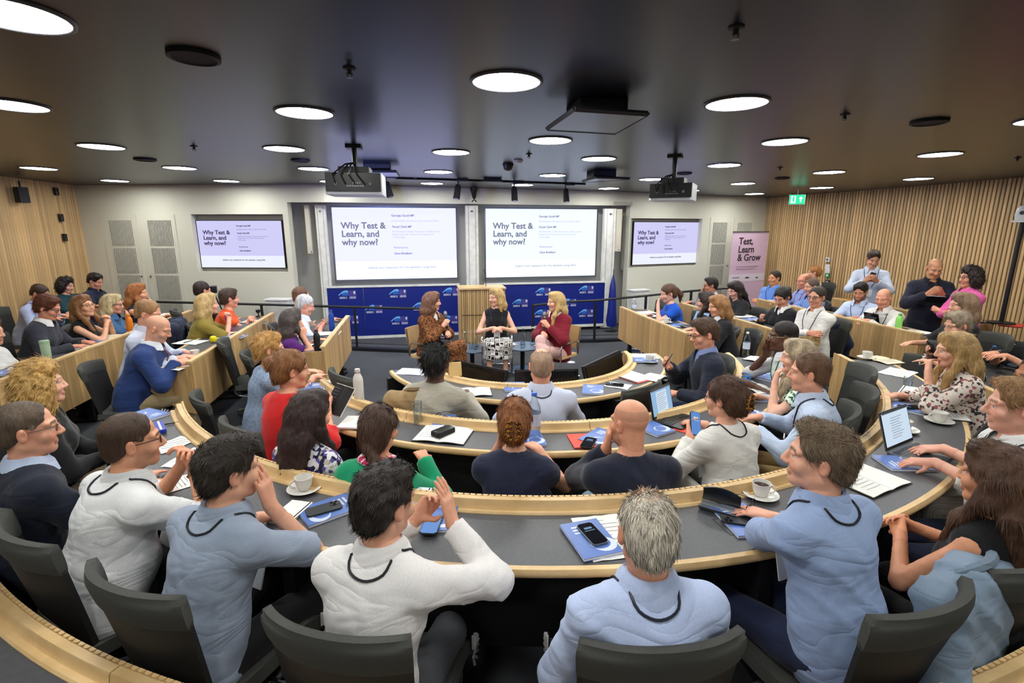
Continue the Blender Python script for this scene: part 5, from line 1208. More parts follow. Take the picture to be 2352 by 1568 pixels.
def laptop(P, a, lab, body='steel_grey', scr='screen_lit', ang=108, w=.31, d=.215):
    r = thing('laptop', lab, 'laptop', P, math.radians(a))
    ba = MB().box((0, 0, .008), (w, d, .014), bev=.01).build('base', body, r)
    k = MB()
    for i in range(5):
        for j in range(12): k.box((w * (-.42 + .076 * j), d * (.36 - .105 * i), .0162), (w * .064, d * .085, .002))
    k.build('keyboard', 'black_plastic', ba); MB().box((0, -d * .31, .0156), (w * .32, d * .26, .001)).build('trackpad', body, ba)
    t = math.radians(ang - 90); R = rotx(-t); o = np.array([0, d / 2, .016])
    ld_ = MB().box(o + R @ np.array([0, .004, d / 2]), (w, .006, d), R).build('lid', body, r)
    MB().box(o + R @ np.array([0, -.0004, d / 2]), (w - .008, .002, d - .008), R).build('bezel', 'black_plastic', ld_)
    MB().box(o + R @ np.array([0, -.0022, d * .52]), (w - .024, .0016, d - .03), R).build('display', scr, ld_)
    MB().box(o + R @ np.array([0, -.0034, d * .5]), (w * .5, .0006, d * .72), R).build('document_page', 'screen_doc', ld_)
    m = MB()
    for i in range(9): m.box(o + R @ np.array([-.01 * (i % 3), -.0042, d * (.78 - .065 * i)]), (w * (.4 - .04 * (i % 3)), .0004, .0022), R)
    m.build('document_text', 'ink', ld_); m = MB(); m.box(o + R @ np.array([0, -.0036, d * .95]), (w - .03, .0006, .012), R); m.build('toolbar', 'plate_grey', ld_)
    return r
def held(fn, name):
    EXTRAS[name] = fn
def world(I, p): return I['off'] + I['Rw'] @ np.array(p, float)
def ex_phone(I, sg, lab, lit=True, up=.9, case='phone_case'):
    f, n = I['HS'][sg][:2]; f = unit(f); n = unit(n - f * (n @ f)); p = I['WR'][sg] + f * .10 + n * .035
    r = phone((0, 0, 0), 0, lab, lit, 0, case); y = unit(f * .8 + np.array([0, .1, .5])); z = unit(np.array([0, -1, .55]) - y * (np.array([0, -1, .55]) @ y)); x = np.cross(y, z)
    R = I['Rw'] @ np.stack([x, y, z], 1); w_ = world(I, p); r.matrix_basis = Matrix([[*R[i], w_[i]] for i in range(3)] + [[0, 0, 0, 1]])
EXTRAS['phone'] = ex_phone
def ex_pen(I, sg, lab, c=(40, 40, 60)):
    f, n = I['HS'][sg][:2]; f = unit(f); n = unit(n - f * (n @ f)); p = I['WR'][sg] + f * .105 + n * .03; d = unit(np.array([-sg * .3, .55, -.8])); x = d; z = unit(np.cross(x, [1, .2, 0])); y = np.cross(z, x)
    r = pen((0, 0, 0), 0, lab, c); R = I['Rw'] @ np.stack([x, y, z], 1); w_ = world(I, p - d * .015); r.matrix_basis = Matrix([[*R[i], w_[i]] for i in range(3)] + [[0, 0, 0, 1]])
EXTRAS['pen'] = ex_pen
def ex_watch(I, sg, c=(24, 24, 26), strap=None):
    u = unit(I['WR'][sg] - I['EL'][sg]); p = I['WR'][sg] - u * .03; v = unit(np.cross(u, [0, 0, 1.])); w_ = np.cross(u, v); R0 = .031 * I['s'] - .002 * I['fem']
    MB().tube([p + R0 * (math.cos(t) * v + math.sin(t) * w_) for t in np.linspace(0, 2 * PI, 15)[:-1]], .007, 5, closed=True).build('watch_strap', 'satin', I['root'], smooth=True, color=srgb(*(strap or c)))
    o = p + (w_ if w_[2] > 0 else -w_) * (R0 + .006); MB().box(o, (.03, .03, .01), np.stack([u, v, np.cross(u, v)], 1), bev=.006).build('watch_face', 'phone_glass', I['root'])
EXTRAS['watch'] = ex_watch
def ex_bangle(I, sg, c=(190, 160, 90)):
    u = unit(I['WR'][sg] - I['EL'][sg]); p = I['WR'][sg] - u * .035; v = unit(np.cross(u, [0, 0, 1.])); w_ = np.cross(u, v)
    MB().tube([p + .03 * (math.cos(t) * v + math.sin(t) * w_) for t in np.linspace(0, 2 * PI, 15)[:-1]], .0035, 5, closed=True).build('bracelet', 'gloss', I['root'], smooth=True, color=srgb(*c))
EXTRAS['bangle'] = ex_bangle
def ex_mic(I, sg, lab):
    f, n = I['HS'][sg][:2]; p = I['WR'][sg] + unit(f) * .075 + unit(n) * .03; d = unit(np.array([-.15 * sg, -.25, 1])); a = world(I, p - d * .1); D = I['Rw'] @ d
    r = thing('microphone', lab, 'microphone', a); MB().tube([(0, 0, 0), D * .17], [.014, .019], 12).build('handle', 'black_plastic', r, smooth=True); MB().tube([D * .165, D * .185, D * .215, D * .235], [.02, .027, .026, .012], 14).build('grille', 'steel_grey', r, smooth=True); MB().tube([D * .158, D * .168], .022, 12).build('collar_ring', 'chrome', r)
EXTRAS['mic'] = ex_mic
def ex_book(I, lab, p=(0, .33, .0), tilt=.5, w=.14, l=.2, mat='page_white', cov='black_plastic'):
    q = np.array([p[0], p[1], I['N'][2] - .17 + p[2]]); r = notebook((0, 0, 0), 0, lab, w, l, mat, cov); R = I['Rw'] @ rotx(-tilt * -1); w_ = world(I, q)
    r.matrix_basis = Matrix([[*R[i], w_[i]] for i in range(3)] + [[0, 0, 0, 1]])
EXTRAS['book'] = ex_book
def ex_clip(I):
    hd = I['hd']; m = MB()
    for sg in (-1, 1):
        m.tube([hd((sg * .006, -.155, .045)), hd((sg * .03, -.15, .03)), hd((sg * .034, -.145, -.03)), hd((sg * .008, -.155, -.05))], [.006, .009, .009, .006], 6)
        for z in (.025, .0, -.025): m.tube([hd((sg * .034, -.148, z)), hd((sg * .01, -.16, z - .008))], .006, 5)
    m.build('claw_clip', 'tortoise', I['root'], smooth=True)
EXTRAS['clip'] = ex_clip
def ex_scarf(I, mat='pink_scarf'):
    N = I['N']; m = MB(); m.tube([N + [.075 * math.cos(t), .078 * math.sin(t) - .005, .035 + .02 * math.sin(t + PI) + .004 * math.sin(5 * t)] for t in np.linspace(0, 2 * PI, 25)[:-1]], .02, 8, closed=True)
    m.tube([N + [.03, -.085, .03], N + [.07, -.12, .0], N + [.12, -.125, -.05]], [.018, .02, .008], 7); m.build('neck_scarf', mat, I['root'], smooth=True)
EXTRAS['scarf'] = ex_scarf
def ex_tie(I, c=(90, 30, 40)):
    C = I['Ch']; N = I['N']; MB().sheet([[N + [u * .018, .085, -.01], N + [u * .022, .13, -.08], C + [u * .035, .158, -.06], C + [u * .03, .16, -.2]] for u in (-1, 0, 1)], .006).build('tie', 'satin', I['root'], smooth=True, color=srgb(*c))
EXTRAS['tie'] = ex_tie
def ex_pleat(I):
    N, P = I['N'], I['P']; m = MB(); up = N - P; L = np.linalg.norm(up)
    sp = lambda x, t: P + up * t + np.array([x, -.2, 0])
    m.tube(I['onto']([sp(x, .70) for x in np.linspace(-.17, .17, 21)], .0008), .0022, 5)
    m.build('yoke_seam', 'cloth', I['root'], smooth=True, color=srgb(150, 164, 204))
    g = [[q_ for q_ in I['onto']([sp(x * (1 + .7 * (.7 - t)), t) for t in np.linspace(.70, .1, 10)], .006)] for x in (-.02, -.007, .007, .02)]
    MB().sheet(g, .006).build('box_pleat', 'cloth', I['root'], smooth=True, color=srgb(186, 199, 232))
EXTRAS['pleat'] = ex_pleat
# ------------------------------------------------------------------ who sits where
def toC(px, z=1.2): P = atz(px[0], px[1], z); return math.degrees(math.atan2(CX - P[0], CY - P[1]))
def toS(px, z=1.2): P = atz(px[0], px[1], z); return math.degrees(math.atan2(1.3 - P[0], 8.3 - P[1]))
W_ = (228, 227, 224); BLK = (26, 26, 28); NVY = (28, 33, 56)
def row(label, px, daz=0, dlook=None, **k):
    a = toC(px) + daz; return person(label, px, a, (a if dlook is None else toC(px) + dlook), **k)
# ---- near row, behind the large curved desk
row('person in dark navy suit, rimless glasses and short greying hair at the left edge', (62, 985), 0, 16, arms=('lap', 'desk'), lean=8, hair=('crop', (92, 76, 62)), skin=(226, 172, 146), top=('blazer', (24, 28, 44), 2.0), under=(190, 204, 230), q='A', glasses=(96, 84, 76), desk=D3, pitch=2)
person('person with long curly blonde hair and black cardigan at the left', (94, 882), 62, 62, arms=('lap', 'lap'), lean=4, hair=('curlylong', (196, 156, 92)), skin=(232, 186, 164), fem=True, top=('cardigan', (20, 20, 22), 2.0, 'wool'), legs=('trousers', (150, 126, 96)), q='B', pitch=-2)
row('person in short-sleeved white shirt with dark glasses and beard, hands clasped at the mouth', (303, 1012), 4, 22, arms=('clasp', 'clasp'), lean=20, hair=('crop', (74, 54, 40)), skin=(224, 168, 136), top=('shirt', (222, 222, 222), .95), legs=('trousers', (30, 31, 36)), q='A', glasses=(34, 24, 24), beard=((86, 62, 48), .5), desk=D3, heavy=1.6, lanyard=(40, 40, 50), extra=[('watch', 1, (24, 24, 26), (176, 120, 70))], pitch=3)
row('person in grey-blue short-sleeved shirt, dark hair, cheek on the right hand', (527, 1078), 6, 24, arms=('write', 'cheek'), lean=19, hair=('side', (52, 44, 38)), skin=(226, 176, 150), top=('shirt', (152, 164, 184), .95), legs=('trousers', (22, 22, 26)), q='A', desk=D3, lanyard=(30, 34, 40), extra=[('watch', -1), ('pen', -1, 'blue pen in the hand of the person in grey-blue', (40, 60, 190))], heavy=.5)
row('person in white long-sleeved shirt with thick dark hair, both hands raised in front', (884, 1152), 6, 26, arms=(('@', 950, 1196, .93, (-.6, .3, .75), (-.5, -.6, .1), .8, (.3, .6, -1)), ('@', 1040, 1206, .95, (-.3, .15, 1), (-.9, .1, .2), .22, (1, .0, -.6))), lean=16, hair=('messy', (46, 38, 33)), skin=(228, 178, 152), top=('shirt', (232, 228, 226), 2.0), legs=('trousers', (74, 76, 80)), q='A', desk=D3, lanyard=(26, 26, 34), pitch=6)
row('person in pale blue shirt seen from behind with thinning grey hair', (1487, 1216), -2, 2, arms=('lap', 'lap'), lean=9, hair=('thin', (208, 198, 182)), skin=(228, 170, 140), top=('shirt', (182, 196, 230), 2.0), legs=('trousers', (26, 26, 32)), q='A', desk=D3, lanyard=(30, 32, 44), extra=[('pleat',)], heavy=.9, pitch=6)
row('person in light blue shirt with grey-brown hair in profile, left forearm along the desk', (1884, 1050), -6, -46, arms=(('@', 1862, 1222, .80, (-.9, .35, 0), (0, -.1, -1), .4, (1, .5, -.1)), 'desk'), lean=15, hair=('side', (118, 98, 78)), skin=(232, 180, 156), top=('shirt', (150, 170, 208), 2.0), legs=('trousers', (30, 38, 66)), q='A', desk=D3, lanyard=(22, 22, 30), heavy=.4, pitch=-2, tgt=('r', 3.70))
row('person in black sleeveless top with long brown hair at the right edge', (2288, 1095), 2, -4, arms=(((.06, .3, .78), (-.6, .6, .3), (-.5, -.4, -.6), .7, (.9, -.4, -.5)),) * 2, lean=6, hair=('long', (84, 56, 38)), skin=(222, 160, 124), fem=True, top=('sleeveless', (26, 26, 28), 0), legs=('trousers', (24, 24, 27)), q='A', desk=D3, pitch=4)
person('person in white shirt with short fair hair typing on the silver laptop', (2336, 932), -62, -50, arms=(('@', 2148, 1062, .82, (-.1, 1, -.12), (0, -.1, -1), .45, (.8, -.3, -.9)), ('@', 2168, 1030, .82, (-.1, 1, -.12), (0, -.1, -1), .45, (.8, -.3, -.9))), lean=8, hair=('side', (150, 112, 74)), skin=(234, 182, 162), top=('shirt', (230, 229, 226), 1.35), legs=('trousers', (34, 40, 62)), q='B', desk=D3, lanyard=(30, 36, 50), tgt=('r', 3.74))
person('person in dark top and pale striped trousers mostly out of the frame at the right', (2388, 868), -62, -62, arms=('lap', 'lap'), lean=2, hair=('short', (60, 44, 34)), skin=(176, 116, 76), top=('tee', (34, 32, 34), .9), legs=('trousers', (222, 214, 204), 'pale_stripe'), q='B', desk=D3, tgt=('r', 3.82))
person('person in floral blouse with long dirty-blonde hair, hand at the mouth', (2192, 803), -64, -58, arms=('mouth', 'desk'), lean=15, hair=('verylong', (182, 146, 94)), skin=(232, 182, 158), fem=True, top=('blouse', (255, 255, 255), 1.6, 'floral'), legs=('trousers', (214, 204, 192)), q='B', desk=D3, pitch=8, tgt=('r', 3.68))
person('person with short grey-brown hair looking at a phone behind the floral blouse', (2198, 746), -72, -80, arms=('desk', 'hold'), lean=16, hair=('pixie', (146, 128, 108)), skin=(226, 176, 150), fem=True, top=('blouse', (255, 255, 255), 1.6, 'zebra_print'), q='C', pitch=14, extra=[('phone', 1, 'phone held by the person in black and white print', False)])
person('person in black top with shoulder-length wavy grey-brown hair, in front of the pink shirt', (2210, 700), -68, -62, arms=('lap', 'desk'), lean=6, hair=('shoulder', (140, 112, 88)), skin=(228, 178, 152), fem=True, top=('tee', (26, 26, 28), .9), q='C', tgt=('r', 4.5), s=.96)
# ---- standing by the right wall
person('person standing in a bright pink shirt with dark curly hair and glasses', (2229, 636), -74, -72, arms=('cross', 'cross'), lean=0, stand=True, hair=('curly', (46, 34, 30)), skin=(224, 166, 140), fem=True, top=('shirt', (226, 96, 164), 1.4), legs=('trousers', (60, 52, 50)), glasses=(60, 40, 36), q='C', heavy=.6, tgt=('x', 6.35), s=.96)
person('person perched on a desk in navy blazer, shaven head, writing in a notebook', (2147, 616), -142, -150, arms=('hold', 'hold'), lean=4, stand=True, hipz=.86, hair=('bald', (96, 78, 64)), skin=(212, 158, 122), top=('blazer', (32, 34, 50), 2.0), under=(22, 22, 26), legs=('trousers', (44, 54, 82)), q='C', pitch=22, extra=[('pen', 1, 'pen in the hand of the person in navy blazer'), ('book', 'open notebook held by the person in navy blazer', (0, .36, -.02), .6, .09, .15)], tgt=('x', 6.5), s=1.0)
person('person standing in pale blue shirt and lanyard looking down at a phone', (2006, 594), -138, -150, arms=('hold', 'hold'), lean=2, stand=True, hair=('side', (62, 46, 36)), skin=(216, 164, 134), top=('shirt', (204, 212, 230), 2.0), legs=('trousers', (30, 30, 34)), q='C', pitch=24, lanyard=(40, 50, 90), extra=[('phone', 1, 'phone held by the standing person in pale blue', False)], tgt=('x', 6.62), s=1.0)
# ---- right wing
person('person with dark beard and pale blue shirt beside the bald one in white', (1976, 669), -112, -120, arms=('desk', 'desk'), lean=12, hair=('messy', (38, 30, 26)), skin=(206, 150, 118), top=('shirt', (196, 210, 236), 2.0), q='C', pitch=20, beard=((40, 30, 26), .85), lanyard=(50, 70, 130), tgt=('x', 6.15), s=1.0)
person('bald person in white shirt and black lanyard leaning on the desk by the green bottle', (2029, 684), -104, -112, arms=('fold', 'desk'), lean=16, hair=('bald', (150, 120, 100)), skin=(230, 170, 142), top=('shirt', (232, 228, 220), 2.0), q='C', pitch=16, lanyard=(24, 24, 28), extra=[('watch', -1)], tgt=('x', 6.13), s=1.0)
person('person in black at the far right edge with an arm reaching to a laptop', (2398, 752), -84, -84, arms=(((.05, .48, .82), (-.1, 1, -.05), (0, 0, -1), .4, (.8, -.3, -.9)),) * 2, lean=8, hair=('short', (50, 40, 34)), skin=(228, 172, 144), top=('tee', (24, 24, 27), .9), q='C', tgt=('r', 5.0), s=1.0)
person('person in bright blue t-shirt with a brown ponytail, writing, hand at the mouth', (1535, 673), -80, -84, arms=('mouth', 'write'), lean=14, hair=('ponytail', (92, 62, 42)), skin=(232, 184, 160), fem=True, top=('tee', (22, 84, 190), .5), q='C', pitch=14, extra=[('pen', 1, 'white pen held by the person in bright blue', (230, 230, 230))], tgt=('x', 3.5), s=.96)
person('person in grey blazer with glasses and dark hair, hand to the chin', (1632, 655), -70, -74, arms=('mouth', 'desk'), lean=12, hair=('side', (36, 30, 28)), skin=(196, 140, 108), top=('blazer', (122, 124, 132), 2.0), under=(226, 226, 230), glasses=(30, 26, 26), q='C', pitch=6, tgt=('x', 4.68), s=1.0)
person('person in dark printed t-shirt with dark wavy hair, arms folded', (1621, 692), -58, -52, arms=('cross', 'cross'), lean=6, hair=('long', (50, 36, 32)), skin=(220, 168, 142), fem=True, top=('tee', (44, 44, 52), .5), q='C', tgt=('x', 3.62), s=.96)
person('person in black blazer with auburn-blonde shoulder-length hair, looking down', (1649, 702), -74, -80, arms=('desk', 'desk'), lean=12, hair=('shoulder', (162, 116, 72)), skin=(232, 180, 152), fem=True, top=('blazer', (24, 25, 30), 2.0), under=(210, 212, 216), q='C', pitch=12, tgt=('x', 3.55), s=.96)
person('person in black jacket with very long dark hair, head bent', (1688, 665), -92, -98, arms=('write', 'desk'), lean=10, hair=('verylong', (40, 28, 24)), skin=(228, 180, 158), fem=True, top=('blazer', (28, 28, 31), 2.0), q='C', pitch=22, tgt=('x', 4.66), s=.96)
person('person in mid-blue shirt with folded arms in front of the pink banner', (1779, 638), -112, -100, arms=('cross', 'cross'), lean=2, hair=('short', (50, 38, 30)), skin=(222, 160, 116), top=('shirt', (104, 142, 214), 2.0), q='C', lanyard=(50, 60, 110), tgt=('x', 6.1), s=1.0)
person('person with ginger fringe of hair, glasses and red lanyard', (1847, 645), -84, -80, arms=('lap', 'desk'), lean=4, hair=('ring', (170, 112, 80)), skin=(234, 168, 142), top=('shirt', (140, 160, 216), 2.0), glasses=(60, 44, 40), beard=((176, 108, 76), .4), lanyard=(190, 40, 50), q='C', tgt=('x', 6.12), s=1.0)
person('person with grey-brown hair in blue shirt right beside the red lanyard', (1864, 658), -84, -84, arms=('desk', 'desk'), lean=8, hair=('short', (104, 84, 70)), skin=(226, 170, 144), top=('shirt', (122, 150, 212), 2.0), q='C', pitch=8, tgt=('x', 6.1), s=1.0)
person('person with tied-up ginger hair at the very back by the slatted wall', (1869, 625), -80, -60, arms=('lap', 'lap'), lean=2, hair=('updo', (176, 118, 66)), skin=(232, 180, 156), fem=True, top=('blouse', (214, 200, 186), 1.5), q='C')
person('person in black blazer and white blouse with dark tied hair, looking down', (1797, 682), -98, -108, arms=('lap', 'hold'), lean=6, hair=('bun', (36, 28, 26)), skin=(214, 160, 134), fem=True, top=('blazer', (22, 22, 25), 2.0), under=(228, 226, 222), q='C', pitch=24, tgt=('x', 4.62), s=.96)
person('person in white shirt with glasses, receding dark hair and folded arms', (1876, 682), -100, -108, arms=('cross', 'cross'), lean=4, hair=('short', (58, 48, 42)), skin=(222, 164, 136), top=('shirt', (226, 222, 214), 2.0), glasses=(40, 36, 36), lanyard=(70, 80, 110), q='C', heavy=.7, tgt=('x', 4.68), s=1.0)
person('person in navy suit and jeans with glasses, seated at the side of the innermost desk', (1618, 766), -78, -80, arms=('lap', 'hold'), lean=6, hair=('side', (84, 60, 44)), skin=(230, 172, 146), top=('blazer', (30, 35, 52), 2.0), under=(120, 134, 180), legs=('trousers', (34, 46, 80)), glasses=(40, 34, 34), q='B', pitch=12, extra=[('pen', 1, 'pen held by the person in navy suit and jeans')])
person('person with dark skin, glasses and pale shirt, cheek on one hand', (1798, 772), -66, -58, arms=('desk', 'cheek'), lean=14, hair=('crop', (34, 26, 24)), skin=(98, 66, 52), top=('shirt', (214, 214, 218), 1.0), glasses=(180, 170, 150), lanyard=(40, 120, 70), q='B', desk=D2)
person('person with long ash-blonde hair and green leaf-print top, elbow on the desk', (1832, 818), -58, -56, arms=('chin', 'write'), lean=15, hair=('long', (176, 156, 128)), skin=(234, 188, 164), fem=True, top=('tee', (255, 255, 255), .5, 'green_leaf'), q='B', desk=D2, extra=[('pen', 1, 'silver pen held by the person in leaf print', (190, 190, 195))])
person('person in pale blue long-sleeved shirt with short brown hair, right of the middle desk', (1858, 855), -50, -50, arms=('desk', 'desk'), lean=14, hair=('short', (108, 78, 56)), skin=(230, 176, 150), top=('shirt', (192, 206, 230), 2.0), legs=('trousers', (130, 104, 60)), lanyard=(30, 34, 52), q='B', desk=D2, heavy=.4)
# ---- middle desk
row('bald person in navy sweater with a trimmed beard, one hand at the face', (1447, 970), -2, -22, arms=('cheek', 'lap'), lean=13, hair=('bald', (120, 92, 74)), skin=(226, 166, 136), top=('sweater', (28, 32, 50), 2.0, 'wool'), legs=('trousers', (150, 178, 196)), beard=((92, 62, 44), .55), q='A', desk=D2, heavy=.6, pitch=6, knees=(.03, 0), tgt=('r', 2.70), s=1.0)
row('person in white blouse with a tortoiseshell claw clip holding a lit phone', (1664, 913), -4, -24, arms=('hold', 'desk'), lean=13, hair=('updo', (86, 58, 40)), skin=(230, 178, 152), fem=True, top=('blouse', (228, 226, 220), 1.95), legs=('trousers', (210, 206, 198)), glasses=(60, 44, 40), q='A', desk=D2, lanyard=(40, 30, 36), extra=[('clip',), ('phone', -1, 'lit phone held by the person in white blouse', True), ('bangle', -1, (60, 40, 36))], heavy=.5, tgt=('r', 2.68), s=.96)
row('person in navy dress with auburn hair pinned up, seen from behind', (1182, 968), 2, 0, arms=('cheek', 'desk'), lean=15, hair=('updo', (150, 92, 48)), skin=(232, 180, 152), fem=True, top=('dress', (34, 38, 62), .3), legs=('skirt', (34, 38, 62)), q='A', desk=D2, extra=[('clip',)], heavy=.4, pitch=6, tgt=('r', 2.68), s=.96)
row('person in green sweater with brown ponytail and pink patterned neck scarf', (872, 985), 0, 2, arms=('lap', 'desk'), lean=14, hair=('lowpony', (84, 60, 46)), skin=(226, 170, 140), fem=True, top=('sweater', (18, 150, 104), 2.0, 'wool'), legs=('trousers', (50, 52, 60)), q='A', desk=D2, extra=[('scarf',)], pitch=4, tgt=('r', 2.7), s=.96)
row('person with long dark straight hair in violet floral top', (714, 950), 4, 10, arms=('lap', 'lap'), lean=10, hair=('verylong', (52, 34, 30)), skin=(230, 176, 148), fem=True, top=('tee', (255, 255, 255), .6, 'floral_violet'), q='B', desk=D2, pitch=10, tgt=('r', 2.7), s=.96)
row('person in bright red cardigan with auburn hair in a bun, holding a leaflet', (668, 848), 6, 20, arms=('hold', 'hold'), lean=12, hair=('bun', (140, 92, 54)), skin=(232, 176, 148), fem=True, top=('cardigan', (214, 34, 34), 1.4, 'wool'), q='B', desk=D2, extra=[('book', 'dark leaflet held by the person in red', (.06, .42, .08), .9, .1, .2, 'black_matte', 'page_white')], pitch=6, tgt=('r', 2.66), s=.96)
row('person with short strawberry-blonde hair in mottled blue dress', (620, 800), 6, 18, arms=('desk', 'desk'), lean=10, hair=('pixie', (206, 158, 92)), skin=(234, 182, 156), fem=True, top=('dress', (255, 255, 255), .7, 'blue_weave'), legs=('skirt', (255, 255, 255), 'blue_weave'), q='B', desk=D2, heavy=.6, tgt=('r', 2.66), s=.96)
# ---- innermost desk
row('person in grey checked jacket with short black twisted hair', (1003, 830), 0, 4, arms=('desk', 'desk'), lean=12, hair=('dreads', (22, 19, 19)), skin=(88, 58, 44), top=('blazer', (168, 162, 148), 2.0), legs=('trousers', (176, 168, 152)), q='B', desk=D1, pitch=6, tgt=('r', 1.72), s=1.0)
row('balding person in finely striped blue and white shirt, seen from behind', (1243, 838), 0, 0, arms=('desk', 'desk'), lean=10, hair=('ring', (182, 150, 126)), skin=(232, 172, 146), top=('shirt', (255, 255, 255), 2.0, 'fine_stripe'), q='B', desk=D1, lanyard=(40, 44, 60), heavy=.7, pitch=4, tgt=('r', 1.72), s=1.0)
# ---- left wing
person('person in purple t-shirt with long dark greying hair, cheek on the hand', (671, 736), 70, 44, arms=('desk', 'cheek'), lean=14, hair=('long', (78, 68, 66)), skin=(230, 176, 150), fem=True, top=('tee', (86, 30, 112), .5), q='C', pitch=4, tgt=('x', -1.5), s=.96)
person('person with white hair in pale shirt, hands raised in front', (701, 700), 72, 70, arms=('hold', 'hold'), lean=14, hair=('short', (214, 212, 206)), skin=(230, 172, 148), top=('shirt', (214, 222, 236), 1.4), q='C', pitch=20, tgt=('x', -1.58), s=1.0)
person('person with brown hair half hidden behind the white-haired one', (692, 680), 78, 60, arms=('lap', 'desk'), lean=6, hair=('short', (112, 78, 54)), skin=(228, 174, 148), top=('shirt', (150, 120, 100), 2.0), q='C', tgt=('x', -1.66), s=1.0)
person('bald person in blue suit and tie writing at the desk', (363, 754), 78, 82, arms=('desk', 'write'), lean=20, hair=('bald', (170, 140, 120)), skin=(234, 178, 152), top=('blazer', (40, 62, 116), 2.0), under=(226, 230, 240), legs=('trousers', (168, 148, 112)), beard=((196, 176, 160), .4), q='B', pitch=26, extra=[('tie',), ('pen', 1, 'pen in the hand of the person in blue suit')], heavy=.8, tgt=('x', -2.64), s=1.0)
person('person in olive top with blonde shoulder-length hair, chin on both hands', (477, 698), 70, 62, arms=('clasp', 'clasp'), lean=18, hair=('shoulder', (200, 168, 112)), skin=(234, 184, 158), fem=True, top=('blouse', (142, 124, 52), .95), q='C', pitch=0, tgt=('x', -2.66), s=.96)
person('person in orange top with short dark wavy hair', (527, 685), 72, 62, arms=('fold', 'fold'), lean=14, hair=('pixie', (74, 56, 44)), skin=(228, 172, 144), fem=True, top=('tee', (238, 92, 40), .5), q='C', tgt=('x', -2.64), s=.96)
person('person in black with dark hair by the back wall, beside a video camera', (465, 667), 60, 40, arms=('hold', 'hold'), lean=2, hair=('short', (48, 34, 28)), skin=(222, 168, 140), top=('tee', (24, 26, 28), .9), q='C', pitch=8)
person('person with light brown hair behind the bald one in blue suit', (341, 719), 84, 86, arms=('desk', 'desk'), lean=14, hair=('short', (164, 124, 84)), skin=(234, 180, 158), top=('shirt', (206, 212, 230), 2.0), q='C', pitch=18, tgt=('x', -2.72), s=1.0, chair=False)
person('person in dark grey blazer with short auburn hair and glasses', (110, 706), 80, 84, arms=('desk', 'desk'), lean=16, hair=('pixie', (96, 52, 34)), skin=(228, 166, 140), fem=True, top=('blazer', (52, 54, 64), 2.0), under=(226, 224, 224), glasses=(50, 40, 38), q='C', pitch=22, tgt=('x', -3.98), s=.96)
person('person in black sleeveless top with long light-brown hair and glasses, looking up', (191, 703), 76, 104, arms=('clasp', 'clasp'), lean=14, hair=('long', (140, 98, 62)), skin=(234, 184, 152), fem=True, top=('sleeveless', (24, 24, 26), 0), glasses=(150, 110, 70), q='C', pitch=-8, tgt=('x', -3.9), s=.96)
person('person in denim shirt with ash-blonde bob and glasses', (259, 698), 82, 84, arms=('desk', 'mouth'), lean=14, hair=('bob', (206, 186, 142)), skin=(230, 174, 148), fem=True, top=('shirt', (70, 112, 156), .9), glasses=(60, 40, 40), q='C', pitch=6, tgt=('x', -3.86))
person('person in navy sleeveless top with long ginger hair, hand at the mouth', (317, 672), 82, 80, arms=('desk', 'mouth'), lean=10, hair=('long', (168, 104, 56)), skin=(236, 180, 146), fem=True, top=('sleeveless', (26, 28, 46), 0), q='C', extra=[('watch', 1)], tgt=('x', -3.9), s=.96)
person('person in lilac-blue shirt with short dark hair, bent over, by the left slatted wall', (92, 674), 86, 92, arms=('desk', 'desk'), lean=20, hair=('short', (64, 44, 32)), skin=(222, 164, 134), top=('shirt', (176, 186, 218), 2.0), q='C', pitch=30, lanyard=(40, 60, 140), heavy=.5)
person('person in dark teal top with short dark curly hair by the left wall', (151, 654), 92, 96, arms=('desk', 'hold'), lean=6, hair=('curly', (34, 26, 24)), skin=(230, 176, 158), fem=True, top=('tee', (20, 58, 66), .9), q='C', pitch=16)
person('person in navy polo shirt with thick dark hair in the back left corner', (219, 645), 94, 100, arms=('desk', 'hold'), lean=8, hair=('messy', (34, 27, 25)), skin=(224, 166, 142), top=('polo', (28, 34, 58), .6), q='C', pitch=22, heavy=1.0)
person('person in white top and burgundy trousers cut off by the left edge', (-26, 762), 84, 84, arms=('lap', 'desk'), lean=8, hair=('bob', (90, 66, 50)), skin=(230, 178, 152), fem=True, top=('blouse', (226, 224, 222), 1.6), legs=('trousers', (110, 28, 44)), q='C', tgt=('x', -3.95), s=.96)
# ---- three speakers on cantilever chairs
plain('cane_tan', srgb(206, 172, 118), .6)
def stage_chair(xy, az, lab, k=.82):
    r = thing('cantilever_chair', lab, 'chair', (xy[0], xy[1], 0), -az)
    for sg in (-1, 1):
        m = MB(); c = [(sg * .25, -.28, .02), (sg * .25, .24, .02), (sg * .25, .27, .06), (sg * .25, .27, .58), (sg * .25, .22, .64), (sg * .25, -.14, .64), (sg * .24, -.2, .60), (sg * .23, -.22, .42)]
        m.tube([np.array(p) * k for p in c], .012, 8); m.build('side_tube', 'chrome', r, smooth=True)
    MB().tube([np.array(p) * k for p in ((-.25, -.28, .02), (.25, -.28, .02))], .012, 8).build('base_tube', 'chrome', r)
    MB().box((0, .0, .41 * k), (.46 * k, .46 * k, .03), bev=.03).build('seat', 'cane_tan', r); MB().sheet([[(u * .23 * k, (-.22 - .06 * v - .03 * (1 - u * u)) * k, (.5 + .36 * v) * k) for v in np.linspace(0, 1, 6)] for u in np.linspace(-1, 1, 9)], .02).build('backrest', 'cane_tan', r, smooth=True)
    MB().tube([np.array((sg_ * .24, -.2 - .06 * t, .42 + .44 * t)) * k for sg_ in (-1,) for t in (0, 1)], .011, 8).tube([np.array((.24, -.2 - .06 * t, .42 + .44 * t)) * k for t in (0, 1)], .011, 8).build('back_post', 'chrome', r)
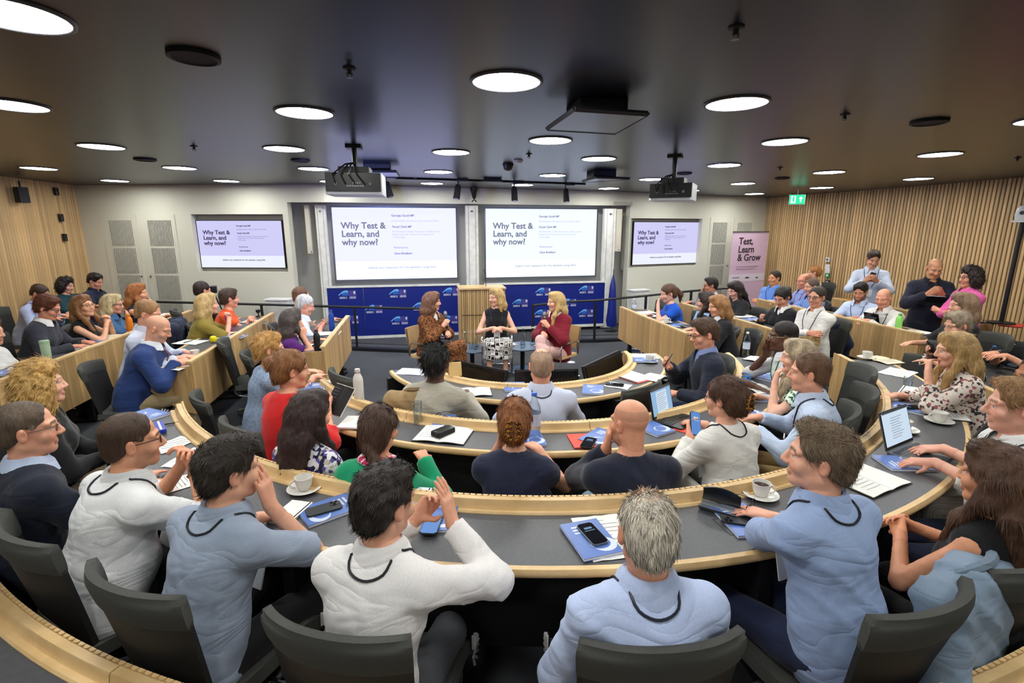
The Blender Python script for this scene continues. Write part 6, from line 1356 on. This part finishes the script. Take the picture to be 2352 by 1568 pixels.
def speaker(label, px, az, look, clab, **k):
    I = person(label, px, az, look, s=.97, fem=True, q='C', chair=False, desk=.6, **k); p = I['off'][:2]; a = math.radians(az)
    stage_chair(p - np.array([math.sin(a), math.cos(a)]) * .0, a, clab); return I
speaker('person on stage in brown patterned suit speaking into a microphone', (993, 692), 128, 78, 'chrome cantilever chair of the speaker in brown', arms=('lap', 'mic'), lean=6, hair=('shoulder', (122, 84, 58)), skin=(232, 182, 156), top=('blazer', (255, 255, 255), 2.0, 'leopard'), under=(230, 226, 222), legs=('longskirt', (255, 255, 255), 'leopard'), shoe=(230, 226, 220), extra=[('mic', 1, 'black microphone held by the speaker in brown')], tgt=('y', 7.6))
speaker('person on stage in black sleeveless top and black and white maze-print skirt', (1139, 682), 186, 236, 'chrome cantilever chair of the speaker in the middle', arms=('lap', 'lap'), lean=6, hair=('shoulder', (202, 168, 110)), skin=(236, 188, 162), top=('sleeveless', (24, 24, 26), 0), legs=('skirt', (255, 255, 255), 'maze_print'), shoe=(30, 28, 28), lanyard=(40, 44, 52), tgt=('y', 7.85))
speaker('person on stage in dark red blazer and pale pink wide trousers', (1276, 692), 232, 262, 'chrome cantilever chair of the speaker in red', arms=('mic', 'lap'), lean=6, hair=('verylong', (206, 170, 112)), skin=(236, 184, 158), top=('blazer', (126, 22, 40), 2.0), under=(236, 230, 228), legs=('wide', (222, 178, 172)), cross=True, shoe=(196, 120, 60), extra=[('mic', -1, 'microphone held by the speaker in red'), ('book', 'notebook on the lap of the speaker in red', (0, .3, -.22), .1, .12, .18)], tgt=('y', 7.5))
# ---- a chair under everybody else
for i, (xy, a, lab, z, st) in enumerate(CHAIRS):
    d_ = xy - np.array([CX, CY]); rr_ = np.hypot(*d_)
    if abs(math.degrees(math.atan2(d_[0], -d_[1]))) < 78: xy = np.array([CX, CY]) + d_ / rr_ * (1.62 if rr_ < 2.1 else 2.58 if rr_ < 3.2 else min(rr_, 3.62))
    chair(xy, a, ' '.join(('black office chair under the ' + lab).replace(',', '').split()[:16]), None, z)
def free_chair(px, z, az, lab): P = atz(px[0], px[1], z); chair(P[:2], math.radians(az), lab)
free_chair((862, 872), .75, 62, 'empty dark chair between the middle and innermost desks on the left')
free_chair((1575, 868), .75, -66, 'empty dark chair in front of the person in navy suit and jeans')
free_chair((1405, 905), .72, -30, 'empty dark chair turned at the innermost desk on the right')
free_chair((590, 790), .8, 74, 'empty dark chair in the left wing behind the strawberry-blonde person')
free_chair((1480, 702), .8, -84, 'empty dark chair left of the person in bright blue')
free_chair((2295, 905), .75, -60, 'empty black chair behind the floral blouse')
# ------------------------------------------------------------------ things on the near curved desk
def on(x, y, z): return atz(x, y, z)
def A3(x, y, d=0): P = atz(x, y, D3); return -math.degrees(math.atan2(CX - P[0], CY - P[1])) + d      # turned to its reader
def A2(x, y, d=0): P = atz(x, y, D2); return -math.degrees(math.atan2(CX - P[0], CY - P[1])) + d
booklet(on(338, 955, D3), A3(338, 955, -60), 'blue booklet at the left end of the near desk')
sheet(on(395, 1022, D3), A3(395, 1020, 20), 'white sheet by the clasped hands on the near desk', .15, .21)
sheet(on(440, 1052, D3), A3(440, 1052, 30), 'printed white sheet in front of the bearded person with glasses', .17, .24)
sheet(on(430, 1105, D3), A3(430, 1100, -10), 'white sheet under the arm of the bearded person', .15, .2)
r = thing('pen_case', 'blue striped pen case leaning by the glasses of the bearded person', 'pen case', on(368, 985, D3 + .005), math.radians(-60)); MB().box((0, 0, .012), (.19, .05, .022), bev=.01).build('case', 'satin', r, color=srgb(40, 60, 170)); MB().box((0, 0, .0245), (.17, .012, .003)).build('zip', 'booklet_pale', r)
pen(on(384, 975, D3 + .004), 20, 'dark pen near the blue pen case', (40, 34, 34))
cup(on(700, 1126, D3), 200, 'empty white cup and saucer left of the blue booklet on the near desk', False)
notebook(on(668, 1180, D3), A3(668, 1180, 8), 'closed cream notebook beside the right elbow of the grey-blue shirt', .1, .17, 'page_cream', 'page_white', False)
booklet(on(757, 1172, D3), A3(757, 1172, -32), 'blue booklet under a black phone on the near desk')
phone(on(744, 1170, D3 + .013), A3(744, 1168, -40), 'black phone lying face down on a blue booklet', back=True)
r = thing('cable', 'thin black earphone cable between notebook and booklet', 'cable', on(700, 1165, D3)); MB().spline([(-.05, .02, .004), (-.02, .05, .004), (.02, .03, .004), (.01, -.02, .004), (.03, -.05, .004)], .0022, 6).build('cord', 'black_plastic', r); MB().box((-.05, .02, .005), (.01, .014, .006)).build('plug', 'black_plastic', r)
booklet(on(1004, 1186, D3), A3(1004, 1186, 6), 'blue booklet under the raised hands')
phone(on(992, 1205, D3 + .013), A3(995, 1200, 4), 'phone with a pale screen under the raised hands', True)
notebook(on(958, 1142, D3 + .0), A3(958, 1140, 4), 'closed pale green notebook by the ledge under the raised hands', .1, .14, 'page_white', 'booklet_pale', False)
sheet(on(1392, 1232, D3), A3(1392, 1228, 6), 'white sheet partly under the blue booklet by the thinning grey hair')
booklet(on(1356, 1240, D3 + .004), A3(1360, 1237, 14), 'blue booklet under a phone left of the thinning grey hair')
phone(on(1360, 1228, D3 + .017), A3(1362, 1222, 18), 'silver-edged phone with dark lit clock screen on a blue booklet', case='steel_grey')
r = thing('spectacle_case', 'open black spectacle case on the near desk', 'spectacle case', on(1650, 1178, D3), math.radians(A3(1650, 1170, -50)))
MB().sheet([[(x * .08, -.03 + .06 * t, .028 - .026 * math.sin(PI * t) ** .6) for t in np.linspace(0, 1, 7)] for x in np.linspace(-1, 1, 7)], .004).build('tray', 'plate_grey', r, smooth=True)
MB().sheet([[(x * .08, .03 + .012 * math.sin(PI * t), .03 + .075 * t * (1 - .25 * x * x)) for t in np.linspace(0, 1, 6)] for x in np.linspace(-1, 1, 9)], .005).build('lid', 'black_plastic', r, smooth=True)
booklet(on(1702, 1196, D3), A3(1700, 1190, -8), 'blue booklet under a dark blue phone by the coffee')
phone(on(1698, 1196, D3 + .013), A3(1698, 1190, 60), 'dark blue phone with camera lenses up on a blue booklet', back=True)
specs(on(1722, 1172, D3 + .012), A3(1722, 1170, 30), 'black-framed spectacles folded by the coffee cup')
cup(on(1746, 1140, D3), -20, 'white cup of black coffee and saucer beside the light blue shirt')
notebook(on(1992, 1104, D3), A3(1992, 1100, -4), 'large open white notebook right of the light blue shirt', .16, .23)
booklet(on(2076, 1066, D3), 78, 'blue booklet in front of the silver laptop')
laptop(on(2118, 1046, D3), 20, 'silver laptop with bright screen on the near desk', 'steel_grey', 'screen_doc')
cup(on(2075, 990, D3), 10, 'white cup and saucer half hidden behind the silver laptop', False)
cup(on(2156, 970, D3), 160, 'white cup and saucer right of the silver laptop', False)
notebook(on(2172, 950, D3), A3(2165, 950, 10), 'open white notebook with a dark red pen behind the right-hand cup', .13, .19)
pen(on(2150, 948, D3 + .02), A3(2150, 945, 80), 'dark red pen on the open notebook', (110, 30, 40))
booklet(on(2090, 940, D3), A3(2088, 937, -20), 'blue booklet with a black phone between laptop and floral blouse')
phone(on(2092, 936, D3 + .013), A3(2088, 934, 30), 'black phone on the booklet between laptop and floral blouse')
notebook(on(2092, 902, D3), A3(2090, 900, 70), 'long white pad in front of the floral blouse', .13, .3, 'page_white', 'page_white', False)
booklet(on(2150, 902, D3), A3(2140, 900, 20), 'blue booklet under the forearm of the floral blouse')
tumbler(on(2084, 888, D3), 'low drinking glass in front of the floral blouse', .08)
sheet(on(2062, 856, D3), A3(2060, 855, 50), 'printed white sheets at the right end of the near desk')
notebook(on(2026, 828, D3), A3(2025, 825, 20), 'open cream notebook at the far right end of the near desk', .14, .2, 'page_cream')
cup(on(1990, 824, D3), 0, 'white cup and saucer at the far right end of the near desk', False)
# ---- middle desk
bottle(on(826, 928, D2), 'tall white metal flask on the middle desk', (232, 230, 224), .27, .036, cap=(205, 203, 198))
phone(on(890, 946, D2 + .01), A2(890, 946, 60), 'dark green phone case at the ledge of the middle desk', back=True, case='plate_green')
sheet(on(905, 952, D2), A2(905, 950, 60), 'white slip under the dark green phone case', .1, .16)
notebook(on(815, 972, D2 + .01), A2(815, 970, 30), 'white clipboard with keyring on the middle desk', .16, .2, 'page_white', 'page_white', False)
sheet(on(752, 885, D2), A2(752, 885, 30), 'printed white sheet in front of the person in red', .2, .28)
booklet(on(728, 892, D2 + .003), A2(728, 892, 60), 'blue booklet in front of the mottled blue dress')
specs(on(708, 884, D2 + .014), A2(708, 884, 20), 'dark spectacles lying on the papers by the mottled blue dress')
sheet(on(800, 888, D2), A2(800, 885, 0), 'white sheet below the held leaflet', .12, .18, lines=4)
notebook(on(1020, 1000, D2), A2(1020, 1000, 4), 'large open notebook on the middle desk under a phone case', .16, .24)
r = thing('wallet', 'thick dark phone wallet on the open notebook', 'wallet', on(1018, 994, D2 + .022), math.radians(A2(1018, 994, -24))); MB().box((0, 0, .011), (.08, .15, .022), bev=.012).build('body', 'black_matte', r); MB().box((0, 0, .024), (.07, .14, .004), bev=.012).build('flap', 'black_plastic', r); MB().box((.0, -.06, .027), (.03, .01, .003)).build('clasp', 'steel_grey', r)
booklet(on(1022, 972, D2), A2(1020, 970, 30), 'blue booklet behind the open notebook of the middle desk')
specs(on(1016, 964, D2 + .014), A2(1016, 964, -30), 'black spectacles on the booklet of the middle desk')
tumbler(on(960, 972, D2), 'tall empty drinking glass on the middle desk', .15, .032)
bottle(on(1226, 1008, D2), 'large clear water bottle behind the auburn hair', (200, 215, 228), .3, .042, 'water', (70, 110, 200), True)
booklet(on(1216, 1008, D2), A2(1215, 1008, 10), 'blue booklet beside the large water bottle')
sheet(on(1212, 1022, D2), A2(1210, 1022, 80), 'white slip in front of the large water bottle', .07, .12, lines=3)
r = thing('folder', 'coral red folder on the middle desk', 'folder', on(1338, 1014, D2), math.radians(A2(1338, 1014, 0))); MB().box((0, 0, .003), (.15, .2, .004)).build('cover', 'red_card', r); MB().box((.002, 0, .0062), (.142, .19, .002)).build('papers', 'page_white', r); MB().box((0, 0, .0088), (.15, .2, .0016)).build('front_cover', 'red_card', r)
phone(on(1352, 1018, D2 + .012), A2(1352, 1016, -30), 'black phone on the coral red folder')
booklet(on(1378, 1006, D2 + .002), A2(1378, 1004, -50), 'blue booklet beside the coral red folder')
booklet(on(1498, 984, D2), A2(1498, 982, 10), 'blue booklet left of the slim laptop on the middle desk')
laptop(on(1556, 968, D2), A2(1550, 960, 16), 'slim dark laptop showing a document on the middle desk', 'black_plastic', 'screen_lit', 104, .27, .2)
r = thing('folder', 'orange card under the slim dark laptop', 'folder', on(1575, 988, D2), math.radians(A2(1570, 985, 20))); MB().box((0, 0, .002), (.1, .14, .003)).build('cover', 'red_card', r); MB().box((0, 0, .0045), (.09, .13, .002)).build('papers', 'red_card', r)
booklet(on(1708, 950, D2), A2(1706, 948, 20), 'blue booklet behind the claw clip on the middle desk')
booklet(on(1742, 915, D2), A2(1740, 913, 30), 'blue booklet in front of the leaf-print top')
notebook(on(1742, 894, D2), A2(1742, 892, 40), 'open notebook being written in by the leaf-print top', .12, .17)
booklet(on(1768, 868, D2), A2(1766, 866, 60), 'blue booklet behind the open notebook on the right of the middle desk')
r = thing('lanyard', 'coiled bright blue lanyard on the middle desk', 'lanyard', on(1712, 876, D2)); MB().tube([(.04 * math.cos(t) * (1 - .08 * t / 6), .03 * math.sin(t), .008 + .004 * t) for t in np.linspace(0, 15, 50)], .006, 6).build('strap', 'satin', r, smooth=True, color=srgb(60, 130, 214)); MB().box((.03, -.04, .006), (.05, .07, .004)).build('badge_holder', 'booklet_pale', r)
sheet(on(1755, 848, D2), A2(1755, 848, 70), 'folded printed sheets on the right of the middle desk', .18, .26)
notebook(on(1746, 828, D2), A2(1745, 826, 50), 'open white notebook by the water bottle on the right', .13, .19)
bottle(on(1712, 818, D2), 'clear water bottle on the right end of the middle desk', (214, 224, 230), .25, .034, 'water', (240, 240, 240), True)
# ---- innermost desk
notebook(on(1090, 902, D1), -2, 'thick open white notebook on the innermost desk', .13, .2)
booklet(on(1182, 890, D1), -10, 'blue booklet left of the finely striped shirt')
booklet(on(1362, 896, D1), -20, 'blue booklet right of the finely striped shirt')
r = thing('menu_stand', 'folded tan card standing on the ledge of the innermost desk', 'card', on(1046, 862, .735), .15); MB().box((0, 0, .055), (.11, .006, .12), rotx(-.2)).build('front_panel', 'wood_tan', r); MB().box((0, .03, .055), (.11, .006, .12), rotx(.2)).build('rear_panel', 'wood_tan', r)
r = thing('folder', 'open red folder with white papers on the innermost desk', 'folder', on(1455, 866, D1), math.radians(24)); MB().box((0, 0, .003), (.25, .32, .005)).build('cover', 'folder_red', r); MB().box((.012, .01, .0065), (.215, .29, .003)).build('papers', 'page_white', r); MB().box((-.118, 0, .009), (.01, .3, .006)).build('spine_clip', 'steel_grey', r)
notebook(on(1500, 868, D1), 40, 'open ring notebook beside the red folder', .11, .16)
phone(on(1412, 884, D1 + .004), 60, 'black phone in front of the red folder'); sheet(on(1420, 886, D1), 50, 'white sheet under the phone by the red folder', .14, .2, lines=4)
sheet(on(1480, 818, D1), 80, 'white sheets at the right tip of the innermost desk', .2, .26); booklet(on(1478, 828, D1 + .006), 80, 'blue booklet by the small cup on the innermost desk'); 
cup(on(1492, 832, D1), 0, 'small white cup on the innermost desk', False)
sheet(on(948, 854, D1), 70, 'sheet coloured as if lit blue at the left tip of the innermost desk', .2, .28, 'booklet_pale', 0)  # blue light falling on the paper is put into its colour
# ---- left wing
DW = .748
bottle(on(730, 805, DW), 'black flask on the left wing desk nearest the stage', (34, 36, 38), .22, .034)
bottle(on(763, 758, DW), 'tall blue flask on the left wing desk nearest the stage', (26, 70, 150), .25, .034, cap=(26, 70, 150))
notebook(on(700, 796, DW), 80, 'open notebook by the black flask', .1, .15, 'page_cream'); sheet(on(752, 766, DW), 88, 'white sheets near the tall blue flask')
phone(on(738, 776, DW + .003), 40, 'phone with red case near the black flask', case='red_card'); notebook(on(775, 742, DW), 85, 'dark notebook behind the tall blue flask', .13, .19, 'page_white', 'black_matte', False)
cup(on(449, 820, DW), 90, 'white cup and saucer in front of the blue suit', False); notebook(on(404, 826, DW), 70, 'cream notebook being written in by the person in blue suit', .12, .17, 'page_cream')
sheet(on(400, 842, DW), 70, 'white sheet at the near end of the blue suit desk'); sheet(on(438, 786, DW), 72, 'white sheet with a pen beyond the blue suit'); pen(on(432, 785, DW + .008), 70, 'dark pen on the white sheet beyond the blue suit')
r = thing('stress_ball', 'bright yellow ball-shaped toy on the left wing desk', 'toy', on(491, 786, DW)); MB().lathe([(.004, .002), (.03, .012), (.04, .038), (.03, .066), (.005, .076)], 14).build('ball', 'satin', r, smooth=True, color=srgb(240, 222, 30)); MB().tube([(0, 0, .074), (.006, 0, .09)], .004, 6).build('stalk', 'black_plastic', r)
bottle(on(527, 760, DW), 'bright pink tumbler on the left wing desk', (206, 56, 150), .21, .034, 'tumbler', (226, 110, 170)); sheet(on(505, 766, DW), 75, 'cream sheet beside the pink tumbler', mat='page_cream'); booklet(on(538, 774, DW), 80, 'blue booklet beside the pink tumbler'); sheet(on(515, 776, DW), 72, 'pink-edged white sheet before the yellow toy', .15, .21)
sheet(on(585, 738, DW), 80, 'white sheets at the far end of the left wing desk'); notebook(on(592, 742, DW + .004), 84, 'dark leaflet on the sheets at the far end', .1, .2, 'page_white', 'plate_grey', False)
r = thing('desk_microphone', 'small black desk microphone at the far end of the left wing desk', 'microphone', on(594, 727, DW)); MB().lathe([(.04, 0), (.04, .012), (.008, .02)], 12).build('base', 'black_plastic', r); MB().tube([(0, 0, .015), (0, 0, .06)], .008, 7).build('stem', 'black_plastic', r); MB().lathe([(.02, .055), (.032, .075), (.03, .1), (.01, .11)], 12).build('head', 'black_plastic', r, smooth=True)
bottle(on(110, 828, DW), 'pale green bottle on the desk by the left wall', (178, 204, 172), .2, .038, 'tumbler', (160, 190, 156))
sheet(on(192, 800, DW), 80, 'open white papers in front of the dark grey blazer'); notebook(on(252, 774, DW), 82, 'cream notebook in front of the black sleeveless top', .12, .18, 'page_cream'); booklet(on(226, 784, DW), 80, 'blue booklet between the two open papers by the left wall'); booklet(on(20, 858, DW), 85, 'pale blue booklet at the left edge of the photo')
bottle(on(301, 764, DW), 'bright orange bottle by the left wall desk', (232, 130, 30), .23, .035, 'flask', (232, 130, 30))
phone(on(130, 826, DW), 80, 'black phone by the pale green bottle'); sheet(on(392, 722, DW), 85, 'white sheet at the far end of the desk by the left wall')
# ---- right wing
bottle(on(1456, 716, DW), 'small clear water bottle at the end of the right wing desk', (214, 228, 228), .2, .032, 'water', (235, 235, 235), True)
notebook(on(1492, 726, DW), -80, 'notebook being written in by the person in bright blue', .11, .16); sheet(on(1480, 718, DW), -80, 'printed sheet by the small water bottle'); cup(on(1530, 742, DW), 0, 'white cup on the right wing desk nearest the stage', False); booklet(on(1556, 748, DW), -75, 'blue booklet beside the white cup of the right wing')
laptop(on(1586, 752, DW), -84, 'black laptop seen from behind on the right wing desk', 'black_plastic', 'screen_lit', 112, .28, .2)
sheet(on(1706, 726, DW), -85, 'white sheets on the second right wing desk'); booklet(on(1730, 734, DW), -85, 'blue booklet on the second right wing desk'); notebook(on(1748, 738, DW), -80, 'cream notebook in front of the white blouse', .11, .16, 'page_cream')
phone(on(1838, 762, DW), -80, 'black phone by the folded arms of the white shirt'); sheet(on(1620, 694, DW), -85, 'white sheet in front of the grey blazer'); sheet(on(1788, 690, DW), -85, 'white sheets in front of the mid-blue shirt')
bottle(on(2062, 758, DW), 'bright green bottle on the right wing desk', (150, 224, 110), .21, .036, 'flask', (130, 206, 96)); sheet(on(2092, 762, DW), -82, 'white sheets right of the bright green bottle'); notebook(on(2112, 764, DW), -82, 'thin notebook at the end of the right wing desk', .11, .16)
r = thing('tablet', 'black tablet on its stand before the bald person in white', 'tablet', on(2000, 742, DW), math.radians(-82)); MB().box((0, 0, .07), (.2, .008, .14), rotx(.35)).build('screen', 'phone_glass', r); MB().box((0, -.04, .05), (.16, .006, .1), rotx(-.6)).build('stand', 'black_matte', r)
r = thing('folder', 'bright red folder on the desk by the camera pole', 'folder', on(2322, 748, DW), math.radians(-60)); MB().box((0, 0, .006), (.22, .3, .01)).build('cover', 'red_card', r); MB().box((0, .004, .0125), (.2, .28, .004)).build('papers', 'page_white', r); MB().box((0, 0, .016), (.22, .3, .002)).build('front_cover', 'red_card', r)
r = thing('tablet', 'dark closed tablet left of the red folder', 'tablet', on(2268, 740, DW), math.radians(-60)); MB().box((0, 0, .006), (.2, .28, .01), bev=.01).build('body', 'black_plastic', r); MB().box((0, 0, .0125), (.19, .27, .002)).build('glass', 'phone_glass', r)
laptop(on(2318, 838, .66), -80, 'dark laptop with a white cable at the right edge', 'black_plastic', 'screen_off', 100, .3, .21)
r = thing('cable', 'looped white cable by the dark laptop at the right edge', 'cable', on(2290, 830, .66)); MB().spline([(-.1, .1, .01), (-.06, .02, .1), (.02, -.04, .12), (.08, -.02, .05), (.06, .06, .01), (0, .08, .01)], .005, 6).build('cord', 'white_plastic', r, smooth=True); MB().box((-.1, .1, .012), (.05, .05, .024), bev=.006).build('charger', 'white_plastic', r)
bottle(on(2275, 838, .64), 'crumpled clear plastic bottle at the right edge', (205, 220, 228), .2, .035, 'water', (80, 130, 200), True)
# ---- the two low stage tables and what stands on them
plain('table_blue', srgb(92, 112, 132), .25)
def low_table(top, foot, lab):
    F_ = atz(*foot, 0); h = None
    for z in np.linspace(.2, .8, 121):
        P = np.array([F_[0], F_[1], z]) - CAM
        if 784 - FPX * (P @ _up) / (P @ _fw) < top[1]: h = z; break
    r = thing('low_table', lab, 'table', F_); MB().lathe([(.0, h - .018), (.27, h - .018), (.275, h - .009), (.27, h), (.0, h)], 36, cap=False).build('table_top', 'table_blue', r, smooth=True, auto=40)
    MB().tube([(0, 0, .02), (0, 0, h - .02)], .032, 14).build('column', 'black_steel', r, smooth=True); MB().lathe([(.23, 0), (.23, .01), (.05, .016)], 30).build('base', 'table_blue', r); return F_ + [0, 0, h]
t1 = low_table((1083, 799), (1085, 846), 'round low table left, with two clear bottles and glasses'); t2 = low_table((1199, 794), (1200, 850), 'round low table right, with two tall clear bottles')
for T_, dx, dy, lab, h in ((t1, -.1, .02, 'left clear bottle on the left low table', .24), (t1, .08, .06, 'right clear bottle on the left low table', .24), (t2, .02, .06, 'left clear bottle on the right low table', .26), (t2, .15, .02, 'right clear bottle on the right low table', .26)):
    bottle(T_ + [dx, dy, 0], lab, (214, 224, 230), h, .036, 'carafe', (225, 225, 228), True)
tumbler(t1 + [-.02, -.04, 0], 'left drinking glass on the left low table', .09); tumbler(t1 + [.04, -.08, 0], 'right drinking glass on the left low table', .09); tumbler(t2 + [-.02, -.1, 0], 'drinking glass on the right low table', .09)
phone(t2 + [-.2, .0, .0], 50, 'phone on the edge of the right low table'); sheet(t2 + [-.12, .12, 0], 20, 'folded note on the right low table', .1, .14, lines=3)
# ---- bags, coats and a flask on the floor
bp_ = atz(1716, 1530, .30); bp_[2] = 0; r = thing('backpack', 'black backpack on the floor between the two pale blue shirts', 'backpack', bp_, -.3)
V_, F_q = surf(Prims().ell((0, 0, .2), (.16, .11, .22), k=.05).ell((0, -.09, .13), (.13, .06, .13), k=.05), .018, [((0, 0, .004), (0, 0, -1))], lambda X, Y, Z: .006 * np.sin(30 * X + 20 * Z) * np.sin(25 * Z - 13 * Y)); link('body', np_mesh('body', V_, F_q, 'wool'), r, color=srgb(24, 24, 26))
MB().spline([(-.1, -.13, .2), (-.05, -.16, .26), (.05, -.16, .26), (.1, -.13, .2)], .005, 6).build('zip', 'steel_grey', r); MB().spline([(-.04, .02, .41), (-.03, .02, .47), (.03, .02, .47), (.04, .02, .41)], .012, 7).build('grab_handle', 'black_matte', r)
for k in (-1, 1): MB().spline([(k * .08, .1, .38), (k * .1, .17, .3), (k * .1, .15, .15), (k * .12, .1, .06)], .016, 6).build('shoulder_strap', 'black_matte', r)
bottle(np.array([*atz(2098, 1545, .2)[:2], 0]), 'brushed steel flask standing behind the near row at the bottom right', (190, 192, 196), .26, .038, 'flask', (150, 152, 156))
def coat(px, z, az, lab, c, w=.22, hang=.5):
    P = atz(*px, z); r = thing('jacket', lab, 'jacket', (P[0], P[1], 0), math.radians(-az)); T = Prims()
    T.cap((-w, .02, z - .03), (w, .02, z - .03), .05, .05, .03); T.ell((0, -.05, z - .28), (w + .04, .06, hang * .62), k=.08); T.ell((0, .05, z - .16), (w, .035, .17), k=.05)
    for k in (-1, 1): T.cap((k * w, -.0, z - .05), (k * (w + .06), -.06, z - .25), .065, .06, .04); T.cap((k * (w + .06), -.06, z - .25), (k * (w + .02), -.06, z - hang - .05), .06, .045, .04)
    f = lambda X, Y, Z: -.012 * (1 - np.abs(np.sin(20 * X + 9 * Z + 3 * np.sin(9 * Z + 4 * X)))) ** 2 + .004 * np.sin(40 * Z + 20 * X)
    V_, F_ = surf(T, .017, (), f); link('shell', np_mesh('shell', V_, F_, 'cloth'), r, color=srgb(*c))
    MB().spline([(-w * .55, .03, z + .0), (-w * .3, -.02, z + .04), (0, -.035, z + .045), (w * .3, -.02, z + .04), (w * .55, .03, z + .0)], .018, 7).build('collar', 'cloth', r, smooth=True, color=srgb(*[v * .85 for v in c]))
coat((2235, 1305), .88, -22, 'pale denim jacket hung over the chair at the right edge', (128, 146, 166), .24)
coat((1900, 735), .84, -92, 'dark navy jacket over the chair by the folded arms of the white shirt', (26, 32, 54))
coat((402, 740), .84, 80, 'dark navy jacket over a chair behind the blue suit', (30, 38, 66))
coat((955, 905), .84, 4, 'brown tweed coat over the chair of the grey checked jacket', (150, 124, 88), .16)
r = thing('tan_chair', 'tan leather side chair against the slatted wall', 'chair', np.array([*atz(1928, 712, .62)[:2], 0]), math.radians(100)); MB().sheet([[(u * .22, -.2 - .05 * v + .06 * u * u, .42 + .38 * v) for v in np.linspace(0, 1, 6)] for u in np.linspace(-1, 1, 9)], .03).build('backrest', 'satin', r, smooth=True, color=srgb(190, 124, 62)); MB().box((0, 0, .42), (.44, .42, .06), bev=.03).build('seat', 'satin', r, color=srgb(190, 124, 62))
for x in (-.19, .19):
    for y in (-.18, .18): MB().tube([(x, y, 0), (x * .95, y * .95, .4)], .014, 7).build('leg', 'wood_tan', r)
vc = atz(490, 664, 1.05); r = thing('video_camera', 'small black video camera on a tripod by the back wall', 'camera', (vc[0], vc[1], 0), .3); z0 = vc[2]
MB().box((0, 0, z0), (.1, .18, .1), bev=.012).build('body', 'black_plastic', r); MB().tube([(0, -.09, z0), (0, -.17, z0)], [.035, .042], 12).build('lens', 'black_plastic', r)
for k in range(3): a = k * 2.1; MB().tube([(0, 0, z0 - .06), (.3 * math.cos(a), .3 * math.sin(a), .0)], .012, 6).build('leg', 'black_steel', r)
